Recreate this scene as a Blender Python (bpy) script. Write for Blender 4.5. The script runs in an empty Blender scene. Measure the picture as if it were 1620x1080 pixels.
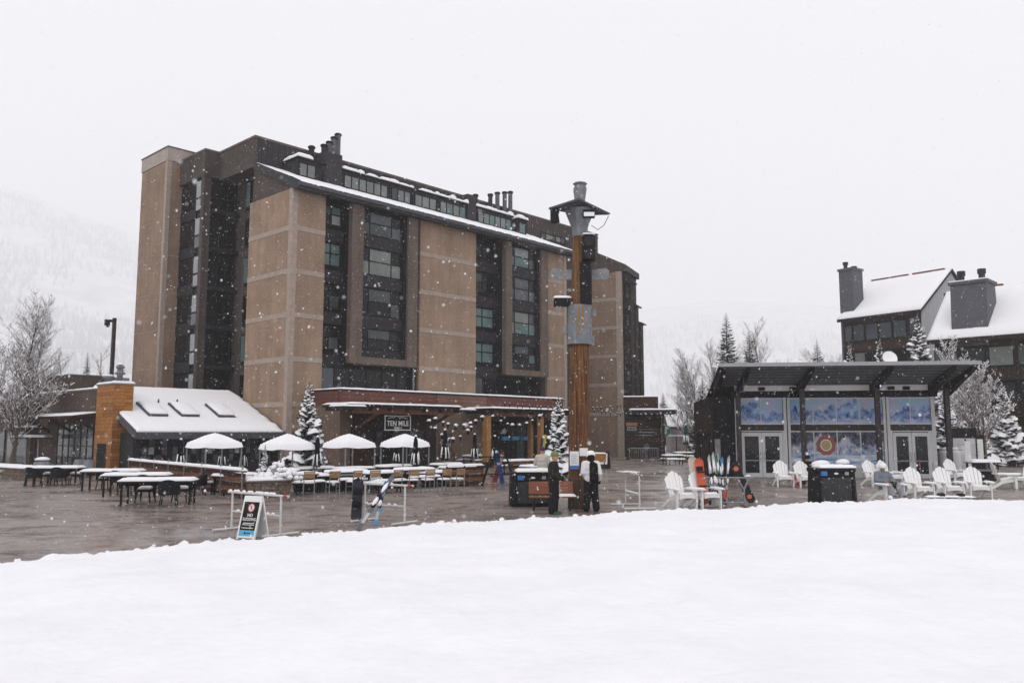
import bpy, math, random
from mathutils import Vector, Matrix, noise

scene = bpy.context.scene
col = scene.collection
R = random.Random(11)
rad = math.radians

# ------------------------------------------------------------------ camera
CAM_H = 2.33
PITCH = math.atan(144 / 1300.0)
cam_data = bpy.data.cameras.new('camera')
cam_data.sensor_width = 36
cam_data.lens = 36 * 1300 / 1620
cam_data.clip_start = 0.05
cam_data.clip_end = 14000
cam_data.dof.use_dof = True
cam_data.dof.focus_distance = 34
cam_data.dof.aperture_fstop = 3.5
cam = bpy.data.objects.new('camera', cam_data)
cam.location = (0, 0, CAM_H)
cam.rotation_euler = (math.pi / 2 + PITCH, 0, 0)
col.objects.link(cam)
scene.camera = cam

# ------------------------------------------------------------------ sky and light: flat overcast, snowing
SUN_EL, SUN_AZ = rad(48), rad(200)
world = bpy.data.worlds.new('World')
scene.world = world
world.use_nodes = True
wn = world.node_tree
wn.nodes.clear()
wo = wn.nodes.new('ShaderNodeOutputWorld')
wb = wn.nodes.new('ShaderNodeBackground')
wsky = wn.nodes.new('ShaderNodeTexSky')
wsky.sky_type = 'NISHITA'
wsky.sun_disc = False
wsky.sun_elevation = SUN_EL
wsky.sun_rotation = SUN_AZ
wsky.dust_density = 6
wmix = wn.nodes.new('ShaderNodeMixRGB')
wmix.inputs[0].default_value = 0.96           # cloud cover
wmix.inputs[2].default_value = (9.75, 9.65, 9.95, 1)
wb.inputs['Strength'].default_value = 0.1
wn.links.new(wsky.outputs[0], wmix.inputs[1])
wn.links.new(wmix.outputs[0], wb.inputs['Color'])
wn.links.new(wb.outputs[0], wo.inputs['Surface'])

sun_data = bpy.data.lights.new('sun', 'SUN')
sun_data.energy = 0.55
sun_data.angle = rad(40)
sun_data.color = (1.0, 0.97, 0.94)
sun = bpy.data.objects.new('sun', sun_data)
sun.rotation_euler = (math.pi / 2 - SUN_EL, 0, math.pi - SUN_AZ)
col.objects.link(sun)

scene.view_settings.view_transform = 'Standard'
scene.view_settings.look = 'None'
scene.view_settings.exposure = 0.0
scene.view_settings.gamma = 1.0
try:
    scene.view_settings.use_curve_mapping = False
except Exception:
    pass
scene.render.engine = 'CYCLES'
scene.cycles.use_denoising = True
scene.cycles.max_bounces = 10
scene.cycles.diffuse_bounces = 3
scene.cycles.glossy_bounces = 2
scene.cycles.transmission_bounces = 2
scene.cycles.volume_bounces = 8
scene.cycles.transparent_max_bounces = 10

# ------------------------------------------------------------------ image point -> place helpers
_c, _s = math.cos(PITCH), math.sin(PITCH)
def ray(px, py):
    u = (px - 810) / 1300.0
    v = (540 - py) / 1300.0
    return Vector((u, _c - v * _s, _s + v * _c))
def G(px, py, z=0.0):
    d = ray(px, py)
    t = (z - CAM_H) / d.z
    return Vector((d.x * t, d.y * t, z))
def P(px, py, Y):
    d = ray(px, py)
    t = Y / d.y
    return Vector((d.x * t, Y, CAM_H + d.z * t))

# ------------------------------------------------------------------ materials
MATS = {}
def mat(name, color, rough=0.8, var=0.12, scale=3.0, spec=0.3, metal=0.0, bump=0.0, bscale=30.0, color2=None, stretch=None, coords='Object', sub=0.0):
    if name in MATS:
        return MATS[name]
    m = bpy.data.materials.new(name)
    m.use_nodes = True
    nt = m.node_tree
    b = nt.nodes['Principled BSDF']
    b.inputs['Roughness'].default_value = rough
    b.inputs['Metallic'].default_value = metal
    b.inputs['Specular IOR Level'].default_value = spec
    tc = nt.nodes.new('ShaderNodeTexCoord')
    mp = nt.nodes.new('ShaderNodeMapping')
    if stretch:
        mp.inputs['Scale'].default_value = stretch
    nt.links.new(tc.outputs[coords], mp.inputs[0])
    n = nt.nodes.new('ShaderNodeTexNoise')
    n.inputs['Scale'].default_value = scale
    n.inputs['Detail'].default_value = 6
    n.inputs['Roughness'].default_value = 0.65
    nt.links.new(mp.outputs[0], n.inputs['Vector'])
    r = nt.nodes.new('ShaderNodeValToRGB')
    c = Vector(color)
    c2 = Vector(color2) if color2 else c * (1 + var)
    c1 = c * (1 - var) if not color2 else c
    r.color_ramp.elements[0].position = 0.32
    r.color_ramp.elements[1].position = 0.68
    r.color_ramp.elements[0].color = (*c1, 1)
    r.color_ramp.elements[1].color = (*[min(1, x) for x in c2], 1)
    nt.links.new(n.outputs['Fac'], r.inputs[0])
    nt.links.new(r.outputs[0], b.inputs['Base Color'])
    if bump:
        n2 = nt.nodes.new('ShaderNodeTexNoise')
        n2.inputs['Scale'].default_value = bscale
        n2.inputs['Detail'].default_value = 4
        nt.links.new(mp.outputs[0], n2.inputs['Vector'])
        bp = nt.nodes.new('ShaderNodeBump')
        bp.inputs['Strength'].default_value = bump
        bp.inputs['Distance'].default_value = 0.03
        nt.links.new(n2.outputs['Fac'], bp.inputs['Height'])
        nt.links.new(bp.outputs[0], b.inputs['Normal'])
    MATS[name] = m
    return m

def weathered(name, color, streak=0.25, grain=0.14):
    m = mat(name, color, 0.92, 0.10, 0.7, spec=0.15, bump=0.6, bscale=45)
    nt = m.node_tree; L = nt.links.new
    b = nt.nodes['Principled BSDF']; src = b.inputs['Base Color'].links[0].from_socket
    tc = nt.nodes.new('ShaderNodeTexCoord')
    def layer(scale, st, lo, hi, a, z):
        mp = nt.nodes.new('ShaderNodeMapping'); mp.inputs['Scale'].default_value = st
        L(tc.outputs['Object'], mp.inputs[0])
        n = nt.nodes.new('ShaderNodeTexNoise'); n.inputs['Scale'].default_value = scale; n.inputs['Detail'].default_value = 5
        L(mp.outputs[0], n.inputs['Vector'])
        r = nt.nodes.new('ShaderNodeValToRGB'); r.color_ramp.elements[0].position = a; r.color_ramp.elements[1].position = z
        r.color_ramp.elements[0].color = (lo, lo, lo, 1); r.color_ramp.elements[1].color = (hi, hi, hi, 1)
        L(n.outputs['Fac'], r.inputs[0])
        q = nt.nodes.new('ShaderNodeMixRGB'); q.blend_type = 'MULTIPLY'; q.inputs[0].default_value = 1
        return r.outputs[0], q
    for args in ((1.3, (1.6, 1.6, .10), 1 - streak, 1.06, .35, .6), (16, (1, 1, 1), 1 - grain * 2.2, 1 + grain, .35, .65), (0.35, (1, 1, 1), .88, 1.1, .3, .7)):
        r, q = layer(*args)
        L(src, q.inputs[1]); L(r, q.inputs[2]); src = q.outputs[0]
    L(src, b.inputs['Base Color'])
    return m
SNOW = mat('snow', (0.86, 0.86, 0.885), 0.75, 0.02, 4, spec=0.2, bump=0.25, bscale=14)
TAN = weathered('tan_aggregate', (0.335, 0.236, 0.170), .09)
TANC = weathered('tan_side_aggregate', (0.285, 0.20, 0.147), .10)
BAND = mat('concrete_band', (0.355, 0.29, 0.245), 0.85, 0.12, 2.5, spec=0.2)
CAPC = mat('pale_concrete', (0.36, 0.31, 0.275), 0.85, 0.10, 1.2, spec=0.2)
STUC = weathered('grey_brown_stucco', (0.092, 0.074, 0.068), .14)
PIER = weathered('pier_stucco', (0.150, 0.115, 0.096), .12)
DARK = mat('dark_metal_cladding', (0.012, 0.011, 0.013), 0.6, 0.25, 1.5, spec=0.12)
DARK2 = mat('charcoal_cladding', (0.026, 0.024, 0.028), 0.6, 0.2, 1.5, spec=0.15)
FASC = mat('slate_fascia', (0.060, 0.060, 0.072), 0.5, 0.12, 2, spec=0.35)
RIB = mat('ribbed_metal', (0.075, 0.060, 0.056), 0.6, 0.15, 1.0, spec=0.3)
RIBD = mat('dark_ribbed_metal', (0.024, 0.021, 0.025), 0.6, 0.2, 1.0, spec=0.3)
ROOF = mat('roof_membrane', (0.028, 0.026, 0.030), 0.7, 0.2, 2, spec=0.3)
CEDAR = mat('cedar_plank', (0.30, 0.115, 0.022), 0.6, 0.1, 2.2, spec=0.3, color2=(0.43, 0.19, 0.045), stretch=(1, 1, 6))
CEDAR2 = mat('cedar_plank_dark', (0.22, 0.078, 0.016), 0.6, 0.1, 2.2, spec=0.3, color2=(0.33, 0.13, 0.03), stretch=(1, 1, 6))
REDW = mat('red_stained_board', (0.130, 0.050, 0.040), 0.7, 0.25, 2, spec=0.25, stretch=(1, 1, 5))
BROWNW = mat('brown_timber', (0.042, 0.021, 0.014), 0.7, 0.3, 2, spec=0.12, stretch=(1, 1, 5))
RUSTW = mat('rust_brown_timber', (0.15, 0.060, 0.030), 0.7, 0.3, 2.5, spec=0.25, stretch=(1, 1, 4))
GOLDW = mat('golden_timber', (0.33, 0.165, 0.050), 0.65, 0.25, 3, spec=0.25, stretch=(4, 4, 0.6))
DKBROWN = mat('dark_brown_siding', (0.028, 0.017, 0.014), 0.7, 0.3, 1.5, spec=0.12)
BLACK = mat('black_plastic', (0.009, 0.009, 0.011), 0.55, 0.2, 6, spec=0.16)
BLACKC = mat('black_cloth', (0.010, 0.010, 0.012), 0.9, 0.2, 12, spec=0.08)
GREYM = mat('grey_steel', (0.24, 0.25, 0.265), 0.45, 0.12, 6, spec=0.5, metal=0.5)
GALV = mat('galvanised_sheet', (0.165, 0.175, 0.19), 0.5, 0.25, 3.5, spec=0.5, metal=0.45, stretch=(1, 1, 0.35))
GALVL = mat('weathered_sheet', (0.20, 0.20, 0.205), 0.55, 0.3, 5, spec=0.4, metal=0.3)
ALU = mat('white_frame', (0.56, 0.56, 0.575), 0.45, 0.05, 3, spec=0.4)
WHITEP = mat('white_paint', (0.83, 0.828, 0.825), 0.5, 0.04, 5, spec=0.35)
PVC = mat('white_pipe', (0.62, 0.62, 0.61), 0.45, 0.08, 8, spec=0.4)
STONE = mat('stone', (0.15, 0.125, 0.105), 0.9, 0.35, 6, spec=0.2, bump=0.5, bscale=25)
BARK = mat('aspen_bark', (0.16, 0.135, 0.115), 0.9, 0.25, 10, spec=0.1)
BARKD = mat('dark_bark', (0.075, 0.058, 0.048), 0.9, 0.25, 10, spec=0.1)
TWIG = mat('twig', (0.15, 0.112, 0.098), 0.9, 0.25, 10, spec=0.1)
NEEDLE = mat('spruce_needle', (0.030, 0.042, 0.034), 0.85, 0.3, 6, spec=0.15)
NEEDLEB = mat('brownish_needle', (0.055, 0.053, 0.044), 0.85, 0.3, 6, spec=0.15)
SIDING = mat('pale_siding', (0.42, 0.43, 0.455), 0.7, 0.06, 2, spec=0.25)
CHIM = mat('slate_chimney', (0.092, 0.096, 0.112), 0.7, 0.12, 2, spec=0.3)
BLUE = mat('blue_plastic', (0.02, 0.06, 0.26), 0.45, 0.15, 5, spec=0.4)
CYAN = mat('cyan_seat', (0.05, 0.28, 0.52), 0.5, 0.1, 5, spec=0.4)
ORANGE = mat('orange_print', (0.52, 0.085, 0.03), 0.4, 0.06, 5, spec=0.4)
RED = mat('red_print', (0.50, 0.035, 0.03), 0.45, 0.08, 5, spec=0.4)
GREEN = mat('green_canvas', (0.010, 0.060, 0.040), 0.8, 0.15, 5, spec=0.2)
GREENS = mat('green_sign', (0.015, 0.13, 0.075), 0.5, 0.08, 5, spec=0.3)
PAPER = mat('paper', (0.75, 0.75, 0.75), 0.7, 0.03, 5, spec=0.2)
LBLUE = mat('light_blue_print', (0.10, 0.42, 0.66), 0.5, 0.05, 5, spec=0.3)
MBLUE = mat('mid_blue_print', (0.05, 0.17, 0.46), 0.5, 0.05, 5, spec=0.3)
SKIN = mat('skin', (0.50, 0.27, 0.19), 0.6, 0.08, 8, spec=0.3)
HAIR = mat('brown_hair', (0.05, 0.03, 0.02), 0.7, 0.2, 30, spec=0.3)

def glass(name, color, rough=0.06, spec=0.32, var=0.2):
    return mat(name, color, rough, var, 0.7, spec=spec)
GL_DK = glass('dark_glass', (0.008, 0.009, 0.010), spec=0.2)
GL_MD = glass('mid_glass', (0.050, 0.060, 0.062), 0.12)
GL_TEAL = glass('teal_glass', (0.100, 0.160, 0.155), 0.15)
GL_CUR = glass('curtained_glass', (0.165, 0.185, 0.172), 0.15)
GL_PALE = glass('pale_glass', (0.26, 0.285, 0.295), 0.15)
GL_SKY = glass('blue_grey_glass', (0.072, 0.086, 0.098), 0.10)

# ------------------------------------------------------------------ mesh builder
class MB:
    def __init__(self):
        self.v = []; self.f = []
    def _add(self, vs, fs):
        o = len(self.v)
        self.v += [tuple(x) for x in vs]
        self.f += [tuple(i + o for i in q) for q in fs]
        return self
    def box(self, x0, x1, y0, y1, z0, z1):
        vs = [(x0, y0, z0), (x1, y0, z0), (x1, y1, z0), (x0, y1, z0), (x0, y0, z1), (x1, y0, z1), (x1, y1, z1), (x0, y1, z1)]
        return self._add(vs, [(0, 3, 2, 1), (4, 5, 6, 7), (0, 1, 5, 4), (1, 2, 6, 5), (2, 3, 7, 6), (3, 0, 4, 7)])
    def cbox(self, x0, x1, y0, y1, z0, z1, c):
        """box with chamfered vertical and top edges"""
        def ring(i, z):
            return [(x0 + i + c, y0 + i, z), (x1 - i - c, y0 + i, z), (x1 - i, y0 + i + c, z), (x1 - i, y1 - i - c, z),
                    (x1 - i - c, y1 - i, z), (x0 + i + c, y1 - i, z), (x0 + i, y1 - i - c, z), (x0 + i, y0 + i + c, z)]
        vs = ring(0, z0) + ring(0, z1 - c) + ring(c, z1)
        fs = [tuple(reversed(range(8))), tuple(range(16, 24))]
        for k in (0, 8):
            for i in range(8):
                j = (i + 1) % 8
                fs.append((k + i, k + j, k + 8 + j, k + 8 + i))
        return self._add(vs, fs)
    def bar(self, p, q, w, h=None, up=(0, 0, 1)):
        h = h or w
        p, q = Vector(p), Vector(q)
        d = (q - p).normalized()
        u = Vector(up)
        if abs(d.dot(u)) > 0.98:
            u = Vector((0, 1, 0))
        a = d.cross(u).normalized() * (w / 2)
        b = a.cross(d).normalized() * (h / 2)
        vs = [p - a - b, p + a - b, p + a + b, p - a + b, q - a - b, q + a - b, q + a + b, q - a + b]
        return self._add(vs, [(0, 1, 2, 3), (7, 6, 5, 4), (0, 4, 5, 1), (1, 5, 6, 2), (2, 6, 7, 3), (3, 7, 4, 0)])
    def tube(self, p, q, r0, r1=None, n=8, caps=True):
        r1 = r0 if r1 is None else r1
        p, q = Vector(p), Vector(q)
        d = (q - p).normalized()
        u = Vector((0, 0, 1)) if abs(d.z) < 0.95 else Vector((1, 0, 0))
        a = d.cross(u).normalized(); b = d.cross(a)
        vs = []
        for (c, r) in ((p, r0), (q, r1)):
            for i in range(n):
                t = 2 * math.pi * i / n
                vs.append(c + a * (r * math.cos(t)) + b * (r * math.sin(t)))
        fs = [(i, (i + 1) % n, n + (i + 1) % n, n + i) for i in range(n)]
        if caps:
            fs += [tuple(reversed(range(n))), tuple(range(n, 2 * n))]
        return self._add(vs, fs)
    def path(self, pts, r, n=6):
        for a, b in zip(pts[:-1], pts[1:]):
            self.tube(a, b, r, r, n)
        return self
    def lathe(self, prof, n=16, c=(0, 0, 0), sx=1.0, sy=1.0, caps=True):
        vs = []
        for (r, z) in prof:
            for i in range(n):
                t = 2 * math.pi * i / n
                vs.append((c[0] + sx * r * math.cos(t), c[1] + sy * r * math.sin(t), c[2] + z))
        fs = []
        for k in range(len(prof) - 1):
            for i in range(n):
                j = (i + 1) % n
                fs.append((k * n + i, k * n + j, k * n + n + j, k * n + n + i))
        if caps:
            fs += [tuple(reversed(range(n))), tuple(range((len(prof) - 1) * n, len(prof) * n))]
        return self._add(vs, fs)
    def blob(self, c, rx, ry, rz, n=10, m=6, amp=0.12, seed=0, flat=False):
        vs = []; c = Vector(c)
        for j in range(m + 1):
            ph = math.pi * j / m - math.pi / 2
            for i in range(n):
                t = 2 * math.pi * i / n
                d = Vector((math.cos(ph) * math.cos(t), math.cos(ph) * math.sin(t), math.sin(ph)))
                k = 1 + amp * noise.noise(d * 1.7 + Vector((seed * 3.1, seed, 0.3)))
                z = d.z * rz * k
                if flat and z < 0:
                    z *= 0.25
                vs.append((c.x + d.x * rx * k, c.y + d.y * ry * k, c.z + z))
        fs = []
        for j in range(m):
            for i in range(n):
                k = (i + 1) % n
                fs.append((j * n + i, j * n + k, (j + 1) * n + k, (j + 1) * n + i))
        return self._add(vs, fs)
    def prism(self, poly, a, b, axis='x'):
        def pt(u, v, w):
            return (w, u, v) if axis == 'x' else ((u, w, v) if axis == 'y' else (u, v, w))
        n = len(poly)
        vs = [pt(u, v, a) for u, v in poly] + [pt(u, v, b) for u, v in poly]
        fs = [tuple(reversed(range(n))), tuple(range(n, 2 * n))] + [(i, (i + 1) % n, n + (i + 1) % n, n + i) for i in range(n)]
        return self._add(vs, fs)
    def snow(self, x0, x1, y0, y1, z, h, seed=0, step=0.14, over=0.02, rag=0.0, tilt=None):
        """rounded slab of settled snow; tilt(x, y) gives the height of the surface it lies on"""
        x0 -= over; x1 += over; y0 -= over; y1 += over
        nx = max(5, min(60, int((x1 - x0) / step))); ny = max(4, min(40, int((y1 - y0) / step)))
        top = []; bot = []
        e = min(h * 1.1, (x1 - x0) * 0.3, (y1 - y0) * 0.3)
        for j in range(ny + 1):
            for i in range(nx + 1):
                fu = 0.5 - 0.5 * math.cos(math.pi * i / nx) if nx < 14 else i / nx
                fv = 0.5 - 0.5 * math.cos(math.pi * j / ny) if ny < 14 else j / ny
                x = x0 + (x1 - x0) * fu; y = y0 + (y1 - y0) * fv
                dx = min(x - x0, x1 - x); dy = min(y - y0, y1 - y)
                d = min(1.0, min(dx, dy) / e) if e > 0 else 1
                prof = math.sqrt(max(0.0, 1 - (1 - d) ** 2))
                nz = noise.noise(Vector((x * 2.3 + seed * 7.7, y * 2.3, seed * 1.3)))
                nz2 = noise.noise(Vector((x * 6 + seed, y * 6, seed)))
                b = tilt(x, y) if tilt else z
                hh = h * (0.22 + 0.78 * prof) * (1 + 0.18 * nz + 0.08 * nz2)
                jit = rag * nz2
                xx = x + (jit if i in (0, nx) else 0); yy = y + (jit if j in (0, ny) else 0)
                top.append((xx, yy, b + hh)); bot.append((xx, yy, b + 0.003))
        n = (nx + 1) * (ny + 1)
        fs = []
        idx = lambda i, j: j * (nx + 1) + i
        for j in range(ny):
            for i in range(nx):
                fs.append((idx(i, j), idx(i + 1, j), idx(i + 1, j + 1), idx(i, j + 1)))
                fs.append((n + idx(i, j), n + idx(i, j + 1), n + idx(i + 1, j + 1), n + idx(i + 1, j)))
        for i in range(nx):
            fs.append((idx(i, 0), n + idx(i, 0), n + idx(i + 1, 0), idx(i + 1, 0)))
            fs.append((idx(i, ny), idx(i + 1, ny), n + idx(i + 1, ny), n + idx(i, ny)))
        for j in range(ny):
            fs.append((idx(0, j), idx(0, j + 1), n + idx(0, j + 1), n + idx(0, j)))
            fs.append((idx(nx, j), n + idx(nx, j), n + idx(nx, j + 1), idx(nx, j + 1)))
        return self._add(top + bot, fs)
    def mesh(self, name, m, smooth=False):
        me = bpy.data.meshes.new(name)
        me.from_pydata(self.v, [], self.f)
        me.materials.append(m)
        if smooth:
            me.polygons.foreach_set('use_smooth', [True] * len(me.polygons))
        me.update()
        return me
    def build(self, name, m, parent=None, smooth=False, label=None):
        return obj(name, self.mesh(name, m, smooth), parent, label)

def obj(name, me, parent=None, label=None):
    o = bpy.data.objects.new(name, me)
    col.objects.link(o)
    o.parent = parent
    if label:
        o['label'] = label
    return o
def tag(o, label, cat, group=None, kind=None):
    if label: o['label'] = label
    if cat: o['category'] = cat
    if group: o['group'] = group
    if kind: o['kind'] = kind
    return o
def thing(name, label, cat, loc=(0, 0, 0), rz=0.0, group=None):
    o = bpy.data.objects.new(name, None)
    o.empty_display_size = 0.2
    col.objects.link(o)
    o.location = loc
    o.rotation_euler = (0, 0, rz)
    return tag(o, label, cat, group)
def copy_tree(o, parent=None):
    c = o.copy(); col.objects.link(c); c.parent = parent
    for ch in list(o.children):
        copy_tree(ch, c)
    return c
def place(proto, used, loc, rz, label, group=None, scale=1.0):
    o = proto if not used else copy_tree(proto)
    used.append(1)
    o.location = loc; o.rotation_euler = (0, 0, rz); o.scale = (scale,) * 3
    o['label'] = label
    if group: o['group'] = group
    return o
def bx(name, m, parent, *a):
    return MB().box(*a).build(name, m, parent)
def text(body, size, m, parent, mtx, name='lettering', extrude=0.004, align='CENTER', sx=1.0, bold=0.0):
    cu = bpy.data.curves.new(name, 'FONT')
    cu.body = body; cu.size = size; cu.align_x = align; cu.align_y = 'CENTER'; cu.extrude = extrude; cu.offset = bold
    cu.resolution_u = 3; cu.space_character = 1.06
    cu.materials.append(m)
    t = bpy.data.objects.new('tmp_text', cu)
    col.objects.link(t)
    bpy.context.view_layer.update()
    me = bpy.data.meshes.new_from_object(t.evaluated_get(bpy.context.evaluated_depsgraph_get()))
    bpy.data.objects.remove(t)
    me.transform(mtx @ Matrix.Diagonal((sx, 1, 1, 1)))
    me.materials.clear(); me.materials.append(m)
    return obj(name, me, parent)
FRONT = Matrix.Rotation(math.pi / 2, 4, 'X')       # a text plane that faces -y
ORD = ['first', 'second', 'third', 'fourth', 'fifth', 'sixth', 'seventh', 'eighth', 'ninth', 'tenth', 'eleventh', 'twelfth']

# ------------------------------------------------------------------ the setting: ground, plaza, snow field, mountains
def plaza_material():
    m = bpy.data.materials.new('wet_brick_paving'); m.use_nodes = True
    nt = m.node_tree; b = nt.nodes['Principled BSDF']; L = nt.links.new
    tc = nt.nodes.new('ShaderNodeTexCoord')
    mp = nt.nodes.new('ShaderNodeMapping'); mp.inputs['Rotation'].default_value = (0, 0, rad(40))
    L(tc.outputs['Object'], mp.inputs[0])
    br = nt.nodes.new('ShaderNodeTexBrick')
    br.inputs['Scale'].default_value = 1.0
    br.inputs['Brick Width'].default_value = 0.24; br.inputs['Row Height'].default_value = 0.12
    br.inputs['Mortar Size'].default_value = 0.008
    br.inputs['Color1'].default_value = (0.295, 0.243, 0.218, 1); br.inputs['Color2'].default_value = (0.24, 0.198, 0.178, 1)
    br.inputs['Mortar'].default_value = (0.17, 0.135, 0.125, 1)
    L(mp.outputs[0], br.inputs['Vector'])
    def nz(scale, sy=1.0, det=5):
        q = nt.nodes.new('ShaderNodeMapping'); q.inputs['Scale'].default_value = (1, sy, 1); q.inputs['Rotation'].default_value = (0, 0, rad(-14))
        L(tc.outputs['Object'], q.inputs[0])
        n = nt.nodes.new('ShaderNodeTexNoise'); n.inputs['Scale'].default_value = scale; n.inputs['Detail'].default_value = det
        n.inputs['Roughness'].default_value = 0.6
        L(q.outputs[0], n.inputs['Vector']); return n
    def ramp(n, a, c0, b_, c1):
        r = nt.nodes.new('ShaderNodeValToRGB')
        r.color_ramp.elements[0].position = a; r.color_ramp.elements[1].position = b_
        r.color_ramp.elements[0].color = (*c0, 1); r.color_ramp.elements[1].color = (*c1, 1)
        L(n.outputs['Fac'], r.inputs[0]); return r
    def mul(x, y):
        q = nt.nodes.new('ShaderNodeMixRGB'); q.blend_type = 'MULTIPLY'; q.inputs[0].default_value = 1
        L(x, q.inputs[1]); L(y, q.inputs[2]); return q.outputs[0]
    big = ramp(nz(0.16, 1.0), 0.3, (0.84, 0.84, 0.84), 0.7, (1.16, 1.16, 1.18))
    def lines(n, w, c):
        r = nt.nodes.new('ShaderNodeValToRGB'); e = r.color_ramp.elements
        e[0].position = 0.5 - w * 1.6; e[0].color = (1, 1, 1, 1); e[1].position = 0.5 + w * 1.6; e[1].color = (1, 1, 1, 1)
        for p in (0.5 - w * .5, 0.5 + w * .5):
            k = e.new(p); k.color = (*c, 1)
        L(n.outputs['Fac'], r.inputs[0]); return r
    j1 = lines(nz(0.17, 2.6, 3), 0.010, (0.36, 0.30, 0.26))
    j2 = lines(nz(0.33, 1.8, 5), 0.006, (0.55, 0.48, 0.42))
    pud = ramp(nz(0.42, 2.4, 5), 0.60, (1, 1, 1), 0.66, (0.38, 0.30, 0.23))
    grit = ramp(nz(9.0, 1.0, 4), 0.35, (0.86, 0.86, 0.86), 0.65, (1.12, 1.12, 1.12))
    c = mul(mul(mul(mul(mul(br.outputs['Color'], big.outputs[0]), j1.outputs[0]), j2.outputs[0]), pud.outputs[0]), grit.outputs[0])
    slush = ramp(nz(0.9, 1.5, 7), 0.66, (0, 0, 0), 0.74, (0.5, 0.5, 0.5))
    sm = nt.nodes.new('ShaderNodeMixRGB'); L(slush.outputs[0], sm.inputs[0]); L(c, sm.inputs[1]); sm.inputs[2].default_value = (.62, .62, .64, 1)
    L(sm.outputs[0], b.inputs['Base Color'])
    rr = ramp(nz(0.3, 1.4, 4), 0.38, (0.14, 0.14, 0.14), 0.66, (0.5, 0.5, 0.5))
    L(rr.outputs[0], b.inputs['Roughness'])
    b.inputs['Specular IOR Level'].default_value = 0.42
    bp = nt.nodes.new('ShaderNodeBump'); bp.inputs['Strength'].default_value = 0.25; bp.inputs['Distance'].default_value = 0.01
    L(br.outputs['Fac'], bp.inputs['Height']); bp.invert = True
    L(bp.outputs[0], b.inputs['Normal'])
    return m

FIELD_SNOW = mat('field_snow', (0.875, 0.875, 0.905), 0.7, 0.035, 0.9, spec=0.2, bump=0.8, bscale=7)
SNOWFLAT = mat('ground_snow', (0.84, 0.84, 0.87), 0.8, 0.04, 0.02, spec=0.1)

g = MB()
g._add([(-4700, -60, -0.05), (4700, -60, -0.05), (4700, 5900, -0.05), (-4700, 5900, -0.05)], [(0, 1, 2, 3)])
tag(g.build('ground', SNOWFLAT), None, None, kind='structure')
g = MB()
g._add([(-62, -10, 0), (70, -10, 0), (70, 92, 0), (-62, 92, 0)], [(0, 1, 2, 3)])
tag(g.build('plaza', plaza_material()), None, None, kind='structure')

# snow field the photographer stands on: a packed bank that ends in a lumpy lip on the paving
EDGE = [(-20, 8.0), (-12, 11.0), (-8.0, 13.1), (-6.95, 14.4), (-5.3, 16.3), (-3.3, 17.5), (-2.66, 18.4), (-0.15, 19.9), (3.13, 21.8), (6.87, 23.3), (9.0, 24.3), (11.4, 25.6), (13.2, 26.0), (15.2, 25.4), (17, 24.6), (24, 23.0), (40, 18.0)]
def edge_y(x):
    for (a, ya), (b, yb) in zip(EDGE[:-1], EDGE[1:]):
        if a <= x <= b:
            return ya + (yb - ya) * (x - a) / (b - a)
    return EDGE[0][1] if x < EDGE[0][0] else EDGE[-1][1]
TRACKS = [(-9, 9, 9, 19.5, .10, .03, 0), (-9, 8.6, 9, 19.1, .10, .03, 0), (3, 4, 14, 22, .12, .05, .75), (3.4, 4, 14.4, 22, .12, .05, .75), (-4, 7.5, 5.5, 9.5, .14, .045, .7), (12, 12, 1, 17, .10, .03, 0), (12, 12.4, 1, 17.4, .10, .03, 0)]
def field_z(x, y):
    """height of the snow field"""
    e = edge_y(x) + 0.30 * noise.noise(Vector((x * 0.9, 3.3, 0))) + 0.16 * noise.noise(Vector((x * 3.2, 8.1, 0))) + 0.10 * noise.noise(Vector((x * 8, 1.1, 0))) + 0.05 * noise.noise(Vector((x * 21, 6.1, 0)))
    d = e - y
    if d < 0:
        return -0.04
    base = 0.30 + 0.42 * (1 - math.exp(-max(0, d) / 9.0))
    lip = 1 - math.exp(-d / 0.16)
    n = 0.055 * noise.noise(Vector((x * 0.45, y * 0.45, 2))) + 0.04 * noise.noise(Vector((x * 1.4, y * 1.4, 5))) + 0.026 * noise.noise(Vector((x * 4.0, y * 4.0, 9)))
    n += 0.013 * noise.noise(Vector((x * 11, y * 11, 19)))
    for (ax, ay, bx_, by_, w, dep, per) in TRACKS:
        L2 = (bx_ - ax) ** 2 + (by_ - ay) ** 2
        t = ((x - ax) * (bx_ - ax) + (y - ay) * (by_ - ay)) / L2
        if 0 < t < 1:
            q = abs((x - ax) * (by_ - ay) - (y - ay) * (bx_ - ax)) / math.sqrt(L2) + .05 * noise.noise(Vector((t * 6, w, ax)))
            if q < w * 2:
                k = 1.0 if not per else max(0, math.sin(t * math.sqrt(L2) / per * 6.283)) ** 2
                n -= dep * k * math.exp(-(q / w) ** 2)
    lump = (0.20 * max(0, noise.noise(Vector((x * 2.6, y * 2.6, 4)))) + 0.14 * max(0, noise.noise(Vector((x * 6.5, y * 6.5, 14)))) + 0.07 * noise.noise(Vector((x * 14, y * 14, 24)))) * math.exp(-d / 0.55)
    return base * lip + n * min(1, d / 0.3) + lump * min(1, d / 0.12)
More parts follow.
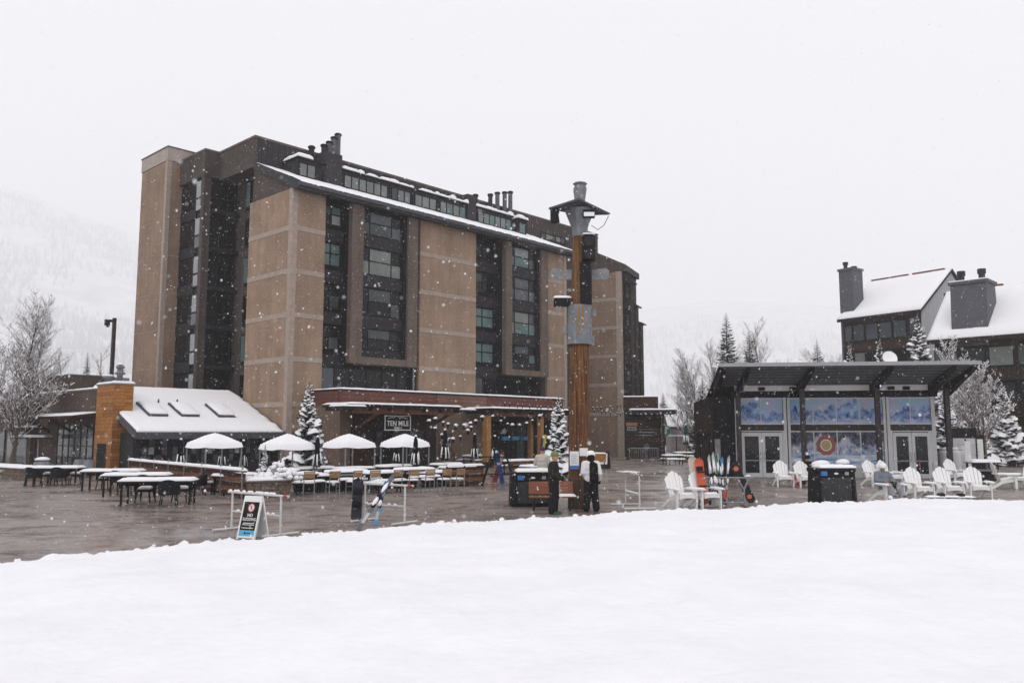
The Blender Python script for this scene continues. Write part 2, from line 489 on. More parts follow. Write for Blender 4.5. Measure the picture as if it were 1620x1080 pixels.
def snow_field():
    vs = []; fs = []
    NX = 1100
    rows = [0, .04, .09, .15, .22, .3, .4, .5, .65, .8, 1.0, 1.2, 1.5]
    while rows[-1] < 34:
        rows.append(rows[-1] + 0.2)
    for j, d in enumerate(rows):
        for i in range(NX + 1):
            x = -20 + 60 * i / NX
            e = edge_y(x) + 0.30 * noise.noise(Vector((x * 0.9, 3.3, 0))) + 0.16 * noise.noise(Vector((x * 3.2, 8.1, 0))) + 0.10 * noise.noise(Vector((x * 8, 1.1, 0))) + 0.05 * noise.noise(Vector((x * 21, 6.1, 0)))
            y = e - d
            z = field_z(x, y) if j else -0.03
            vs.append((x, y, z))
    for j in range(len(rows) - 1):
        for i in range(NX):
            a = j * (NX + 1) + i
            fs.append((a, a + NX + 1, a + NX + 2, a + 1))
    q = MB(); q._add(vs, fs)
    return q.build('snow_field', FIELD_SNOW, smooth=True)
tag(snow_field(), None, None, kind='structure')
def clods():
    q = MB(); rr = random.Random(5)
    for i in range(260):
        x = rr.uniform(-9, 16); d = rr.choice([rr.uniform(-.25, .5), rr.uniform(-.1, .25)])
        y = edge_y(x) + 0.30 * noise.noise(Vector((x * 0.9, 3.3, 0))) - d
        r = rr.choice([.02, .03, .035, .05, .075]) * rr.uniform(.7, 1.3)
        z = max(0.0, field_z(x, y)) + r * .4
        q.blob((x, y, z), r * rr.uniform(.8, 1.4), r, r * .8, 8, 5, .5, i)
    return q.build('snow_clods', SNOW, smooth=True)
tag(clods(), 'loose clods of snow along the edge of the snow field', 'snow', kind='stuff')

# wooded mountains across the valley
def sstep(a, b, x):
    t = max(0.0, min(1.0, (x - a) / (b - a)))
    return t * t * (3 - 2 * t)
MS = 1.8
def hill_z(x, y):
    x /= MS; y /= MS
    t = math.atan2(x, y)
    far = 470 * sstep(1150, 2500, y) * (0.80 + 0.25 * noise.noise(Vector((x * 0.0011, 4.2, 0))))
    left = 640 * sstep(560, 2700, y - 0.25 * (x + 700)) * sstep(0.22, -0.75, x / max(y, 1)) * 1.15
    right = 40 * sstep(0.5, 0.75, x / max(y, 1)) * sstep(400, 900, y)
    n = 26 * noise.noise(Vector((x * 0.004, y * 0.004, 1))) + 9 * noise.noise(Vector((x * 0.013, y * 0.013, 7)))
    return (max(far, left) * 1.0 + right + n * sstep(430, 800, y) - 1.5) * MS
def mountain():
    vs = []; fs = []
    NX, NY = 120, 80
    for j in range(NY + 1):
        y = (330 + 2770 * (j / NY) ** 1.25) * MS
        for i in range(NX + 1):
            x = (-0.98 + 1.96 * i / NX) * y * 0.95
            x = max(-4650, min(4650, x))
            vs.append((x, y, hill_z(x, y)))
    for j in range(NY):
        for i in range(NX):
            a = j * (NX + 1) + i
            fs.append((a, a + 1, a + NX + 2, a + NX + 1))
    q = MB(); q._add(vs, fs)
    return q.build('mountain', mat('mountain_snow', (0.70, 0.70, 0.72), 0.9, 0.25, 0.012, spec=0.05), smooth=True)
tag(mountain(), None, None, kind='structure')
# far wood on the slopes: reads as one mass
def forest():
    q = MB(); rr = random.Random(3)
    made = 0; tries = 0
    while made < 14000 and tries < 120000:
        tries += 1
        y = (560 + 1500 * rr.random() ** 1.3) * MS
        k = -0.72 + 1.25 * rr.random()
        x = k * y
        dens = noise.noise(Vector((x * 0.0026, y * 0.0026, 3))) + 0.4 * noise.noise(Vector((x * 0.008, y * 0.008, 8)))
        if dens < -0.12:
            continue
        z = hill_z(x, y)
        if z < 0.5 and y < 1260 and rr.random() < 0.6:
            continue
        h = rr.uniform(18, 36); r = h * rr.uniform(0.13, 0.19)
        n = 5
        for (a, b, w) in ((0.08, 0.5, 1.0), (0.33, 0.75, 0.72), (0.6, 1.0, 0.45)):
            o = len(q.v); t0 = rr.random() * 6
            for i in range(n):
                t = t0 + 2 * math.pi * i / n
                w2 = w * rr.uniform(0.75, 1.2)
                q.v.append((x + r * w2 * math.cos(t), y + r * w2 * math.sin(t), z + h * a))
            q.v.append((x, y, z + h * b))
            for i in range(n):
                q.f.append((o + i, o + (i + 1) % n, o + n))
        made += 1
    return q.build('distant_forest', mat('snowy_hazed_wood', (0.32, 0.33, 0.34), 0.9, 0.5, 0.05, spec=0.05, color2=(0.54, 0.55, 0.565)))  # pale from snow on the trees and from haze put into the colour
tag(forest(), 'hazy snow-dusted spruce wood covering the mountain slopes', 'forest', kind='stuff')

# ------------------------------------------------------------------ the hotel
HA = rad(43)
HF = Vector((math.sin(HA), math.cos(HA), 0)); HS = Vector((-math.cos(HA), math.sin(HA), 0))
HC = P(458, 500, 51.5); HC.z = 0
HROT = math.pi / 2 - HA
def hp(px, py, t=0.0):
    """point on the hotel's front plane, t metres behind the corner: (x, z)"""
    p0 = HC + HS * t; r = ray(px, py)
    n = Vector((HF.y, -HF.x))
    k = n.dot(p0.to_2d()) / n.dot(r.to_2d())
    q = Vector((0, 0, CAM_H)) + r * k
    return (q - p0).dot(HF), q.z
def hw(x, y, z=0.0):
    return HC + HF * x + HS * y + Vector((0, 0, z))

hotel = thing('hotel', 'tall condominium hotel of tan panels and dark window bays above the patio', 'building', HC, HROT)
FZ = [0, 4.1, 6.96, 9.78, 12.6, 15.42, 18.0]
def hb(name, m, *a, parent=None):
    return bx(name, m, parent or hotel, *a)

def tan_front(x0, x1, first=0, side=None):
    for i in range(first, 6):
        a = FZ[i] + (0.165 if i else 0); b = FZ[i + 1] - (0.165 if i < 5 else 0)
        hb('wall_panel', TAN, x0, x1, 0.0, 0.22, a, b)
        if i < 5:
            hb('concrete_band', BAND, x0, x1, -0.025, 0.2, b + 0.004, b + 0.326)
# corner tower
hb('wall_core', PIER, 0.2, 2.5, 0.21, 5.4, 0, 18.02)
tan_front(0.36, 2.5)
for i in range(6):
    a = FZ[i] + (0.165 if i else 0); b = FZ[i + 1] - (0.165 if i < 5 else 0)
    hb('wall_panel', TAN, 0.0, 0.21, 0.36, 5.4, a, b)
    if i < 5:
        hb('concrete_band', BAND, -0.025, 0.2, 0.36, 5.4, b + 0.004, b + 0.326)
hb('corner_pier', BAND, -0.05, 0.35, -0.05, 0.35, 0, 18.0)
# other tan panels
hb('wall_core', PIER, 10.75, 16.5, 0.21, 5.0, 0, 18.02)
tan_front(10.75, 16.5)
hb('wall_core', PIER, 25.0, 27.6, 0.21, 5.0, 0, 18.02)
tan_front(25.0, 27.3)
hb('corner_pier', BAND, 27.3, 27.65, -0.05, 0.35, 0, 18.0)
# main block behind, stepping back
hb('main_block', STUC, 1.6, 39.0, 5.0, 20.0, 0, 22.6)
hb('recess_wall', DARK, 2.5, 10.75, 0.8, 5.0, 0, 18.02)
hb('recess_wall', DARK, 16.5, 25.0, 0.8, 5.0, 0, 18.02)
# roof slope above the top storey, snow all over it
roof = MB().prism([(-0.8, 17.8), (-0.8, 18.26), (5.0, 20.78), (5.0, 20.3), (-0.4, 17.8)], -0.12, 27.95).build('roof', ROOF, hotel)
MB().prism([(-0.9, 18.0), (-0.9, 18.2), (-0.8, 18.2), (-0.8, 18.0)], -0.12, 27.95).build('gutter', FASC, roof)
def roof_snow():
    q = MB(); NX, NY = 190, 16
    vs = []; fs = []
    for j in range(NY + 1):
        for i in range(NX + 1):
            x = 0.1 + 27.8 * i / NX
            n1 = noise.noise(Vector((x * 1.1, 0.5, 0))); n2 = noise.noise(Vector((x * 4.0, 2.5, 0)))
            y0 = -0.84 + 0.10 * n1 + 0.10 * n2
            y = y0 + (4.97 - y0) * (j / NY)
            th = (0.05 if j else 0.03) + 0.045 * noise.noise(Vector((x * 1.5, y * 1.5, 3)))
            if j == 0:
                th = 0.02
                if n2 > 0.12: th -= 0.5 * (n2 - 0.12)
            vs.append((x, y, 18.27 + (y + 0.8) * 0.434 + max(th, -0.24)))
    for j in range(NY):
        for i in range(NX):
            a = j * (NX + 1) + i
            fs.append((a, a + 1, a + NX + 2, a + NX + 1))
    q._add(vs, fs)
    q.build('snow_cover', SNOW, roof, smooth=True)
roof_snow()
MB().prism([(0.02, 18.03), (5.0, 18.03), (5.0, 20.4), (0.02, 18.22)], 0.0, 0.4).build('gable_wall', STUC, hotel)
# penthouse storey
hb('penthouse_fascia', STUC, 0.0, 1.6, 5.0, 10.0, 20.55, 22.6)
hb('parapet_cap', PIER, -0.06, 39.05, 4.94, 5.3, 22.6, 22.75)
hb('parapet_cap', PIER, -0.06, 0.3, 5.3, 10.0, 22.6, 22.75)
hb('penthouse_wall', RIBD, 0.25, 28.0, 4.93, 5.0, 20.6, 22.6)
for i in range(62):
    hb('metal_rib', RIBD, 0.45 + i * 0.45, 0.5 + i * 0.45, 4.9, 4.93, 20.95, 22.58)
for i in range(36):
    hb('metal_rib', RIB, 28.1 + i * 0.3, 28.16 + i * 0.3, 4.95, 5.0, 17.0, 22.58)
def window(parent, x0, x1, y, z0, z1, cols, rows, mats, fr=0.06, frame=DARK, depth=0.08, sub=None, colw=None):
    """framed window facing -y; each pane its own piece"""
    f = MB()
    f.box(x0, x1, y, y + depth, z0, z0 + fr); f.box(x0, x1, y, y + depth, z1 - fr, z1)
    cw = colw or [1.0 / cols] * cols
    xs = [x0]
    for w in cw: xs.append(xs[-1] + (x1 - x0) * w)
    rh = rows if isinstance(rows, list) else [1.0 / rows] * rows
    zs = [z0]
    for h in rh: zs.append(zs[-1] + (z1 - z0) * h)
    for i, x in enumerate(xs):
        a = x if i == 0 else (x - fr if i == len(xs) - 1 else x - fr / 2)
        f.box(a, a + fr, y + 0.002, y + depth - 0.002, z0 + fr, z1 - fr)
    for z in zs[1:-1]:
        f.box(x0 + fr, x1 - fr, y + 0.004, y + depth - 0.004, z - fr / 2, z + fr / 2)
    w = f.build('window', frame, parent)
    k = 0
    for j in range(len(rh)):
        for i in range(len(cw)):
            m = mats[k % len(mats)] if isinstance(mats, list) else mats
            k += 1
            MB().box(xs[i] + fr / 2, xs[i + 1] - fr / 2, y + depth * 0.5, y + depth * 0.7, zs[j] + fr / 2, zs[j + 1] - fr / 2).build('pane', m, w)
    return w
DORM = [(473, 512, 270, 3, [GL_CUR, GL_CUR, GL_DK]), (544, 614, 295, 6, [GL_CUR]), (619, 650, 310, 3, [GL_MD, GL_CUR, GL_CUR]), (656, 691, 320, 3, [GL_CUR]), (696, 737, 330, 4, [GL_CUR, GL_TEAL]),
        (756, 809, 348, 6, [GL_CUR, GL_CUR, GL_TEAL]), (821, 832, 358, 1, [GL_TEAL])]
DY = 3.0
for k, (pa, pb_, py, n, ms) in enumerate(DORM):
    a = hp(pa, py, DY)[0]; b = hp(pb_, py, DY)[0]
    d = MB().box(a - 0.12, b + 0.12, DY + 0.05, 4.9, 19.7, 21.2).build('dormer', DARK2, hotel)
    MB().box(a - 0.2, b + 0.2, DY - 0.1, 4.9, 21.2, 21.32).build('dormer_roof', DARK, d)
    q = MB()
    x = a - 0.15
    rr = random.Random(k + 5)
    while x < b:
        w = rr.uniform(0.5, 1.6)
        if rr.random() < 0.85:
            q.snow(x, min(b + 0.2, x + w), DY - 0.12, 4.8, 21.33, rr.uniform(0.2, 0.42), seed=k + x, step=0.15, rag=0.05)
        x += w + (0.02 if rr.random() < 0.7 else 0.35)
    if q.v:
        q.build('snow_cover', SNOW, d, smooth=True)['kind'] = 'stuff'
    window(hotel, a, b, DY - 0.02, 19.98, 20.98, n, 1, ms, 0.07)
hb('dark_bay', RIBD, hp(514, 290, DY)[0], hp(541, 290, DY)[0], DY + 0.02, 4.89, 19.6, 22.3)
hb('dark_bay', RIBD, hp(740, 340, DY)[0], hp(753, 340, DY)[0], DY + 0.02, 4.89, 19.6, 22.2)
hb('penthouse_wall', DARK2, 2.2, 25.5, DY + .4, 4.88, 19.6, 21.25)
window(hotel, 29.9, 33.6, 4.88, 20.7, 21.35, 5, 1, [GL_MD, GL_CUR], 0.07)
# flue pipes in two rows on the roof
for xs, tops in (((4.25, 5.3, 5.75, 6.15, 6.5), (22.95, 23.35, 23.7, 24.15, 24.5)), ((20.9, 22.75, 23.65, 24.6, 25.35), (22.95, 23.4, 23.75, 24.0, 24.2))):
    for i, (x, zt) in enumerate(zip(xs, tops)):
        r = 0.2
        p = MB().tube((x, 4.6, 21.6), (x, 4.6, zt), r, r, 12).build('flue_pipe', CHIM if i > 1 else DARK2, hotel, smooth=False)
        MB().lathe([(r + .05, zt - .16), (r + .07, zt - .1), (r + .07, zt - .04), (r + .02, zt + .02)], 12, (x, 4.6, 0)).build('flue_cap', DARK, p)
        if i == 0:
            MB().blob((x, 4.6, zt + 0.03), 0.2, 0.2, 0.08, flat=True).build('snow_cover', SNOW, p, True)
# window recesses and bays on the front
def recess(x0, x1):
    for i in range(2, 6):
        a, b = FZ[i], FZ[i + 1]
        ms = {5: [GL_DK, GL_PALE, GL_MD, GL_TEAL], 4: [GL_TEAL, GL_TEAL, GL_TEAL, GL_TEAL], 3: [GL_DK, GL_MD, GL_DK, GL_DK], 2: [GL_DK, GL_SKY, GL_DK, GL_DK]}[i]
        if x0 > 10:
            ms = {5: [GL_DK], 4: [GL_DK, GL_DK, GL_MD, GL_DK], 3: [GL_TEAL], 2: [GL_TEAL]}[i]
        window(hotel, x0 + 0.1, x1 - 0.3, 0.7, a + 0.85, b - 0.35, 2, [0.55, 0.45], ms, 0.09)
        hb('spandrel', DARK2, x0, x1, 0.62, 0.8, a - 0.25, a + 0.55)
recess(2.5, 4.55)
recess(16.5, 19.5)
def bay(x0, x1, wx0, wx1, cols):
    y = -0.4
    hb('bay_pier', PIER, x0 + .12, wx0, y, 0.0, 6.95, 17.85)
    hb('bay_pier', PIER, wx1 + 0.25, x1, y, 0.8, 6.95, 17.85)
    hb('bay_side', DARK, x0 + .14, wx0, 0.002, 0.8, 6.96, 17.85)
    hb('bay_sill', PIER, wx0, wx1 + 0.25, y + 0.003, 0.8, 6.95, 7.42)
    hb('bay_back', DARK, wx0, wx1 + 0.25, 0.3, 0.8, 7.42, 17.85)
    hb('bay_reveal', DARK, wx1, wx1 + 0.25, -0.2, 0.3, 7.42, 17.85)
    for i in range(2, 6):
        a, b = FZ[i], FZ[i + 1]
        if i == 2: a = 7.42
        hb('spandrel', DARK2, wx0, wx1, 0.02, 0.3, a - (0.0 if i == 2 else 0.3), a + 0.55)
        wz0, wz1 = a + 0.58, b - 0.34
        window(hotel, wx0 + 0.03, wx1 - 0.03, 0.04, wz0, wz1, 3, [0.52, 0.48], cols[i], 0.07, colw=[0.22, 0.53, 0.25])
bay(4.25, 10.2, 5.35, 9.05, {5: [GL_MD, GL_MD, GL_SKY, GL_DK, GL_SKY, GL_DK], 4: [GL_CUR, GL_CUR, GL_CUR, GL_DK, GL_CUR, GL_DK], 3: [GL_DK, GL_DK, GL_MD, GL_DK, GL_MD, GL_DK], 2: [GL_DK, GL_DK, GL_DK, GL_DK, GL_MD, GL_DK]})
bay(19.35, 24.75, 20.25, 23.6, {5: [GL_TEAL, GL_TEAL, GL_MD, GL_DK, GL_PALE, GL_DK], 4: [GL_MD, GL_SKY, GL_SKY, GL_DK, GL_SKY, GL_DK], 3: [GL_CUR, GL_TEAL, GL_TEAL, GL_MD, GL_CUR, GL_MD], 2: [GL_DK, GL_DK, GL_TEAL, GL_DK, GL_SKY, GL_DK]})
# glazing of the storey just above the tavern roof
for (a, b, n) in ((2.6, 10.6, 6), (16.6, 24.9, 6)):
    window(hotel, a, b, 0.66, 4.5, 6.7, n, 1, [GL_SKY, GL_DK, GL_DK, GL_DK, GL_DK, GL_DK], 0.09)
MB().tube((10.5, 0.3, 5), (10.5, 0.3, 17.8), 0.07, n=8).build('downpipe', GREYM, hotel)
# stepped end facade, left of the corner tower
hb('return_wall', STUC, 1.58, 1.9, 5.4, 10.0, 0, 20.55)
hb('end_block', DARK, -0.85, 1.58, 10.2, 14.0, 0, 20.6)
hb('end_fascia', STUC, -1.1, 1.58, 10.0, 14.0, 20.75, 22.6)
hb('parapet_cap', PIER, -1.15, -0.8, 9.95, 14.0, 22.6, 22.74)
hb('parapet_cap', PIER, -0.8, -0.06, 9.95, 10.3, 22.6, 22.74)
hb('end_pier', STUC, -1.08, -0.55, 10.02, 10.5, 0, 20.75)
for i in range(1, 7):
    z = [0, 4.1, 6.96, 9.78, 12.6, 15.42, 18.2][i]
    zt = z + 2.3
    hb('balcony_slab', DARK2, -0.5, 1.5, 9.6, 10.2, z - 0.15, z + 0.12)
    hb('balcony_rail', DARK, -0.5, 1.5, 9.6, 9.66, z + 0.95, z + 1.02)
    w = window(hotel, 0.2, 1.4, 10.1, z + 0.3, zt, 2, 1, [GL_DK], 0.07)
    # end windows on the side plane
    f = MB().box(-0.95, -0.87, 10.55, 11.45, z + 0.15, zt + 0.1).box(-0.97, -0.87, 10.5, 10.56, z, zt + 0.2).box(-0.97, -0.87, 11.44, 11.5, z, zt + 0.2).box(-0.97, -0.87, 10.5, 11.5, z + 1.05, z + 1.12).build('window', DARK2, hotel)
    MB().box(-0.975, -0.955, 10.6, 11.4, z + 1.16, zt + 0.05).build('pane', GL_PALE, f)
    MB().box(-0.975, -0.955, 10.6, 11.4, z + 0.2, z + 1.0).build('pane', GL_SKY if i % 2 else GL_PALE, f)
    MB().box(-0.93, -0.87, 11.55, 13.85, z + 0.5, zt).build('pane', GL_DK, hotel)
    hb('spandrel', DARK2, -0.93, -0.85, 11.5, 13.95, z - 0.35, z + 0.42)
    f = MB().box(1.45, 1.575, 8.0, 8.6, z + 0.2, zt).build('window', DARK, hotel)
    MB().box(1.43, 1.45, 8.05, 8.55, z + 0.4, zt - 0.1).build('pane', GL_DK if i % 2 else GL_TEAL, f)
# far tan stair tower
hb('wall_core', STUC, -1.9, 1.0, 14.2, 18.4, 0, 22.6)
zs = [0, 4.2, 7.0, 9.8, 12.6, 15.4, 18.2, 22.55]
for i in range(7):
    a = zs[i] + (0.03 if i else 0); b = zs[i + 1] - 0.03
    hb('wall_panel', TANC, -1.75, -0.2, 14.0, 14.2, a, b)
    hb('wall_panel', TANC, -2.05, -1.89, 14.3, 18.5, a, b)
    if i < 6:
        hb('concrete_band', BAND, -1.75, -0.2, 14.02, 14.2, b + .002, b + .058)
        hb('concrete_band', BAND, -2.03, -1.89, 14.3, 18.5, b + .002, b + .058)
hb('corner_pier', BAND, -2.08, -1.75, 13.97, 14.3, 0, 22.55)
hb('tower_crown', CAPC, -2.1, 1.0, 13.94, 18.55, 22.55, 23.55)
hb('tower_cap', PIER, -2.14, 1.04, 13.9, 18.6, 23.55, 23.65)

# ------------------------------------------------------------------ rear wing of the hotel, right of the pole
WD = P(985, 600, 80); WD.z = 0
wing = thing('hotel_wing', 'rear hotel wing with tan panels and dark stepped window bays right of the totem pole', 'building', WD, -math.atan2(0.395, 0.918))
def wb_(name, m, *a): return bx(name, m, wing, *a)
wb_('wall_core', PIER, -9.0, -0.2, 0.21, 5.2, 0, 18.2)
for i in range(6):
    a = FZ[i] + (0.165 if i else 0); b = FZ[i + 1] - (0.165 if i < 5 else -0.2)
    wb_('wall_panel', TANC, -9.0, -0.55, 0.0, 0.22, a, b)
    if i < 5:
        wb_('concrete_band', BAND, -9.0, -0.55, -0.025, 0.2, b + .004, b + .326)
wb_('corner_pier', BAND, -0.55, 0.0, -0.05, 0.4, 0, 18.2)
MB().prism([(0.5, 18.2), (0.5, 18.8), (-5.2, 21.6), (-9.5, 21.6), (-9.5, 18.2)], -0.1, 5.2, axis='y').build('gable_wall', STUC, wing)
wb_('upper_block', STUC, -16, -5.2, 1.5, 6, 0, 22.4)
for k, x in enumerate((-4.2, -3.5)):
    p = MB().tube((x, 3, 20.5), (x, 3, 22.3 + 0.3 * k), 0.2, n=10).build('flue_pipe', DARK2, wing)
    MB().lathe([(.25, 22.1 + .3 * k), (.27, 22.2 + .3 * k), (.2, 22.35 + .3 * k)], 10, (x, 3, 0)).build('flue_cap', DARK, p)
wb_('end_wall', DKBROWN, -0.2, 0.15, 0.45, 5.2, 0, 18.2)
for (y0, y1, xo, zt) in ((.7, 2.0, .75, 17.1), (2.3, 3.5, .8, 14.9), (3.8, 4.9, .9, 13.3)):
    b = MB().box(0.15, xo, y0, y1, 5.2, zt).build('bay', DKBROWN, wing)
    MB().prism([(0.15, zt + 0.55), (0.15, zt), (xo + 0.3, zt), (xo + 0.3, zt + 0.12)], y0 - 0.2, y1 + 0.2, axis='y').build('bay_roof', DARK2, b)
    for i in range(4):
        z = zt - 2.5 - 2.75 * i
        if z < 5.3: break
        window(wing, 0.25, xo - 0.1, y0 - 0.06, z + 0.9, z + 2.1, 1, 2, [GL_SKY, GL_MD], 0.06)
        wb_('balcony_rail', DARK2, 0.15, xo + 0.05, y0 - 0.25, y0 - 0.2, z - 0.1, z + 0.75)
# ------------------------------------------------------------------ tavern: the one-storey front below the hotel
tav = thing('tavern', 'low tavern front with red board parapet and snowy canopies below the hotel', 'building', HC, HROT)
def tb(name, m, *a, parent=None): return bx(name, m, parent or tav, *a)
TY = -3.3
tb('wall', mat('tavern_stucco', (0.165, 0.118, 0.088), 0.9, 0.12, 1.2, spec=0.15, bump=0.4, bscale=50), 1.75, 23.0, TY + 0.1, -0.06, 0, 4.2)
for (a, b) in ((1.7, 9.6), (9.62, 14.4), (14.42, 23.1)):
    for i in range(3):
        tb('parapet_board', REDW if a != 9.62 else mat('rose_stucco', (.19, .098, .075), .9, .15, 1.5), a, b - 0.01, TY - 0.02 * (i % 2) - 0.02, TY + 0.2, 4.12 + i * 0.27, 4.12 + i * 0.27 + 0.255)
for i in range(3):
    tb('parapet_board', REDW, 1.66 - 0.015 * (i % 2), 1.85, TY + 0.2, -0.06, 4.12 + i * 0.27, 4.12 + i * 0.27 + 0.255)
tb('parapet_cap', DARK2, 1.6, 23.15, TY - 0.1, -0.06, 4.935, 5.0)
MB().snow(1.55, 23.2, TY - 0.12, -0.1, 5.0, 0.11, seed=2, step=0.4).build('snow_cover', SNOW, tav, True)
# timber and glass front left of the stucco
tb('timber_wall', BROWNW, 2.55, 9.5, TY - 0.01, TY + 0.1, 0, 4.1)
for i in range(20):
    if i * 0.205 < 4.0:
        tb('wall_board', BROWNW, 2.55, 4.2, TY - 0.035, TY - 0.012, 0.01 + i * 0.205, 0.2 + i * 0.205)
        tb('wall_board', DKBROWN, 8.6, 9.5, TY - 0.035, TY - 0.012, 0.01 + i * 0.205, 0.2 + i * 0.205)
window(tav, 4.3, 8.5, TY - 0.08, 0.1, 2.5, 6, [0.3, 0.7], [GL_DK, GL_DK, GL_MD, GL_DK], 0.07, frame=DARK)
window(tav, 9.9, 11.0, TY - 0.02, 0.7, 2.3, 1, 5, [GL_PALE, GL_SKY, GL_PALE], 0.06, frame=RUSTW)
tb('timber_wall', DKBROWN, 14.5, 22.4, TY - 0.01, TY + 0.1, 0, 4.1)
window(tav, 14.7, 22.2, TY - 0.1, 0.1, 3.2, 8, [0.7, 0.3], [GL_DK, GL_DK, GL_DK, GL_MD], 0.08, frame=DARK)
tb('plinth', STONE, 11.2, 14.45, TY - 0.12, TY + 0.1, 0, 0.9)
# canopies
def canopy(x0, x1, y0, z, posts):
    c = tb('canopy', DARK, x0, x1, y0, TY - 0.12, z - 0.16, z)
    MB().snow(x0 - .03, x1 + .03, y0 - .03, TY - 0.15, z + .002, 0.12, seed=x0, step=0.3).build('snow_cover', SNOW, c, True)
    tb('beam', RUSTW, x0 + 0.5, x1 - 0.4, y0 + 0.35, y0 + 0.55, z - 0.52, z - 0.162)
    n = int((x1 - x0) / 1.3)
    for i in range(n + 1):
        x = x0 + 0.2 + (x1 - x0 - 0.5) * i / n
        tb('rafter', BROWNW, x, x + 0.14, y0 + 0.1, TY - 0.15, z - 0.36, z - 0.165)
    return c
canopy(0.3, 9.2, -6.2, 3.98, [])
canopy(12.0, 20.6, -6.2, 3.98, [])
MB().bar((3.0, TY - 0.1, 2.7), (3.0, -5.5, 3.55), 0.16).build('brace', RUSTW, tav)
MB().bar((8.8, TY - 0.1, 2.7), (8.8, -5.5, 3.55), 0.16).build('brace', RUSTW, tav)
for (x, y0, w, z) in ((-0.5, -6.7, 1.6, 3.72), (9.0, -6.5, 1.2, 3.7)):
    b = tb('bracket_shelf', DARK2, x, x + w, y0, y0 + 1.4, z, z + 0.1)
    MB().snow(x, x + w, y0, y0 + 1.4, z + 0.1, 0.12, seed=x + 3, step=0.2).build('snow_cover', SNOW, b, True)
# timber posts of the second canopy
for k, (px, yy, w) in enumerate(((770, -6.0, 0.42), (855, -6.0, 0.34), (839, -4.6, 0.3))):
    x, _ = hp(px, 690, yy)
    p = tb('post', GOLDW, x - w / 2, x + w / 2, yy - w / 2, yy + w / 2, 0, 3.5 if k < 2 else 3.3)
    tb('post_cap', DARK, x - w / 2 - .1, x + w / 2 + .1, yy - w / 2 - .1, yy + w / 2 + .1, 3.5 if k < 2 else 3.3, 3.62 if k < 2 else 3.45)
    tb('post_shoe', DARK, x - w / 2 - .04, x + w / 2 + .04, yy - w / 2 - .04, yy + w / 2 + .04, 0.0, 0.35)
for (pa, pc_) in ((795, 805), (810, 820), (826, 835)):
    xa, z0 = hp(pa, 696, -3.9); xb, z1 = hp(pc_, 690, -3.9)
    tb('hanging_seat', CYAN, xa, xb, -4.0, -3.8, z0, z1)

# tavern sign hung under the canopy
sx0, sz0 = hp(607, 682, -5.4); sx1, sz1 = hp(651, 656, -5.4)
ts = thing('tavern_sign', 'black framed sign reading TEN MILE TAVERN hung under the snowy canopy', 'sign', hw((sx0 + sx1) / 2, -5.4, sz0), HROT)
W = (sx1 - sx0) / 2; Hs = sz1 - sz0
MB().box(-W, W, 0, 0.06, 0, Hs).build('panel', BLACK, ts)
f = MB()
for (a, b, c, d) in ((-W + .06, W - .06, .06, .11), (-W + .06, W - .06, Hs - .11, Hs - .06), (-W + .06, -W + .11, .11, Hs - .11), (W - .11, W - .06, .11, Hs - .11)):
    f.box(a, b, -0.02, 0.0, c, d)
f.build('border', PAPER, ts)
text('TEN MILE', 0.44, PAPER, ts, Matrix.Translation((0, -0.012, Hs * 0.46)) @ FRONT, sx=0.88, bold=0.007)
text('TAVERN', 0.17, PAPER, ts, Matrix.Translation((0, -0.012, Hs * 0.2)) @ FRONT)
q = MB()
pts = [(-.75, .76), (-.5, .84), (-.36, .8), (-.1, .92), (.15, .8), (.3, .86), (.5, .8), (.75, .76)]
for (a, b), (c, d) in zip(pts[:-1], pts[1:]):
    q.bar((a, -0.01, b * Hs), (c, -0.01, d * Hs), 0.03)
q.build('mountain_line', PAPER, ts)
for x in (-W + .2, W - .2):
    MB().tube((x, 0.03, Hs), (x, 0.03, Hs + 0.5), 0.015, n=6).build('hanger', DARK, ts)

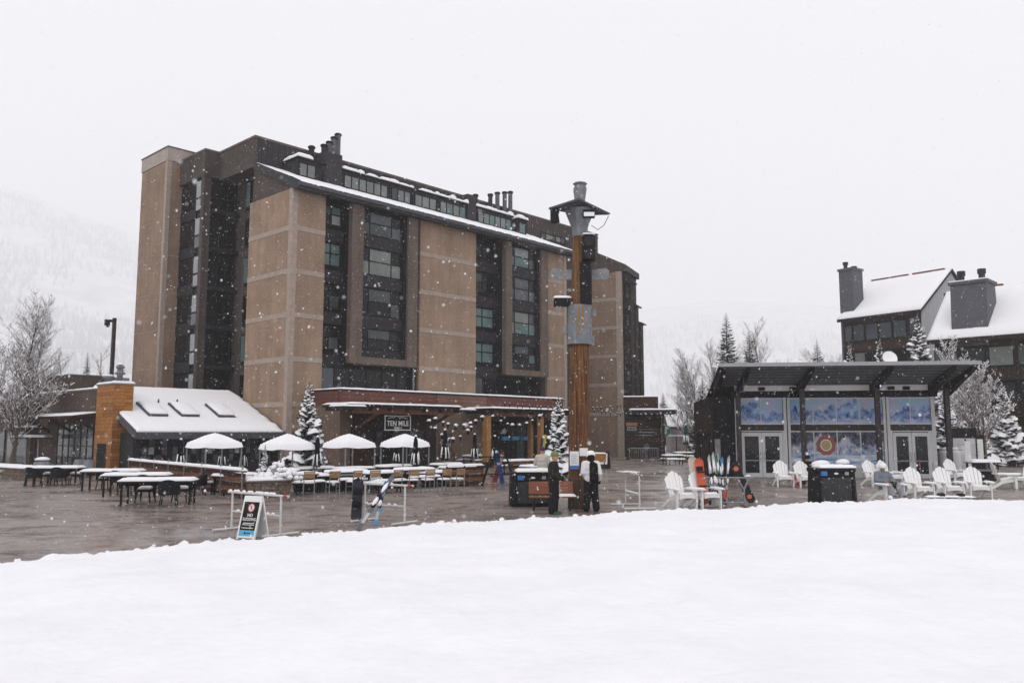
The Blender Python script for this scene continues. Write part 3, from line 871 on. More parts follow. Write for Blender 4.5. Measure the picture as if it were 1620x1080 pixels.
# ------------------------------------------------------------------ glazed lean-to with three skylights
lean = thing('lean_to', 'glazed lean-to restaurant with snowy sloped roof and three skylights', 'building', HC, HROT)
def lb(name, m, *a, parent=None): return bx(name, m, parent or lean, *a)
LX0, LX1, K = -9.15, -0.07, 0.406
rz = lambda y: 2.4 + K * y
lroof = MB().prism([(0.0, 2.05), (0.0, 2.36), (6.5, rz(6.5) - .04), (6.5, rz(6.5) - .4)], LX0, LX1).build('roof', FASC, lean)
lb('fascia', FASC, LX0 - .03, LX1, -0.06, 0.0, 1.98, 2.4, parent=lroof)
MB().prism([(0.0, 1.98), (0.0, 2.42), (2.55, rz(2.55) + .02), (2.55, rz(2.55) - .42)], LX0 - .07, LX0 - 0.002).build('rake_board', FASC, lroof)
def lsnow():
    q = MB(); NX, NY = 90, 60; vs = []; fs = []
    sky = [(-7.65, 1.9, 3.55), (-5.85, 1.9, 3.55), (-3.5, 1.85, 3.5)]
    for j in range(NY + 1):
        for i in range(NX + 1):
            x = LX0 - .05 + (LX1 - LX0 - .02) * i / NX
            y = -0.07 + 6.55 * j / NY
            e = min(1, min(x - LX0 + .05, LX1 - x + (0.3 if y > 1 else 0.0)) / 0.2, (y + 0.07) / 0.22)
            t = 0.17 * math.sqrt(max(0, 1 - (1 - max(0, e)) ** 2)) + 0.02 * noise.noise(Vector((x * 0.9, y * 0.9, 1))) + 0.012 * noise.noise(Vector((x * 5, y * 1.2, 1)))
            right = (LX1 - x) / 0.35 + 0.8 * noise.noise(Vector((y * 1.7, 0.3, 9)))
            if right < 1: t *= max(0.02, min(1, right))
            if y < 0.12: t += 0.022 * math.sin(x * 21)
            vs.append((x, y, rz(y) - 0.03 + max(0.0, t)))
    for j in range(NY):
        for i in range(NX):
            a = j * (NX + 1) + i
            fs.append((a, a + 1, a + NX + 2, a + NX + 1))
    q._add(vs, fs)
    q.build('snow_cover', SNOW, lroof, True)
lsnow()
for x in (-7.25, -5.35, -3.02):
    y0, y1, w = 1.75, 3.6, 0.56
    def zz(y, h): return rz(y) + h
    s = MB().prism([(y0, zz(y0, 0)), (y0, zz(y0, .27)), (y1, zz(y1, .27)), (y1, zz(y1, 0))], x - w, x + w).build('skylight', FASC, lean)
    MB().prism([(y0 + .08, zz(y0 + .08, .272)), (y0 + .08, zz(y0 + .08, .285)), (y1 - .08, zz(y1 - .08, .285)), (y1 - .08, zz(y1 - .08, .272))], x - w + .08, x + w - .08).build('pane', GL_MD, s)
    MB().snow(x - w + .06, x + w, y0 + .0, y1 - 0.12, 0, 0.14, seed=x, step=0.16, over=0.0, rag=0.05, tilt=lambda a, b: rz(b) + 0.286).build('snow_cover', SNOW, s, True)
for (x, y) in ((-6.35, 3.9), (-5.2, 3.9)):
    MB().tube((x, y, rz(y)), (x, y, rz(y) + .36), 0.05, n=8).build('vent_pipe', DARK2, lean)
lb('front_wall', DARK2, LX0 + 0.25, LX1, 0.75, 0.9, 0, 2.5)
lb('end_wall', DARK2, LX0 + 0.12, LX0 + 0.25, 0.75, 6.4, 0, 2.3)
for k in range(5):
    a = LX0 + 0.55 + k * 1.72
    window(lean, a, a + 1.5, 0.68, 0.65, 2.0, 4, 3, [GL_SKY, GL_DK, GL_MD, GL_DK, GL_SKY, GL_PALE, GL_DK], 0.05, frame=BLACK, depth=0.06)

# ------------------------------------------------------------------ cedar clad pillar
ped = thing('cedar_pillar', 'square pillar clad in orange cedar boards with snowy roof vents on top', 'pillar', HC, HROT)
def pb(name, m, *a, parent=None): return bx(name, m, parent or ped, *a)
PX0, PX1, PY0, PY1, PZ = -9.5, -8.42, 2.5, 4.95, 5.02
pb('core', BROWNW, PX0 + .02, PX1 - .02, PY0 + .02, PY1 - .02, 0, PZ - .02)
rr = random.Random(4)
n = 25; h = PZ / n
for i in range(n):
    z0, z1 = i * h + 0.006, (i + 1) * h - 0.006
    # front face boards
    sp = PX0 + (PX1 - PX0) * rr.uniform(0.25, 0.75)
    pb('cedar_board', rr.choice([CEDAR, CEDAR, CEDAR2]), PX0, sp - .004, PY0 - rr.uniform(0, .008), PY0 + .02, z0, z1)
    pb('cedar_board', rr.choice([CEDAR, CEDAR, CEDAR2]), sp + .004, PX1, PY0 - rr.uniform(0, .008), PY0 + .02, z0, z1)
    a = PY0 + .022
    if z1 < 1.75:
        pb('cedar_board', rr.choice([CEDAR, CEDAR2]), PX0 - rr.uniform(0, .008), PX0 + .02, a, 3.15, z0, z1)
        pb('cedar_board', rr.choice([CEDAR, CEDAR2]), PX0 - rr.uniform(0, .008), PX0 + .02, 4.55, PY1, z0, z1)
    else:
        sp = rr.uniform(3.0, 4.4)
        pb('cedar_board', rr.choice([CEDAR, CEDAR, CEDAR2]), PX0 - rr.uniform(0, .008), PX0 + .02, a, sp - .004, z0, z1)
        pb('cedar_board', rr.choice([CEDAR, CEDAR, CEDAR2]), PX0 - rr.uniform(0, .008), PX0 + .02, sp + .004, PY1, z0, z1)
pb('door', DARK, PX0 - .01, PX0 + .02, 3.18, 4.52, 0, 1.72)
pb('roof_edge', GALVL, PX0 - .05, PX1 + .05, PY0 - .05, PY1 + .05, PZ, PZ + .08)
MB().snow(PX0 - .05, PX1 + .05, PY0 - .05, PY1 + .05, PZ + .08, 0.14, seed=5, step=0.2).build('snow_cover', SNOW, ped, True)
v = MB().lathe([(.16, 0), (.16, .5), (.28, .55), (.28, .62), (.16, .68), (.16, .85), (.24, .9), (.22, 1.0), (.05, 1.06)], 14, (-8.95, 3.2, PZ + .1)).build('roof_vent', GALV, ped, True)
MB().blob((-8.95, 3.2, PZ + 1.18), .22, .22, .12, flat=True).blob((-8.75, 3.2, PZ + .85), .12, .12, .08, flat=True).build('snow_cover', SNOW, v, True)
v = MB().lathe([(.2, 0), (.2, .3), (.36, .36), (.34, .42), (.1, .5)], 14, (-9.2, 4.2, PZ + .1)).build('roof_vent', GALV, ped, True)
MB().blob((-9.2, 4.2, PZ + .56), .34, .34, .12, flat=True).build('snow_cover', SNOW, v, True)
v = MB().box(-8.9, -8.0, 4.2, 4.8, PZ + .25, PZ + .5).box(-8.8, -8.7, 4.3, 4.4, PZ, PZ + .25).box(-8.2, -8.1, 4.3, 4.4, PZ, PZ + .25).build('roof_unit', GALVL, ped)
MB().snow(-8.9, -8.0, 4.2, 4.8, PZ + .5, .12, seed=8).build('snow_cover', SNOW, v, True)

# ------------------------------------------------------------------ low brown building left of the pillar
lob = thing('brown_building', 'low brown stucco building with dark gridded glazing left of the cedar pillar', 'building', HC, HROT)
def ob(name, m, *a, parent=None): return bx(name, m, parent or lob, *a)
BST = mat('brown_stucco', (0.098, 0.074, 0.062), 0.9, 0.14, 0.8, spec=0.15, bump=0.3, bscale=50)
X = -9.25
ob('wall', BST, X, -8.0, 4.98, 16.0, 0, 4.85)
ob('parapet_cap', GALVL, X - .06, -8.0, 4.98, 16.0, 4.85, 4.92)
MB().snow(X - .06, -8.0, 4.98, 16.0, 4.92, .1, seed=4, step=.3).build('snow_cover', SNOW, lob, True)
ob('wall', BST, X + 2.2, -5, 16.0, 34.0, 0, 4.5)
ob('roof_box', BST, -9.0, -6.5, 11.2, 18.0, 4.9, 6.0)
ob('roof_box_cap', GALVL, -9.05, -6.45, 11.15, 18.05, 6.0, 6.06)
MB().snow(-9.0, -6.5, 11.2, 18.0, 6.06, .04, seed=3, step=.4).build('snow_cover', SNOW, lob, True)
# grid of dark glazing, facing the plaza on the left
for j in range(6):
    for i in range(4):
        y0 = 5.75 + j * 0.98; z0 = 0.15 + i * 0.68
        f = MB().box(X - .06, X, y0, y0 + .96, z0, z0 + .04).box(X - .06, X, y0, y0 + .04, z0 + .04, z0 + .66).box(X - .06, X, y0 + .92, y0 + .96, z0 + .04, z0 + .66).build('window', BLACK, lob)
        MB().box(X - .03, X - .01, y0 + .04, y0 + .92, z0 + .04, z0 + .66).build('pane', [GL_DK, GL_MD, GL_DK, GL_SKY][(i * 3 + j * 2 + (i == 2)) % 4], f)
c = MB().prism([(X - 1.5, 3.15), (X - 1.5, 3.3), (X, 3.5), (X, 3.3)], 5.0, 13.6, axis='y').build('canopy', BROWNW, lob)
MB().snow(X - 1.5, X - .02, 5.0, 13.6, 0, .09, seed=6, step=.3, tilt=lambda a, b: 3.3 + (a - X + 1.5) * 0.133).build('snow_cover', SNOW, c, True)
for y in (5.3, 9.4, 13.3):
    MB().bar((X, y, 2.4), (X - 1.3, y, 3.15), .14).build('brace', BROWNW, lob)
MB().prism([(14.6, 4.2), (19.5, 5.35), (24.4, 4.2), (24.4, 3.9), (19.5, 5.05), (14.6, 3.9)], X - 1.2, X + 2.2).build('gable_roof', BROWNW, lob)
MB().prism([(15.2, 0), (15.2, 3.95), (19.5, 4.95), (23.8, 3.95), (23.8, 0)], X - .5, X + 2.1).build('gable_wall', BST, lob)
q = MB()
for i in range(24):
    y0 = 14.6 + i * 0.408
    t = lambda y: 5.36 - abs(y - 19.5) * 0.2347
    q.snow(X - 1.22, X - 0.4, y0, y0 + .408, 0, .13, seed=1, step=.2, over=0.001, tilt=lambda a, b: t(b))
q.build('snow_cover', SNOW, lob, True)['kind'] = 'stuff'
for k, y in enumerate((15.8, 18.0, 20.4)):
    f = MB().box(X - .56, X - .5, y, y + 1.9, .2, 2.5).build('window', BLACK, lob)
    MB().box(X - .575, X - .56, y + .1, y + 1.8, .3, 2.4).build('pane', GL_MD if k == 1 else GL_DK, f)
ob('awning', DARK2, X - 1.5, X - .5, 14.0, 16.5, 2.55, 2.65)
MB().snow(X - 1.5, X - .5, 14.0, 16.5, 2.652, .14, seed=6, step=.2).build('snow_cover', SNOW, lob, True)

# ------------------------------------------------------------------ security lamp post behind the pillar
b = P(174, 640, 70); b.z = 0
lp = thing('lamp_post', 'tall dark lamp post with camera head behind the cedar pillar', 'lamp post', b, 0.3)
MB().tube((0, 0, 0), (0, 0, 12.1), .2, .17, 10).build('pole', mat('maroon_pole', (.045, .022, .024), .5, .1, 3), lp)
MB().box(-.75, .1, -.16, .16, 11.75, 11.95).box(-.75, -.35, -.18, .18, 11.45, 11.75).build('lamp_head', BLACK, lp)
MB().tube((-.5, 0, 11.45), (-.5, 0, 11.3), .14, .1, 10).build('camera', BLACK, lp)
# ------------------------------------------------------------------ glazed pavilion with murals
def mural(name, upper):
    m = bpy.data.materials.new(name); m.use_nodes = True
    nt = m.node_tree; b = nt.nodes['Principled BSDF']; L = nt.links.new
    b.inputs['Roughness'].default_value = 0.25; b.inputs['Specular IOR Level'].default_value = 0.25
    tc = nt.nodes.new('ShaderNodeTexCoord'); sp = nt.nodes.new('ShaderNodeSeparateXYZ'); L(tc.outputs['Object'], sp.inputs[0])
    def math_(op, a, bb):
        n = nt.nodes.new('ShaderNodeMath'); n.operation = op
        for i, q in enumerate((a, bb)):
            if isinstance(q, (int, float)): n.inputs[i].default_value = q
            else: L(q, n.inputs[i])
        return n.outputs[0]
    def noise1(scale, w, det=4, xs=1.0, zs=0.0):
        c = nt.nodes.new('ShaderNodeCombineXYZ')
        L(math_('MULTIPLY', sp.outputs['X'], xs), c.inputs[0]); L(math_('MULTIPLY', sp.outputs['Z'], zs), c.inputs[2]); c.inputs[1].default_value = w
        n = nt.nodes.new('ShaderNodeTexNoise'); n.inputs['Scale'].default_value = scale; n.inputs['Detail'].default_value = det; n.inputs['Roughness'].default_value = 0.6
        L(c.outputs[0], n.inputs['Vector'])
        if zs == 0.0: return n.outputs['Fac']
        k = nt.nodes.new('ShaderNodeMapRange'); L(n.outputs['Fac'], k.inputs['Value'])
        k.inputs['From Min'].default_value = 0.36; k.inputs['From Max'].default_value = 0.64
        return k.outputs[0]
    def mix(f, a, bb):
        n = nt.nodes.new('ShaderNodeMixRGB')
        for i, q in enumerate((f, a, bb)):
            if isinstance(q, tuple): n.inputs[i].default_value = (*q, 1)
            elif isinstance(q, (int, float)): n.inputs[i].default_value = q
            else: L(q, n.inputs[i])
        return n.outputs[0]
    def below(hgt, soft=0.03):
        n = nt.nodes.new('ShaderNodeMapRange'); L(math_('SUBTRACT', hgt, sp.outputs['Z']), n.inputs['Value'])
        n.inputs['From Min'].default_value = -soft; n.inputs['From Max'].default_value = soft; return n.outputs[0]
    def band(base, amp, scale, w, det=4):
        return math_('ADD', base, math_('MULTIPLY', math_('SUBTRACT', noise1(scale, w, det), 0.5), amp))
    brush = noise1(5.0, 1.0, 5, 1.0, 1.6)
    if upper:
        sky = mix(noise1(0.45, 5.0, 3, 1, .8), (0.22, 0.36, 0.60), (0.60, 0.46, 0.60))
        sky = mix(noise1(1.2, 6.0, 5, 1, 2), sky, (0.24, 0.46, 0.58))
        shade = noise1(2.2, 1.0, 8, 1.3, 1.0)
        m1 = mix(shade, (0.0, 0.03, 0.26), (0.34, 0.52, 0.74))
        c = mix(below(band(3.60, 4.6, 0.55, 2.0, 7), .05), sky, m1)
        m2 = mix(noise1(5.0, 3.0, 8, 1, 1), (0.0, 0.02, 0.18), (0.42, 0.52, 0.72))
        c = mix(below(band(3.12, 2.4, 0.7, 9.0, 9), .06), c, m2)
        c = mix(below(band(2.96, 0.6, 0.6, 13.0, 5), .10), c, mix(noise1(2.5, 4.0, 6, .5, 2.5), (0.16, 0.27, 0.55), (0.55, 0.61, 0.74)))
    else:
        sky = mix(noise1(1.5, 2.0, 5, 1, 1), (0.28, 0.33, 0.44), (0.50, 0.50, 0.58))
        c = mix(below(band(1.92, 4.2, 0.8, 4.4, 9), .06), mix(noise1(4, 8, 8, 1, 1), (0.0, 0.0, 0.015), (0.12, 0.13, 0.18)), sky)
        c = mix(below(band(1.55, 1.6, 1.1, 7.0, 9), .12), c, mix(noise1(3.0, 1.0, 8, 1, 1), (0.62, 0.64, 0.70), (0.0, 0.05, 0.20)))
        c = mix(below(band(1.22, 0.7, 0.5, 3.0, 5), .08), c, mix(noise1(2.4, 9.0, 7, .35, 3.2), (0.72, 0.74, 0.78), (0.02, 0.18, 0.42)))
    L(c, b.inputs['Base Color'])
    return m
MUR_U = mural('mural_print_upper', True); MUR_L = mural('mural_print_lower', False)
GL_DOOR = mat('door_glass', (0.016, 0.018, 0.021), 0.12, 0.5, 1.5, spec=0.25)
PO = G(1166, 755)
PA = rad(-7.0)
pav = thing('pavilion', 'glazed pavilion with blue mountain murals under a deep shed roof', 'building', PO, PA)
pav.scale = (0.94, 1, 1)
def vb(name, m, *a, parent=None): return bx(name, m, parent or pav, *a)
PW = 10.6
# wall posts, beams
def pframe(x0, x1, z0, z1, y0=0.0, y1=.14): return vb('frame', ALU, x0, x1, y0, y1, z0, z1)
vb('dark_wall', DARK, -1.4, 0.0, .3, 8.5, 0, 4.2)
vb('back_wall', DARK, 0.0, PW, 1.0, 8.5, 0, 3.2)
for (a, b) in ((0.0, .2), (2.62, 2.78), (2.84, 2.98), (7.92, 8.05), (8.1, 8.26), (10.42, 10.62)):
    pframe(a, b, 0, 4.16)
def panes(x0, x1, z0, z1, n, m, fr=.05):
    xs = [x0 + (x1 - x0) * i / n for i in range(n + 1)]
    f = MB().box(x0, x1, .02, .12, z0 - .07, z0).box(x0, x1, .02, .12, z1, z1 + .06)
    for x in xs[1:-1]: f.box(x - fr / 2, x + fr / 2, .03, .11, z0, z1)
    w = f.build('window', ALU, pav)
    for a, b in zip(xs[:-1], xs[1:]):
        MB().box(a + fr / 2, b - fr / 2, .06, .08, z0, z1).build('pane', m, w)
panes(.2, 2.62, 2.82, 4.08, 2, MUR_U); panes(2.98, 7.92, 2.82, 4.08, 4, MUR_U); panes(8.26, 10.42, 2.82, 4.08, 2, MUR_U)
panes(2.98, 7.92, .62, 2.36, 4, MUR_L)
for (a, b) in ((.2, 2.62), (2.98, 7.92), (8.26, 10.42)):
    vb('transom', mat('bronze_beam', (.028, .024, .020), .6, .2, 3), a, b, .0, .1, 2.43, 2.745)
vb('dado', mat('pale_panel', (.42, .42, .42), .6, .05, 2), 2.98, 7.92, .03, .1, .02, .545)
for x in (4.2, 5.45, 6.7):
    vb('dado_joint', GREYM, x, x + .03, .015, .03, .02, .545)
def doors(x0, x1):
    mid = (x0 + x1) / 2
    vb('door_head', ALU, x0, x1, .01, .13, 2.37, 2.43)
    vb('side_jamb', ALU, x0, x0 + .1, .02, .12, 0, 2.37); vb('side_jamb', ALU, x1 - .1, x1, .02, .12, 0, 2.37)
    for (a, b, hx) in ((x0 + .11, mid - .01, mid - .1), (mid + .01, x1 - .11, mid + .1)):
        f = MB().box(a, a + .16, .0, .09, .02, 2.33).box(b - .16, b, .0, .09, .02, 2.33).box(a + .16, b - .16, .0, .09, 2.14, 2.33).box(a + .16, b - .16, .0, .09, .02, .24)
        d = f.build('door', ALU, pav)
        MB().box(a + .16, b - .16, .04, .055, .24, 2.14).build('pane', GL_DOOR, d)
        MB().tube((hx, -.06, .85), (hx, -.06, 1.35), .016, n=8).bar((hx, -.06, .9), (hx, 0, .9), .02).bar((hx, -.06, 1.3), (hx, 0, 1.3), .02).build('handle', GREYM, d)
        MB().box(a + .14, b - .14, -.01, 0.0, 0.86, .92).build('push_bar', GREYM, d)
doors(.2, 2.62); doors(8.26, 10.42)
vb('kick_step', GALVL, -.1, PW + .1, -.5, -.02, 0, .03)
vb('beam', DARK, -.2, PW + .2, .0, .3, 4.17, 4.5)
vb('clerestory', mat('clerestory_panel', (.86, .86, .88), .5, .05, 2), -.0, PW, -.02, .05, 4.5, 4.8)
for x in (1.3, 3.0, 8.2, 9.0):
    vb('flood_lamp', BLACK, x, x + .35, -.12, .0, 4.52, 4.7)
# shed roof: high lip towards the plaza, falling to the back
SL = 0.215
rzp = lambda y: 4.83 - SL * y
RX0, RX1, RY0, RY1 = -1.25, 11.55, -3.5, 8.6
pr = MB().prism([(RY0, rzp(RY0)), (RY0, rzp(RY0) + .08), (RY1, rzp(RY1) + .08), (RY1, rzp(RY1))], RX0, RX1).build('roof', DARK, pav)
MB().box(RX0 - .02, RX1 + .02, RY0 - .08, RY0, rzp(RY0) - .06, rzp(RY0) + .12).build('fascia', mat('zinc_fascia', (.34, .345, .36), .45, .06, 2, metal=.2), pr)
MB().snow(RX0, RX1, RY0 - .05, RY1, 0, .07, seed=3, step=.4, over=0, tilt=lambda a, b: rzp(b) + .09).build('snow_cover', SNOW, pr, True)
i = 0
while RY0 + .04 + i * .17 < 0.15:
    y = RY0 + .04 + i * .17
    MB().prism([(y, rzp(y) - .005), (y, rzp(y) - .05), (y + .1, rzp(y + .1) - .05), (y + .1, rzp(y + .1) - .005)], RX0 + .1, RX1 - .1).build('soffit_slat', mat('soffit_metal', (.115, .118, .128), .5, .1, 2) if i % 3 else FASC, pr)
    i += 1
for x in (-1.15, .12, 3.35, 7.25, 10.3, 11.25):
    MB().prism([(RY0 + .25, rzp(RY0 + .25) - .06), (RY0 + .25, rzp(RY0 + .25) - .2), (.1, rzp(.1) - .62), (.1, rzp(.1) - .06)], x, x + .24).build('rafter', DARK, pav)
PCOL = mat('bronze_column', (.036, .028, .028), .55, .2, 3)
for x in (.02, 3.35, 7.25, 11.0):
    y = -1.0 if x in (3.35, 7.25) else -.5
    top = rzp(y) - .3
    p = vb('column', PCOL, x - .02, x + .22, y, y + .24, 0, top)
vb('side_screen', DKBROWN, -1.5, -1.3, -.6, 6.5, 2.3, 3.5)
for k in range(7):
    vb('screen_post', DKBROWN, -1.45, -1.33, -.5 + k * 1.1, -.38 + k * 1.1, 0, 2.3)
vb('side_panel', GALVL, -1.2, -.9, -.35, -.3, .2, 2.0)
# sun emblem printed on the mural
def disc(r0, r1, x, z, y, n=28, wav=0.0):
    q = MB()
    for k in range(n):
        a0, a1 = 2 * math.pi * k / n, 2 * math.pi * (k + 1) / n
        w0 = 1 + wav * math.sin(a0 * 9); w1 = 1 + wav * math.sin(a1 * 9)
        q._add([(x + r0 * math.cos(a0), y, z + r0 * math.sin(a0)), (x + r1 * w0 * math.cos(a0), y, z + r1 * w0 * math.sin(a0)),
                (x + r1 * w1 * math.cos(a1), y, z + r1 * w1 * math.sin(a1)), (x + r0 * math.cos(a1), y, z + r0 * math.sin(a1))], [(0, 1, 2, 3)])
    return q
EX, EZ = 4.85, 1.68
disc(.3, .52, EX, EZ, .056, wav=.05).build('emblem_ring', mat('emblem_red', (.27, .085, .06), .5, .2, 8), pav)
disc(.26, .3, EX, EZ, .055).build('emblem_ring', PAPER, pav)
disc(.002, .26, EX, EZ, .054).build('emblem_disc', mat('emblem_gold', (.40, .30, .13), .5, .3, 14), pav)
for i in range(9):
    MB().box(EX - .42 + i * .1, EX - .36 + i * .1, .052, .056, .98, 1.05).build('emblem_print', mat('emblem_letter', (.35, .42, .52), .5, .05, 4), pav)

# ------------------------------------------------------------------ houses on the right
H1 = P(1457, 484, 80); H1.z = 0
h1 = thing('gabled_house', 'dark timber house with steep snowy roof, pale gable and slate chimney', 'house', H1, rad(35))
def qb(name, m, *a, parent=None): return bx(name, m, parent or h1, *a)
E1 = 14.6
HWd, SLP = 6.0, 0.72
qb('wall', DKBROWN, .05, 11.9, 0.05, 8.6, 0, E1)
MB().prism([(0, 0), (0, E1), (HWd, E1 + HWd * SLP), (2 * HWd, E1), (2 * HWd, 0)], -.02, .05, axis='y').build('gable_wall', SIDING, h1)
for i in range(31):
    x = .2 + i * .38
    zt = E1 + (x if x < HWd else 2 * HWd - x) * SLP - .1
    qb('siding_batten', SIDING, x, x + .04, -.045, -.02, 6, zt)
r1 = MB().prism([(-.55, E1 - .62), (-.55, E1 - .32), (HWd, E1 + HWd * SLP + .2), (2 * HWd + .5, E1 - .32), (2 * HWd + .5, E1 - .62), (HWd, E1 + HWd * SLP - .1)], -.25, 8.9, axis='y').build('roof', DKBROWN, h1)
MB().snow(-.55, HWd - .1, -.25, 8.9, 0, .22, seed=2, step=.35, tilt=lambda a, b: E1 - .3 + (a + .55) * 0.735).build('snow_cover', SNOW, r1, True)
for (y0, w) in ((.5, 3.4), (4.4, 2.0), (6.6, 2.0)):
    MB().box(HWd - .2, HWd + .1, y0, y0 + w, E1 + HWd * SLP + .0, E1 + HWd * SLP + .33).build('ridge_cap', RUSTW, r1)
for k, zt in enumerate((E1 - 1.0, E1 - 3.9, E1 - 6.6)):
    qb('board_band', BROWNW, -.04, .05, .1, 8.6, zt + .05, zt + .75)
    for (a, b) in ((.5, 1.3), (1.6, 3.0), (3.1, 4.5), (4.6, 6.0), (6.1, 7.4), (7.5, 8.4)):
        f = MB().box(-.06, .05, a, b, zt - 1.75, zt - 1.68).box(-.06, .05, a, b, zt - .1, zt - .03).box(-.06, .05, a, a + .07, zt - 1.68, zt - .1).box(-.06, .05, b - .07, b, zt - 1.68, zt - .1).build('window', BLACK, h1)
        MB().box(-.02, .0, a + .07, b - .07, zt - 1.68, zt - .1).build('pane', [GL_SKY, GL_SKY, GL_MD][(k + int(a)) % 3] if k == 0 else [GL_MD, GL_CUR, GL_DK][(k + int(a)) % 3], f)
w = qb('window', BLACK, 4.5, 5.7, -.1, -.02, E1 + .7, E1 + 1.8)
MB().box(4.62, 5.58, -.12, -.1, E1 + .82, E1 + 1.68).build('pane', GL_PALE, w)
ch = MB().box(.3, 2.2, 7.4, 9.0, 6, 19.6).build('chimney', CHIM, h1)
MB().box(.2, 2.3, 7.3, 9.1, 19.6, 19.85).build('chimney_cap', CHIM, ch)
MB().tube((1.0, 8.6, 19.8), (1.0, 8.6, 20.6), .2, n=10).tube((1.0, 8.6, 20.35), (1.0, 8.6, 20.65), .28, n=10).tube((1.3, 7.8, 19.8), (1.3, 7.8, 20.1), .3, n=10).build('flue', DARK2, ch)

H2 = P(1620, 530, 66); H2.z = 0
h2 = thing('timber_lodge', 'long dark timber lodge with snowy roof and broad slate chimney at the right edge', 'building', H2, rad(45))
def rb(name, m, *a, parent=None): return bx(name, m, parent or h2, *a)
E2 = 10.6
rb('wall', DKBROWN, .05, 10, -8, 6.8, 0, E2)
r2 = MB().prism([(-.9, E2 - .75), (-.9, E2 - .4), (5.2, E2 + 4.6), (11, E2), (11, E2 - .4), (5.2, E2 + 4.2)], -8.2, 7.1, axis='y').build('roof', DKBROWN, h2)
MB().snow(-.9, 5.1, -8.2, 7.1, 0, .25, seed=7, step=.4, tilt=lambda a, b: E2 - .37 + (a + .9) * .82).build('snow_cover', SNOW, r2, True)
for (y0, w) in ((-6, 3.0), (-1.5, 2.2), (2.5, 3.0)):
    MB().box(5.0, 5.3, y0, y0 + w, E2 + 4.4, E2 + 4.76).build('ridge_cap', RUSTW, r2)
cy = 2.7
c2 = MB().prism([(-.3, E2 - 1), (.1, 14.9), (2.6, 14.9), (2.9, E2 - 1)], cy - .2, cy + 2.6, axis='y').build('chimney', CHIM, h2)
MB().box(-.05, 2.75, cy - .35, cy + 2.75, 14.9, 15.15).build('chimney_cap', CHIM, c2)
MB().snow(-.0, 2.7, cy - .3, cy + 2.7, 15.15, .1, seed=1, step=.3).build('snow_cover', SNOW, c2, True)
for (x, y) in ((1.2, cy + .4), (1.2, cy + 2.0)):
    MB().tube((x, y, 15.1), (x, y, 16.1), .26, n=10).tube((x, y, 15.8), (x, y, 16.2), .34, n=10).build('flue', DARK2, c2)
for k, zt in enumerate((E2 - 1.15, E2 - 4.1, 5.0)):
    if k < 2:
        rb('board_band', BROWNW, -.06, .05, -8, 6.75, zt + .02, zt + .5)
        for j in range(7):
            a = -7.6 + j * 2.1; b = a + 1.85
            f = MB().box(-.06, .05, a, b, zt - 1.7, zt - 1.62).box(-.06, .05, a, b, zt - .1, zt - .02).box(-.06, .05, a, a + .07, zt - 1.62, zt - .1).box(-.06, .05, b - .07, b, zt - 1.62, zt - .1).build('window', BLACK, h2)
            MB().box(-.02, .0, a + .07, b - .07, zt - 1.62, zt - .1).build('pane', [GL_MD, GL_DK, GL_CUR][(j * 2 + k) % 3], f)
        d = rb('balcony', DKBROWN, -1.2, .05, -8, 6.75, zt - 2.9, zt - 2.7)
        for j in range(30):
            MB().box(-1.2, -1.14, -7.9 + j * .49, -7.75 + j * .49, zt - 2.7, zt - 1.85).build('balcony_slat', BROWNW, d)
rb('awning_band', BROWNW, -.4, .05, -8, 6.75, 2.95, 3.5)
for j in range(5):
    a = -7.6 + j * 2.7; b = a + 2.3
    f = MB().box(-.08, .05, a, b, .98, 1.05).box(-.08, .05, a, b, 2.75, 2.82).box(-.08, .05, a, a + .07, 1.05, 2.75).box(-.08, .05, b - .07, b, 1.05, 2.75).build('window', BLACK, h2)
    MB().box(-.03, -.01, a + .07, b - .07, 1.05, 2.75).build('pane', mat('mural_scene', (.16, .28, .48), .3, .2, .8, spec=.4, color2=(.46, .53, .62), stretch=(1, 1, 2)), f)
    rb('wall_pier', RUSTW, -.12, .05, b + .02, a + 2.66, 0, 2.9)
rb('stone_base', STONE, -.2, .05, -8, 6.75, 0, .9)

# ------------------------------------------------------------------ kiosk and things past the hotel wing
kb = G(991, 727)
kio = thing('kiosk', 'dark brown log kiosk with snowy flat roof beside the hotel wing', 'kiosk', kb, rad(-8))
for i in range(15):
    MB().box(.0, 3.05, -.02 * (i % 2), 3.0, .02 + i * .26, .26 + i * .26).build('wall_log', DKBROWN if i % 3 else BROWNW, kio)
k = MB().box(.4, 4.3, -1.2, 3.2, 3.95, 4.25).build('roof', DARK2, kio)
MB().snow(.3, 4.2, -1.2, 3.2, 4.25, .14, seed=3, step=.3).build('snow_cover', SNOW, k, True)
for i in range(4):
    MB().box(-.2, 2.8, .2, 3.2, 4.3 + i * .28, 4.56 + i * .28).build('upper_log', BROWNW, kio)
MB().snow(-.2, 2.8, .2, 3.2, 5.42, .1, seed=9, step=.3).build('snow_cover', SNOW, kio, True)
MB().box(3.05, 3.25, -.9, -.7, 0, 3.9).build('post', DKBROWN, kio)
MB().box(.02, 1.0, -.1, -.05, 2.9, 3.2).build('notice_board', mat('salmon_board', (.35, .15, .09), .6, .1, 4), kio)
n_ = MB().box(.1, .9, -.1, -.05, 2.5, 2.82).build('notice_board', GREYM, kio)
for i in range(5):
    MB().box(.2 + i * .13, .28 + i * .13, -.106, -.101, 2.58, 2.74).build('print', BLACK, n_)
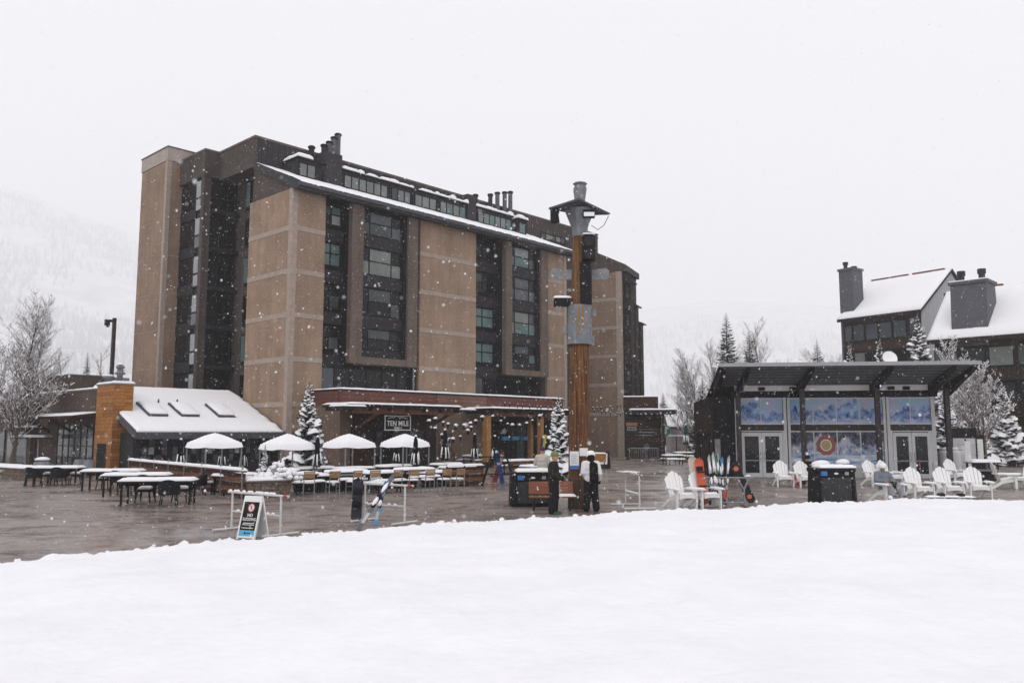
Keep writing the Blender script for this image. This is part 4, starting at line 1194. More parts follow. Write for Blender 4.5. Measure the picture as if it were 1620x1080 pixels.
for k, (a, dx) in enumerate(((G(996, 729), 1.35), (G(1016, 729), 1.3))):
    bf = thing('crowd_barrier', ['grey steel crowd barrier before the kiosk, left of the pair', 'grey steel crowd barrier before the kiosk, right of the pair'][k], 'barrier', a, rad(-4), 'crowd barriers by the kiosk')
    MB().path([(0, 0, .12), (0, 0, 1.05), (dx, 0, 1.05), (dx, 0, .12), (0, 0, .12)], .03, 6).build('frame', GREYM, bf)
    for i in range(1, 9):
        MB().tube((dx * i / 9, 0, .12), (dx * i / 9, 0, 1.05), .012, n=5).build('bar', GREYM, bf)
    for x in (.15, dx - .15):
        MB().bar((x, -.3, .03), (x, .3, .03), .05).bar((x, 0, .03), (x, 0, .12), .05).build('foot', GREYM, bf)
b = thing('barrel', 'blue plastic drum beside the kiosk corner', 'barrel', G(1043, 727), 0)
MB().lathe([(.3, 0), (.34, .05), (.34, .35), (.36, .38), (.34, .41), (.34, .7), (.36, .73), (.34, .76), (.33, 1.05), (.28, 1.1)], 18).build('body', BLUE, b, True)
MB().lathe([(.36, 1.06), (.36, 1.12), (.3, 1.14)], 18).build('lid', BLUE, b)
# round green coffee sign hung from the kiosk roof corner
cs = P(1053, 681, 71)
sg = thing('round_sign', 'round green cafe sign with white crowned figure hanging by the kiosk', 'sign', cs, 0)
MB().lathe([(.46, -.05), (.46, .05)], 32).build('disc', GREENS, sg).rotation_euler = (math.pi / 2, 0, 0)
q = disc(.41, .425, 0, 0, -.056)
q._add([(-.06, -.057, .1), (.06, -.057, .1), (.10, -.057, -.28), (-.10, -.057, -.28)], [(0, 1, 2, 3)])
q.v += [(0 +   .08 * math.cos(i * math.pi / 6), -.057, .16 + .08 * math.sin(i * math.pi / 6)) for i in range(12)]
q.f.append(tuple(range(len(q.v) - 12, len(q.v))))
q._add([(-.12, -.058, .26), (0, -.058, .36), (.12, -.058, .26)], [(0, 1, 2)])
q.build('figure', mat('pale_green_print', (.42, .50, .46), .5, .05, 4), sg)
MB().tube((0, 0, .46), (0, 0, 1.3), .02, n=6).tube((0, 0, -.46), (0, 0, -3.0), .03, n=6).build('hanger', DARK, sg)
MB().blob((-.15, 0, .47), .2, .07, .06, flat=True).build('snow_cover', SNOW, sg, True)
fb = thing('low_cottage', 'low pale building with snowy roof behind the cafe umbrellas', 'building', P(1062, 700, 96) * 1.0, rad(-4))
fb.location.z = 0
MB().box(0, 5.2, 0, 5, 0, 2.9).build('wall', mat('pale_stone_wall', (.24, .215, .20), .9, .3, 3), fb)
ro = MB().prism([(-.5, 2.8), (-.5, 3.0), (4.0, 5.0), (8.0, 3.0), (8, 2.8)], -.4, 5.9).build('roof', DARK2, fb)
MB().snow(-.4, 5.9, -.5, 4.0, 0, .3, seed=2, step=.4, tilt=lambda a, b: 3.0 + (b + .5) * .444).build('snow_cover', SNOW, ro, True)
fn = thing('mesh_fence', 'dark mesh fence behind the green umbrellas', 'fence', G(1052, 722), rad(2))
for i in range(6):
    MB().tube((i * 1.15, 0, 0), (i * 1.15, 0, 2.0), .05, n=6).build('post', DARK2, fn)
MB().box(0, 5.75, -.02, .02, 1.94, 2.0).build('rail', GREYM, fn)
for i in range(48):
    MB().box(i * .12, i * .12 + .022, -.01, .01, .1, 1.94).build('picket', DARK2, fn)
MB().snow(0, 5.75, -.03, .03, 2.0, .07, seed=1, step=.3).build('snow_cover', SNOW, fn, True)
# ------------------------------------------------------------------ trees
def spruce_mesh(h, r, seed, snow_amt, dens=1.0):
    rr = random.Random(seed)
    fol = MB(); sn = MB()
    N = int(430 * dens)
    up = Vector((0, 0, 1))
    lob = [rr.uniform(.8, 1.15) for _ in range(9)]
    for k in range(N):
        f = ((k + rr.random()) / N) ** 1.25
        z = h * (0.05 + 0.94 * f)
        t = k * 2.399 + rr.uniform(-.4, .4)
        gap = 1 + (.42 if dens < .8 else .25) * noise.noise(Vector((math.cos(t) * 1.3, math.sin(t) * 1.3, z / h * 7 + seed)))
        ln = (r * (1 - f) ** 0.9 * rr.uniform(.62, 1.05) + 0.03 * r) * gap
        d = Vector((math.cos(t), math.sin(t), 0)); s = Vector((-d.y, d.x, 0))
        droop = rr.uniform(.12, .45) * (1 - .6 * f)
        base = Vector((0, 0, z))
        pts = []
        for q in range(4):
            u = q / 3
            pts.append(base + d * ln * u + up * (-droop * ln * (u ** 1.3) + .16 * ln * u ** 3))
        wmax = ln * rr.uniform(.17, .27) * (1.6 if dens < .8 else 1.0)
        ws = [.2 * wmax, .85 * wmax, wmax, .05 * wmax]
        for q in range(3):
            for sg in (-1, 1):
                a, b = pts[q], pts[q + 1]
                j1, j2 = rr.uniform(.1, .7), rr.uniform(.1, .7)
                fol._add([a, b, b + s * sg * ws[q + 1] - up * ws[q + 1] * j1, a + s * sg * ws[q] - up * ws[q] * j2], [(0, 1, 2, 3)])
            c = pts[q].lerp(pts[q + 1], rr.random())
            fol._add([c - s * ws[q] * .45, c + s * ws[q] * .45, c + d * ln * rr.uniform(0, .15) - up * ln * rr.uniform(.1, .24)], [(0, 1, 2)])
        if rr.random() < snow_amt:
            u0 = rr.uniform(.25, .6); u1 = rr.uniform(.8, 1.02)
            m = 3; vs = []
            def pt(u):
                x = max(0, min(2.999, u * 3)); i = int(x); return pts[i].lerp(pts[i + 1], x - i)
            for i in range(m + 1):
                u = u0 + (u1 - u0) * i / m
                p = pt(u); w = wmax * (1.0, 1.0, .85, .35)[i] * rr.uniform(.65, 1.05); th = wmax * rr.uniform(.35, .6) * (.6, 1, 1, .5)[i]
                vs += [p + s * w - up * w * .35, p + s * w * .5 + up * th * .7, p + up * th, p - s * w * .5 + up * th * .7, p - s * w - up * w * .35]
            fs = []
            for i in range(m):
                for c in range(4): fs.append((i * 5 + c, i * 5 + 5 + c, i * 5 + 6 + c, i * 5 + 1 + c))
            fs += [(0, 1, 2, 3, 4), (19, 18, 17, 16, 15)]
            sn._add(vs, fs)
    return fol, sn
def make_spruce(name, label, loc, h, r, seed, snow_amt, needle=NEEDLE, group=None, rz=0.0, dens=1.0):
    t = thing(name, label, 'tree', loc, rz, group)
    MB().tube((0, 0, 0), (0, 0, h * .98), h * .018 + .03, .01, 7).build('trunk', BARKD, t)
    fol, sn = spruce_mesh(h, r, seed, snow_amt, dens)
    c = fol.build('crown', needle, t)
    if sn.v:
        sn.build('snow_cover', SNOW, c, True)['kind'] = 'stuff'
    c['kind'] = 'stuff'
    return t
def at_depth(px, Y, z=0.0):
    p = P(px, 684, Y); p.z = z; return p
make_spruce('spruce_tree', 'snow-laden spruce standing at the hotel corner left of the tavern canopy', at_depth(487, 43), 5.25, 1.35, 1, .82, dens=.52)
make_spruce('spruce_tree', 'snow-laden spruce right beside the totem pole in front of the tavern', at_depth(884, 45), 4.45, 1.3, 2, .8, dens=.5)
make_spruce('spruce_tree', 'small dark spruce behind the low brown building', at_depth(132, 90), 11.3, 2.1, 3, .25, NEEDLEB)
make_spruce('spruce_tree', 'tallest of the spruces behind the pavilion roof, left of centre', at_depth(1154, 95), 16.4, 4.0, 4, .3, NEEDLEB, 'spruces behind the pavilion')
make_spruce('spruce_tree', 'second tallest spruce behind the pavilion, just right of the tallest one', at_depth(1190, 100), 14.9, 3.7, 5, .25, NEEDLEB, 'spruces behind the pavilion')
make_spruce('spruce_tree', 'lone spruce tip above the middle of the pavilion roof', at_depth(1298, 110), 15.1, 3.4, 6, .3, NEEDLEB, 'spruces behind the pavilion')
make_spruce('spruce_tree', 'small snowy spruce under the slate chimney of the gabled house', at_depth(1350, 62), 9.2, 2.0, 7, .7, NEEDLEB, dens=.75)
make_spruce('spruce_tree', 'small snowy spruce beside the white dish above the pavilion roof', at_depth(1398, 62), 9.4, 2.0, 8, .75, NEEDLEB, dens=.75)
make_spruce('spruce_tree', 'tall snowy spruce in front of the pale gable', at_depth(1461, 61), 11.2, 2.5, 9, .8, NEEDLEB, dens=.75)
make_spruce('spruce_tree', 'short spruce left of the tallest one behind the pavilion', at_depth(1132, 98), 10.5, 2.4, 41, .35, NEEDLEB, 'spruces behind the pavilion')
make_spruce('spruce_tree', 'short spruce right of the two tallest behind the pavilion', at_depth(1214, 104), 11.0, 2.4, 42, .35, NEEDLEB, 'spruces behind the pavilion')
make_spruce('spruce_tree', 'snowy spruce at the lodge wall right of the frosted tree', at_depth(1590, 58), 6.0, 1.6, 43, .8, NEEDLEB, dens=.7)
make_spruce('spruce_tree', 'snowy spruce before the lodge wall under its chimney', at_depth(1528, 57), 7.6, 1.9, 44, .75, NEEDLEB, dens=.75)
make_spruce('spruce_tree', 'small dark spruce at the foot of the hillside behind the brown building', at_depth(85, 120), 11.5, 2.4, 45, .4, NEEDLEB)
make_spruce('spruce_tree', 'far spruce between the hotel wing and the pavilion', at_depth(1050, 150), 9.8, 2.6, 10, .5, NEEDLEB)
make_spruce('spruce_tree', 'dark spruce hugging the left end of the pavilion', at_depth(1113, 72), 7.2, 1.8, 12, .5, NEEDLE)
make_spruce('spruce_tree', 'snow-heaped spruce just right of the pavilion doors', at_depth(1496, 50), 4.6, 1.7, 13, .9, NEEDLE)

def aspen(name, label, loc, h, seed, spread=0.30, nmain=9, snowy=0.0, bark=BARK, twig=TWIG, stems=1, group=None, lo=.22, thick=1.0):
    rr = random.Random(seed)
    t = thing(name, label, 'tree', loc, rr.random() * 6, group)
    tr = MB(); tw = MB(); sn = MB()
    def limb(p, d, ln, r, depth):
        segs = 4 if depth < 2 else 3
        pts = [p]; dd = d.normalized()
        for i in range(segs):
            dd = (dd + Vector((rr.uniform(-1, 1), rr.uniform(-1, 1), rr.uniform(-.3, .8))) * .13).normalized()
            pts.append(pts[-1] + dd * ln / segs)
        for i in range(segs):
            r0 = r * (1 - .75 * i / segs); r1 = r * (1 - .75 * (i + 1) / segs)
            (tr if depth < 1 else tw).tube(pts[i], pts[i + 1], r0, r1, 5 if depth < 2 else 3, caps=False)
            if snowy and depth >= 1 and rr.random() < snowy:
                a, b = pts[i], pts[i + 1]
                w = max(r * 1.3, .022)
                s = (b - a).cross(Vector((0, 0, 1)))
                if s.length > 1e-4:
                    s = s.normalized() * w
                    o = Vector((0, 0, r0 * .6))
                    sn._add([a + s + o, a - s + o, b - s + o, b + s + o, a + o + Vector((0, 0, w * 1.7)), b + o + Vector((0, 0, w * 1.7))], [(0, 4, 5, 3), (4, 1, 2, 5), (0, 1, 4), (2, 3, 5)])
        if depth >= 3: return
        n = [nmain, 9, 7][depth] if depth < 3 else 0
        for i in range(n):
            u = lo + (1 - lo) * (i + rr.random()) / n if depth == 0 else .2 + .8 * (i + rr.random()) / n
            k = min(segs - 1, int(u * segs)); q = pts[k].lerp(pts[k + 1], u * segs - k)
            ax = Vector((rr.uniform(-1, 1), rr.uniform(-1, 1), 0)).normalized()
            base = (pts[k + 1] - pts[k]).normalized()
            nd = (base * rr.uniform(.5, .9) + ax * rr.uniform(.5, .95) + Vector((0, 0, .25))).normalized()
            L = ln * (spread * 1.35 if depth == 0 else .48) * (1.15 - .75 * u) * rr.uniform(.7, 1.2)
            limb(q, nd, L, max(.006 * thick, r * (1 - .7 * u) * .42), depth + 1)
    for s in range(stems):
        o = Vector((rr.uniform(-.3, .3), rr.uniform(-.3, .3), 0)) * (stems > 1)
        d = Vector((rr.uniform(-.12, .12), rr.uniform(-.12, .12), 1)) if stems > 1 else Vector((rr.uniform(-.03, .03), 0, 1))
        limb(o, d, h * (rr.uniform(.75, 1.0) if s else 1), h * .013 * thick / (1 + .25 * (stems > 1)) + .02, 0)
    tr.build('trunk', bark, t); c = tw.build('crown', twig, t)
    if sn.v: sn.build('snow_cover', SNOW, c, True)['kind'] = 'stuff'
    return t
aspen('aspen_tree', 'large bare aspen with snow-dusted lower limbs at the left edge', at_depth(22, 50), 9.6, 21, .30, 40, .16, stems=3, lo=.15, thick=.7)
aspen('aspen_tree', 'bare aspen leaning in from beyond the left edge', at_depth(-25, 54), 8.2, 22, .30, 34, .16, stems=3, lo=.15, thick=.7)
aspen('aspen_tree', 'slim bare aspen behind the roof box of the brown building', at_depth(105, 100), 12.0, 23, .25, 12, .05)
aspen('aspen_tree', 'slim bare aspen between the dark spruce and the lamp post', at_depth(155, 110), 13.0, 24, .25, 12, .05)
for k, (px, Y, h, lab) in enumerate(((1085, 85, 7.8, 'leftmost of the bare aspens between the hotel and the pavilion'), (1112, 82, 9.6, 'bare forked aspen rising at the left end of the pavilion roof'), (1138, 100, 12.5, 'bare aspen directly left of the tallest spruce'),
                         (1172, 105, 12.5, 'bare aspen between the two tallest spruces'), (1222, 100, 14.8, 'broad bare aspen right of the two tallest spruces'), (1318, 115, 13.0, 'faint bare aspen near the gabled house'), (1205, 110, 13.5, 'bare aspen close behind the second spruce'))):
    aspen('aspen_tree', lab, at_depth(px, Y), h, 30 + k, .30, 38, .25, bark=BARK, twig=mat('pale_twig', (.25, .21, .19), .9, .2, 8), group='bare aspens behind the pavilion', thick=.95, lo=.12, stems=1 + (k % 2))
aspen('snowy_tree', 'bushy bare tree crusted with snow right of the pavilion', at_depth(1552, 50), 5.9, 51, .36, 24, .36, bark=BARK, twig=mat('reddish_twig', (.14, .085, .07), .9, .2, 8), stems=3, lo=.22, thick=1.2)
aspen('snowy_tree', 'bare tree with brown twigs before the lodge chimney', at_depth(1512, 60), 9.0, 52, .30, 16, .3, bark=BARK, stems=2, lo=.3)
# ------------------------------------------------------------------ patio furniture
def table_proto(w, d, h, seed, legm=BLACK, benches=True, topm=DARK2, sh=.11):
    t = thing('patio_table', '', 'table')
    MB().cbox(-w / 2, w / 2, -d / 2, d / 2, h - .05, h, .012).build('tabletop', topm, t)
    for sx in (-1, 1):
        for sy in (-1, 1):
            x, y = sx * (w / 2 - .1), sy * (d / 2 - .08)
            MB().bar((x, y, 0), (x, y, h - .05), .06).build('leg', legm, t)
    MB().bar((-w / 2 + .1, 0, h - .12), (w / 2 - .1, 0, h - .12), .05, .08).build('stretcher', legm, t)
    MB().snow(-w / 2, w / 2, -d / 2, d / 2, h + .001, sh, seed=seed, step=.12, over=.015, rag=.015).build('snow_cover', SNOW, t, True)
    if benches:
        for s in (-1, 1):
            y = s * (d / 2 + .32)
            b = MB().cbox(-w / 2 + .05, w / 2 - .05, y - .14, y + .14, .41, .45, .01).build('bench', topm, t)
            for x in (-w / 2 + .25, w / 2 - .25):
                MB().bar((x, y, 0), (x, y, .41), .05).build('leg', legm, b)
            MB().snow(-w / 2 + .05, w / 2 - .05, y - .14, y + .14, .451, .1, seed=seed + s, step=.12, over=.01).build('snow_cover', SNOW, b, True)
    return t
GT = 'snow-covered tables on the tavern patio'
TP = [table_proto(1.9, .8, .74, 1), table_proto(1.6, .8, .74, 2)]
TU = [[], []]
# (image column, row of the table's snowy top, kind, label)
TABS = [(492, 738, 0, 'snowy picnic table left of the closed umbrella by the corner spruce'), (470, 746, 1, 'snowy picnic table nearest the stone planter, behind the counter'), (560, 737, 0, 'snowy picnic table under the third canopy from the left'),
        (548, 743, 1, 'snowy picnic table between the third canopy and the counter'), (622, 735, 0, 'snowy picnic table under the rightmost canopy'), (655, 740, 1, 'snowy picnic table right below the rightmost canopy, behind the counter'),
        (598, 745, 1, 'snowy picnic table behind the middle chairs of the counter'), (706, 731, 0, 'snowy picnic table below the snow-capped string lights'), (724, 737, 1, 'snowy picnic table at the right end of the counter'),
        (750, 719, 1, 'snowy picnic table left of the thick timber post'), (783, 712, 1, 'snowy picnic table just right of the thick timber post'), (818, 712, 0, 'snowy picnic table under the second canopy, rear row'),
        (822, 727, 0, 'snowy picnic table under the second canopy, front row'), (850, 735, 1, 'snowy picnic table left of the cream-jacketed person'), (440, 741, 1, 'snowy picnic table behind the snowy planter shrubs'), (372, 747, 1, 'snowy table beside the conifer planter, near the left canopy')]
for (px, py, k, lab) in TABS:
    place(TP[k], TU[k], G(px, py, .82) - Vector((0, 0, .82)), HROT + R.uniform(-.16, .16) + math.pi * R.randint(0, 1), lab, GT, R.uniform(.95, 1.05))
# long dark tables on the left with woven chairs
def tub_chair():
    t = thing('woven_chair', '', 'chair')
    q = MB(); n = 12
    for k in range(n):
        a0 = math.pi * (-.1 + 1.2 * k / n); a1 = math.pi * (-.1 + 1.2 * (k + 1) / n)
        h0 = .62 + .22 * math.sin(max(0, min(math.pi, a0))); h1 = .62 + .22 * math.sin(max(0, min(math.pi, a1)))
        p = [(.3 * math.cos(a0), .3 * math.sin(a0)), (.3 * math.cos(a1), .3 * math.sin(a1))]
        o = [(.34 * math.cos(a0), .34 * math.sin(a0)), (.34 * math.cos(a1), .34 * math.sin(a1))]
        q._add([(*p[0], .36), (*p[1], .36), (*p[1], h1), (*p[0], h0), (*o[0], .36), (*o[1], .36), (*o[1], h1), (*o[0], h0)],
               [(0, 3, 2, 1), (4, 5, 6, 7), (3, 7, 6, 2), (0, 1, 5, 4)])
    q.build('backrest', BLACK, t)
    MB().lathe([(.3, .36), (.3, .43), (.24, .45)], 14).build('seat', BLACK, t)
    for sx in (-1, 1):
        for sy in (-1, 1):
            MB().bar((.2 * sx, .2 * sy, .37), (.25 * sx, .25 * sy, 0), .035).build('leg', BLACK, t)
    MB().blob((0, -.02, .46), .25, .25, .12, flat=True, seed=3).build('snow_cover', SNOW, t, True)
    return t
LT = table_proto(2.3, .9, .76, 5, benches=False); LU = []
CP = tub_chair(); CU = []
for k, (px, py, lab) in enumerate(((88, 737, 'long dark snowy table at the far left beside the stone planter'), (180, 742, 'long dark snowy table below the cedar pillar, rearmost of three'), (218, 748, 'long dark snowy table, middle one of three in front of the lean-to'), (252, 756, 'long dark snowy table nearest the camera on the left'))):
    c = G(px, py, .84); c.z = 0
    rz_ = rad(4) + k * .03
    place(LT, LU, c, rz_, lab, 'long dark tables on the left')
    for j, (dx, dy, ra, w) in enumerate(((-.55, -.75, math.pi, 'front left'), (.5, -.75, math.pi, 'front right'), (-.6, .75, 0, 'rear left'), (.55, .78, 0, 'rear right'))):
        if k > 0 and j == 0: continue
        place(CP, CU, c + Matrix.Rotation(rz_, 3, 'Z') @ Vector((dx, dy, 0)), rz_ + ra + R.uniform(-.3, .3), 'black woven chair at the ' + w + ' of the ' + ['far left table by the stone planter', 'rearmost of the three left tables', 'middle of the three left tables', 'long table nearest the camera'][k], 'black woven chairs')
place(CP, CU, G(312, 783), rad(-60), 'black woven chair heaped with snow, alone by the timber fence', 'black woven chairs')

# counter with slatted chairs along it
ca, cb = G(468, 779), G(745, 768)
ct = thing('counter', 'long snow-covered outdoor counter lined with slat-backed chairs', 'counter', ca, math.atan2(cb.y - ca.y, cb.x - ca.x))
CLn = (cb - ca).length
MB().box(0, CLn, 0, .55, .55, .60).build('countertop', DARK2, ct)
MB().box(.05, CLn - .05, .12, .5, 0, .55).build('front_panel', BLACK, ct)
for i in range(9):
    MB().box(.1 + i * (CLn - .3) / 8, .2 + i * (CLn - .3) / 8, .04, .12, 0, .55).build('support', DARK2, ct)
MB().snow(0, CLn, 0, .55, .601, .13, seed=4, step=.16, over=.03).build('snow_cover', SNOW, ct, True)
def slat_chair():
    t = thing('slat_chair', '', 'chair')
    for sx in (-1, 1):
        MB().bar((.2 * sx, -.2, 0), (.19 * sx, -.21, .5), .03).bar((.19 * sx, -.21, .5), (.19 * sx, -.27, .9), .03).build('rear_leg', GREYM, t)
        MB().bar((.2 * sx, .22, 0), (.2 * sx, .22, .45), .03).build('front_leg', GREYM, t)
        MB().bar((.2 * sx, -.2, .3), (.2 * sx, .22, .3), .02).build('side_rail', GREYM, t)
    SL_ = mat('teak_slat', (.33, .19, .09), .6, .2, 6, stretch=(.5, 4, 4))
    for i in range(4):
        MB().box(-.18, .18, -.272 + .0 * i, -.252, .64 + i * .066, .64 + i * .066 + .056).build('back_slat', SL_, t)
    for i in range(5):
        MB().box(-.2, .2, -.2 + i * .086, -.125 + i * .086, .445, .465).build('seat_slat', SL_, t)
    MB().snow(-.2, .2, -.2, .22, .466, .06, seed=8, step=.1).build('snow_cover', SNOW, t, True)
    return t
SC = slat_chair(); SU = []
cd = (cb - ca).normalized()
for k, px in enumerate((488, 526, 559, 591, 624, 653, 676, 702, 723)):
    y = 783.5 - (px - 488) * .032
    place(SC, SU, G(px, y) + cd.cross(Vector((0, 0, 1))) * .02, math.atan2(cd.y, cd.x) + R.uniform(-.3, .3), ORD[k] + ' slat-backed chair from the stone planter along the snowy counter', 'slat-backed chairs at the counter', 1.0)

# four small canopies heaped with snow
def canopy_tent(label, px, Y, peak, edge, s):
    b = at_depth(px, Y)
    t = thing('canopy_tent', label, 'canopy', b, HROT + .02, 'snow-heaped patio canopies')
    ze = P(px, edge, Y).z; zp = P(px, peak, Y).z
    for sx in (-1, 1):
        for sy in (-1, 1):
            MB().bar((sx * (s - .05), sy * (s - .05), 0), (sx * (s - .05), sy * (s - .05), ze), .05).build('leg', GREYM, t)
    f = MB()
    for (a, b_) in (((-1, -1), (1, -1)), ((1, -1), (1, 1)), ((1, 1), (-1, 1)), ((-1, 1), (-1, -1))):
        f.bar((a[0] * (s - .05), a[1] * (s - .05), ze), (b_[0] * (s - .05), b_[1] * (s - .05), ze), .04)
    f.build('frame', GREYM, t)
    q = MB()
    q._add([(-s, -s, ze - .03), (s, -s, ze - .03), (s, s, ze - .03), (-s, s, ze - .03), (0, 0, zp - .1)], [(0, 1, 4), (1, 2, 4), (2, 3, 4), (3, 0, 4), (3, 2, 1, 0)])
    c = q.build('canopy', mat('beige_canvas', (.42, .38, .33), .9, .1, 4), t)
    n = 18; q = MB(); vs = []; fs = []
    for j in range(n + 1):
        for i in range(n + 1):
            u, v = -1 + 2 * i / n, -1 + 2 * j / n
            m = max(abs(u), abs(v))
            e = min(1, (1 - m) / .12)
            sag = -.05 * (1 - min(abs(abs(u) - m) + abs(abs(v) - m), 1)) * 0
            z = ze + (zp - ze) * (1 - m ** 1.25) + .10 * math.sqrt(max(0, 1 - (1 - e) ** 2)) - .05 * (m > .999) + .02 * noise.noise(Vector((u * 2, v * 2, px)))
            # edges sag between the corners
            z -= .05 * (m ** 3) * (1 - min(abs(u), abs(v)) ** 2)
            k = 1.05
            vs.append((u * s * k, v * s * k, z))
    for j in range(n):
        for i in range(n):
            a = j * (n + 1) + i
            fs.append((a, a + 1, a + n + 2, a + n + 1))
    q._add(vs, fs)
    q.build('snow_cover', SNOW, c, True)
canopy_tent('leftmost snow-heaped square canopy, in front of the lean-to', 340, 35.5, 688, 705, .86)
canopy_tent('second snow-heaped square canopy, left of the corner spruce', 455, 36.5, 689, 708, .88)
canopy_tent('third snow-heaped square canopy, right of the corner spruce', 553, 38.5, 689, 705, .88)
canopy_tent('rightmost snow-heaped square canopy, below the tavern sign', 641, 40, 689, 704, .86)

# closed umbrellas
def closed_umbrella(cloth, snow_n=5, h=2.25):
    t = thing('closed_umbrella', '', 'umbrella')
    MB().tube((0, 0, 0), (0, 0, h + .05), .025, n=8).build('pole', GOLDW, t)
    q = MB(); n = 14; prof = [(.03, h), (.075, h - .08), (.10, h - .3), (.085, h - .55), (.12, h - .85), (.17, h - 1.15), (.15, h - 1.3)]
    vs = []; fs = []
    for k, (r, z) in enumerate(prof):
        for i in range(n):
            a = 2 * math.pi * i / n
            rr_ = r * (1 + (.28 if i % 2 else -.22) * min(1, k / 3))
            vs.append((rr_ * math.cos(a), rr_ * math.sin(a), z - (.09 if (i % 2 == 0 and k == len(prof) - 1) else 0)))
    for k in range(len(prof) - 1):
        for i in range(n):
            fs.append((k * n + i, k * n + n + i, k * n + n + (i + 1) % n, k * n + (i + 1) % n))
    q._add(vs, fs)
    c = q.build('canopy', cloth, t)
    MB().tube((0, 0, h - .62), (0, 0, h - .56), .105, n=10).build('strap', cloth, t)
    s = MB(); rr_ = random.Random(snow_n)
    s.blob((0, 0, h + .03), .07, .07, .07, flat=True)
    for i in range(snow_n):
        a = 6.28 * i / snow_n + .3
        s.tube((.14 * math.cos(a), .14 * math.sin(a), h - .7 - rr_.random() * .1), (.20 * math.cos(a), .20 * math.sin(a), h - 1.1 - rr_.random() * .2), .03, .045, 6)
    so = s.build('snow_cover', SNOW, c, True); so['kind'] = 'stuff'
    MB().lathe([(.28, 0), (.28, .06), (.05, .1)], 14).build('base', DARK2, t)
    return t
UP = closed_umbrella(BLACKC); UU = []
for k, (px, ytop, Y, lab) in enumerate(((287, 694, 37, 'closed black umbrella left of the leftmost canopy'), (353, 697, 38, 'closed black umbrella behind the leftmost canopy'), (386, 696, 36, 'closed black umbrella between the first and second canopies'),
                               (503, 690, 36.5, 'closed black umbrella in front of the corner spruce'), (658, 689, 37.5, 'closed black umbrella at the right edge of the rightmost canopy'), (704, 679, 42, 'closed black umbrella below the snow-capped string lights'),
                               (751, 686, 46, 'closed black umbrella left of the thick timber post'), (783, 689, 44, 'closed black umbrella right of the thick timber post'), (628, 697, 44, 'closed black umbrella behind the rightmost canopy'))):
    zt = P(px, ytop, Y).z
    place(UP, UU, at_depth(px, Y), k * .7, lab, 'closed black umbrellas', zt / 2.3)
GP = closed_umbrella(GREEN, 7, 2.6); GU = []
place(GP, GU, at_depth(1085, 66), 0, 'closed green umbrella with snow, left of the cafe pair', 'closed green umbrellas', 1.12)
place(GP, GU, at_depth(1106, 64), 1, 'closed green umbrella with snow, right of the cafe pair', 'closed green umbrellas', 1.12)
for k, (px, py, lab) in enumerate(((1080, 713, 'snowy cafe table below the left green umbrella'), (1112, 712, 'snowy cafe table below the right green umbrella'), (1064, 717, 'snowy cafe table beside the blue drum'))):
    place(TP[1], TU[1], G(px, py, .82) - Vector((0, 0, .82)), .2, lab, 'snowy cafe tables', .9)

# timber fence with snowy rail along the left of the patio
fa, fb_ = G(205, 727, 1.0), G(388, 744, 1.0)
fa.z = fb_.z = 0
fe = thing('timber_fence', 'low rust-brown plank fence with snowy rail in front of the lean-to', 'fence', fa, math.atan2(fb_.y - fa.y, fb_.x - fa.x))
FL = (fb_ - fa).length
for i in range(5):
    MB().box(0, FL, -.025, .025, .08 + i * .165, .23 + i * .165).build('plank', RUSTW if i % 2 else BROWNW, fe)
MB().box(0, FL, -.07, .07, .93, .98).build('rail', RUSTW, fe)
for i in range(8):
    x = .1 + i * (FL - .2) / 7
    MB().bar((x, -.06, 0), (x, -.06, 1.18), .05).build('post', GREYM, fe)
MB().snow(0, FL, -.08, .08, .98, .12, seed=2, step=.15, over=.02).build('snow_cover', SNOW, fe, True)
# second plank screen near the counter's right end
for k, (pa, pb2, ra, rb2, lab) in enumerate((((700, 775), (762, 772), .85, 0, 'rust-brown plank screen at the right end of the counter'), ((808, 757), (872, 752), .8, 0, 'rust-brown plank screen below the tavern tables, left of the cream-jacketed person'))):
    a, b = G(*pa), G(*pb2); a.y += 2 if k == 0 else 0; b.y += 2 if k == 0 else 0
    s = thing('plank_screen', lab, 'fence', a, math.atan2(b.y - a.y, b.x - a.x), 'plank screens on the patio')
    ln = (b - a).length
    for i in range(5):
        MB().box(0, ln, -.02, .02, .05 + i * .16, .195 + i * .16).build('plank', RUSTW if (i + k) % 2 else BROWNW, s)
    for x in (.05, ln / 2, ln - .05):
        MB().bar((x, .05, 0), (x, .05, .95), .06).build('post', DARK2, s)
    MB().snow(0, ln, -.05, .09, .87, .1, seed=k + 2, step=.12, over=.02).build('snow_cover', SNOW, s, True)
# outdoor bar with long snowy roof under the second canopy
ob_ = thing('outdoor_bar', 'timber outdoor bar with long snow-covered roof slab behind the patio tables', 'bar', G(796, 716) + Vector((0, 2, 0)), rad(4))
Wb = 5.0
for i in range(5):
    MB().box(0, Wb, -.02, .03, .1 + i * .19, .27 + i * .19).build('plank', RUSTW if i % 2 else BROWNW, ob_)
MB().box(-.3, Wb + .2, -.5, .8, 1.5, 1.56).build('roof_slab', BROWNW, ob_)
for x in (0.0, Wb / 2, Wb - .1):
    MB().box(x, x + .1, .3, .4, 0, 1.5).build('post', BROWNW, ob_)
MB().snow(-.3, Wb + .2, -.5, .8, 1.56, .2, seed=6, step=.2, over=.02).build('snow_cover', SNOW, ob_, True)

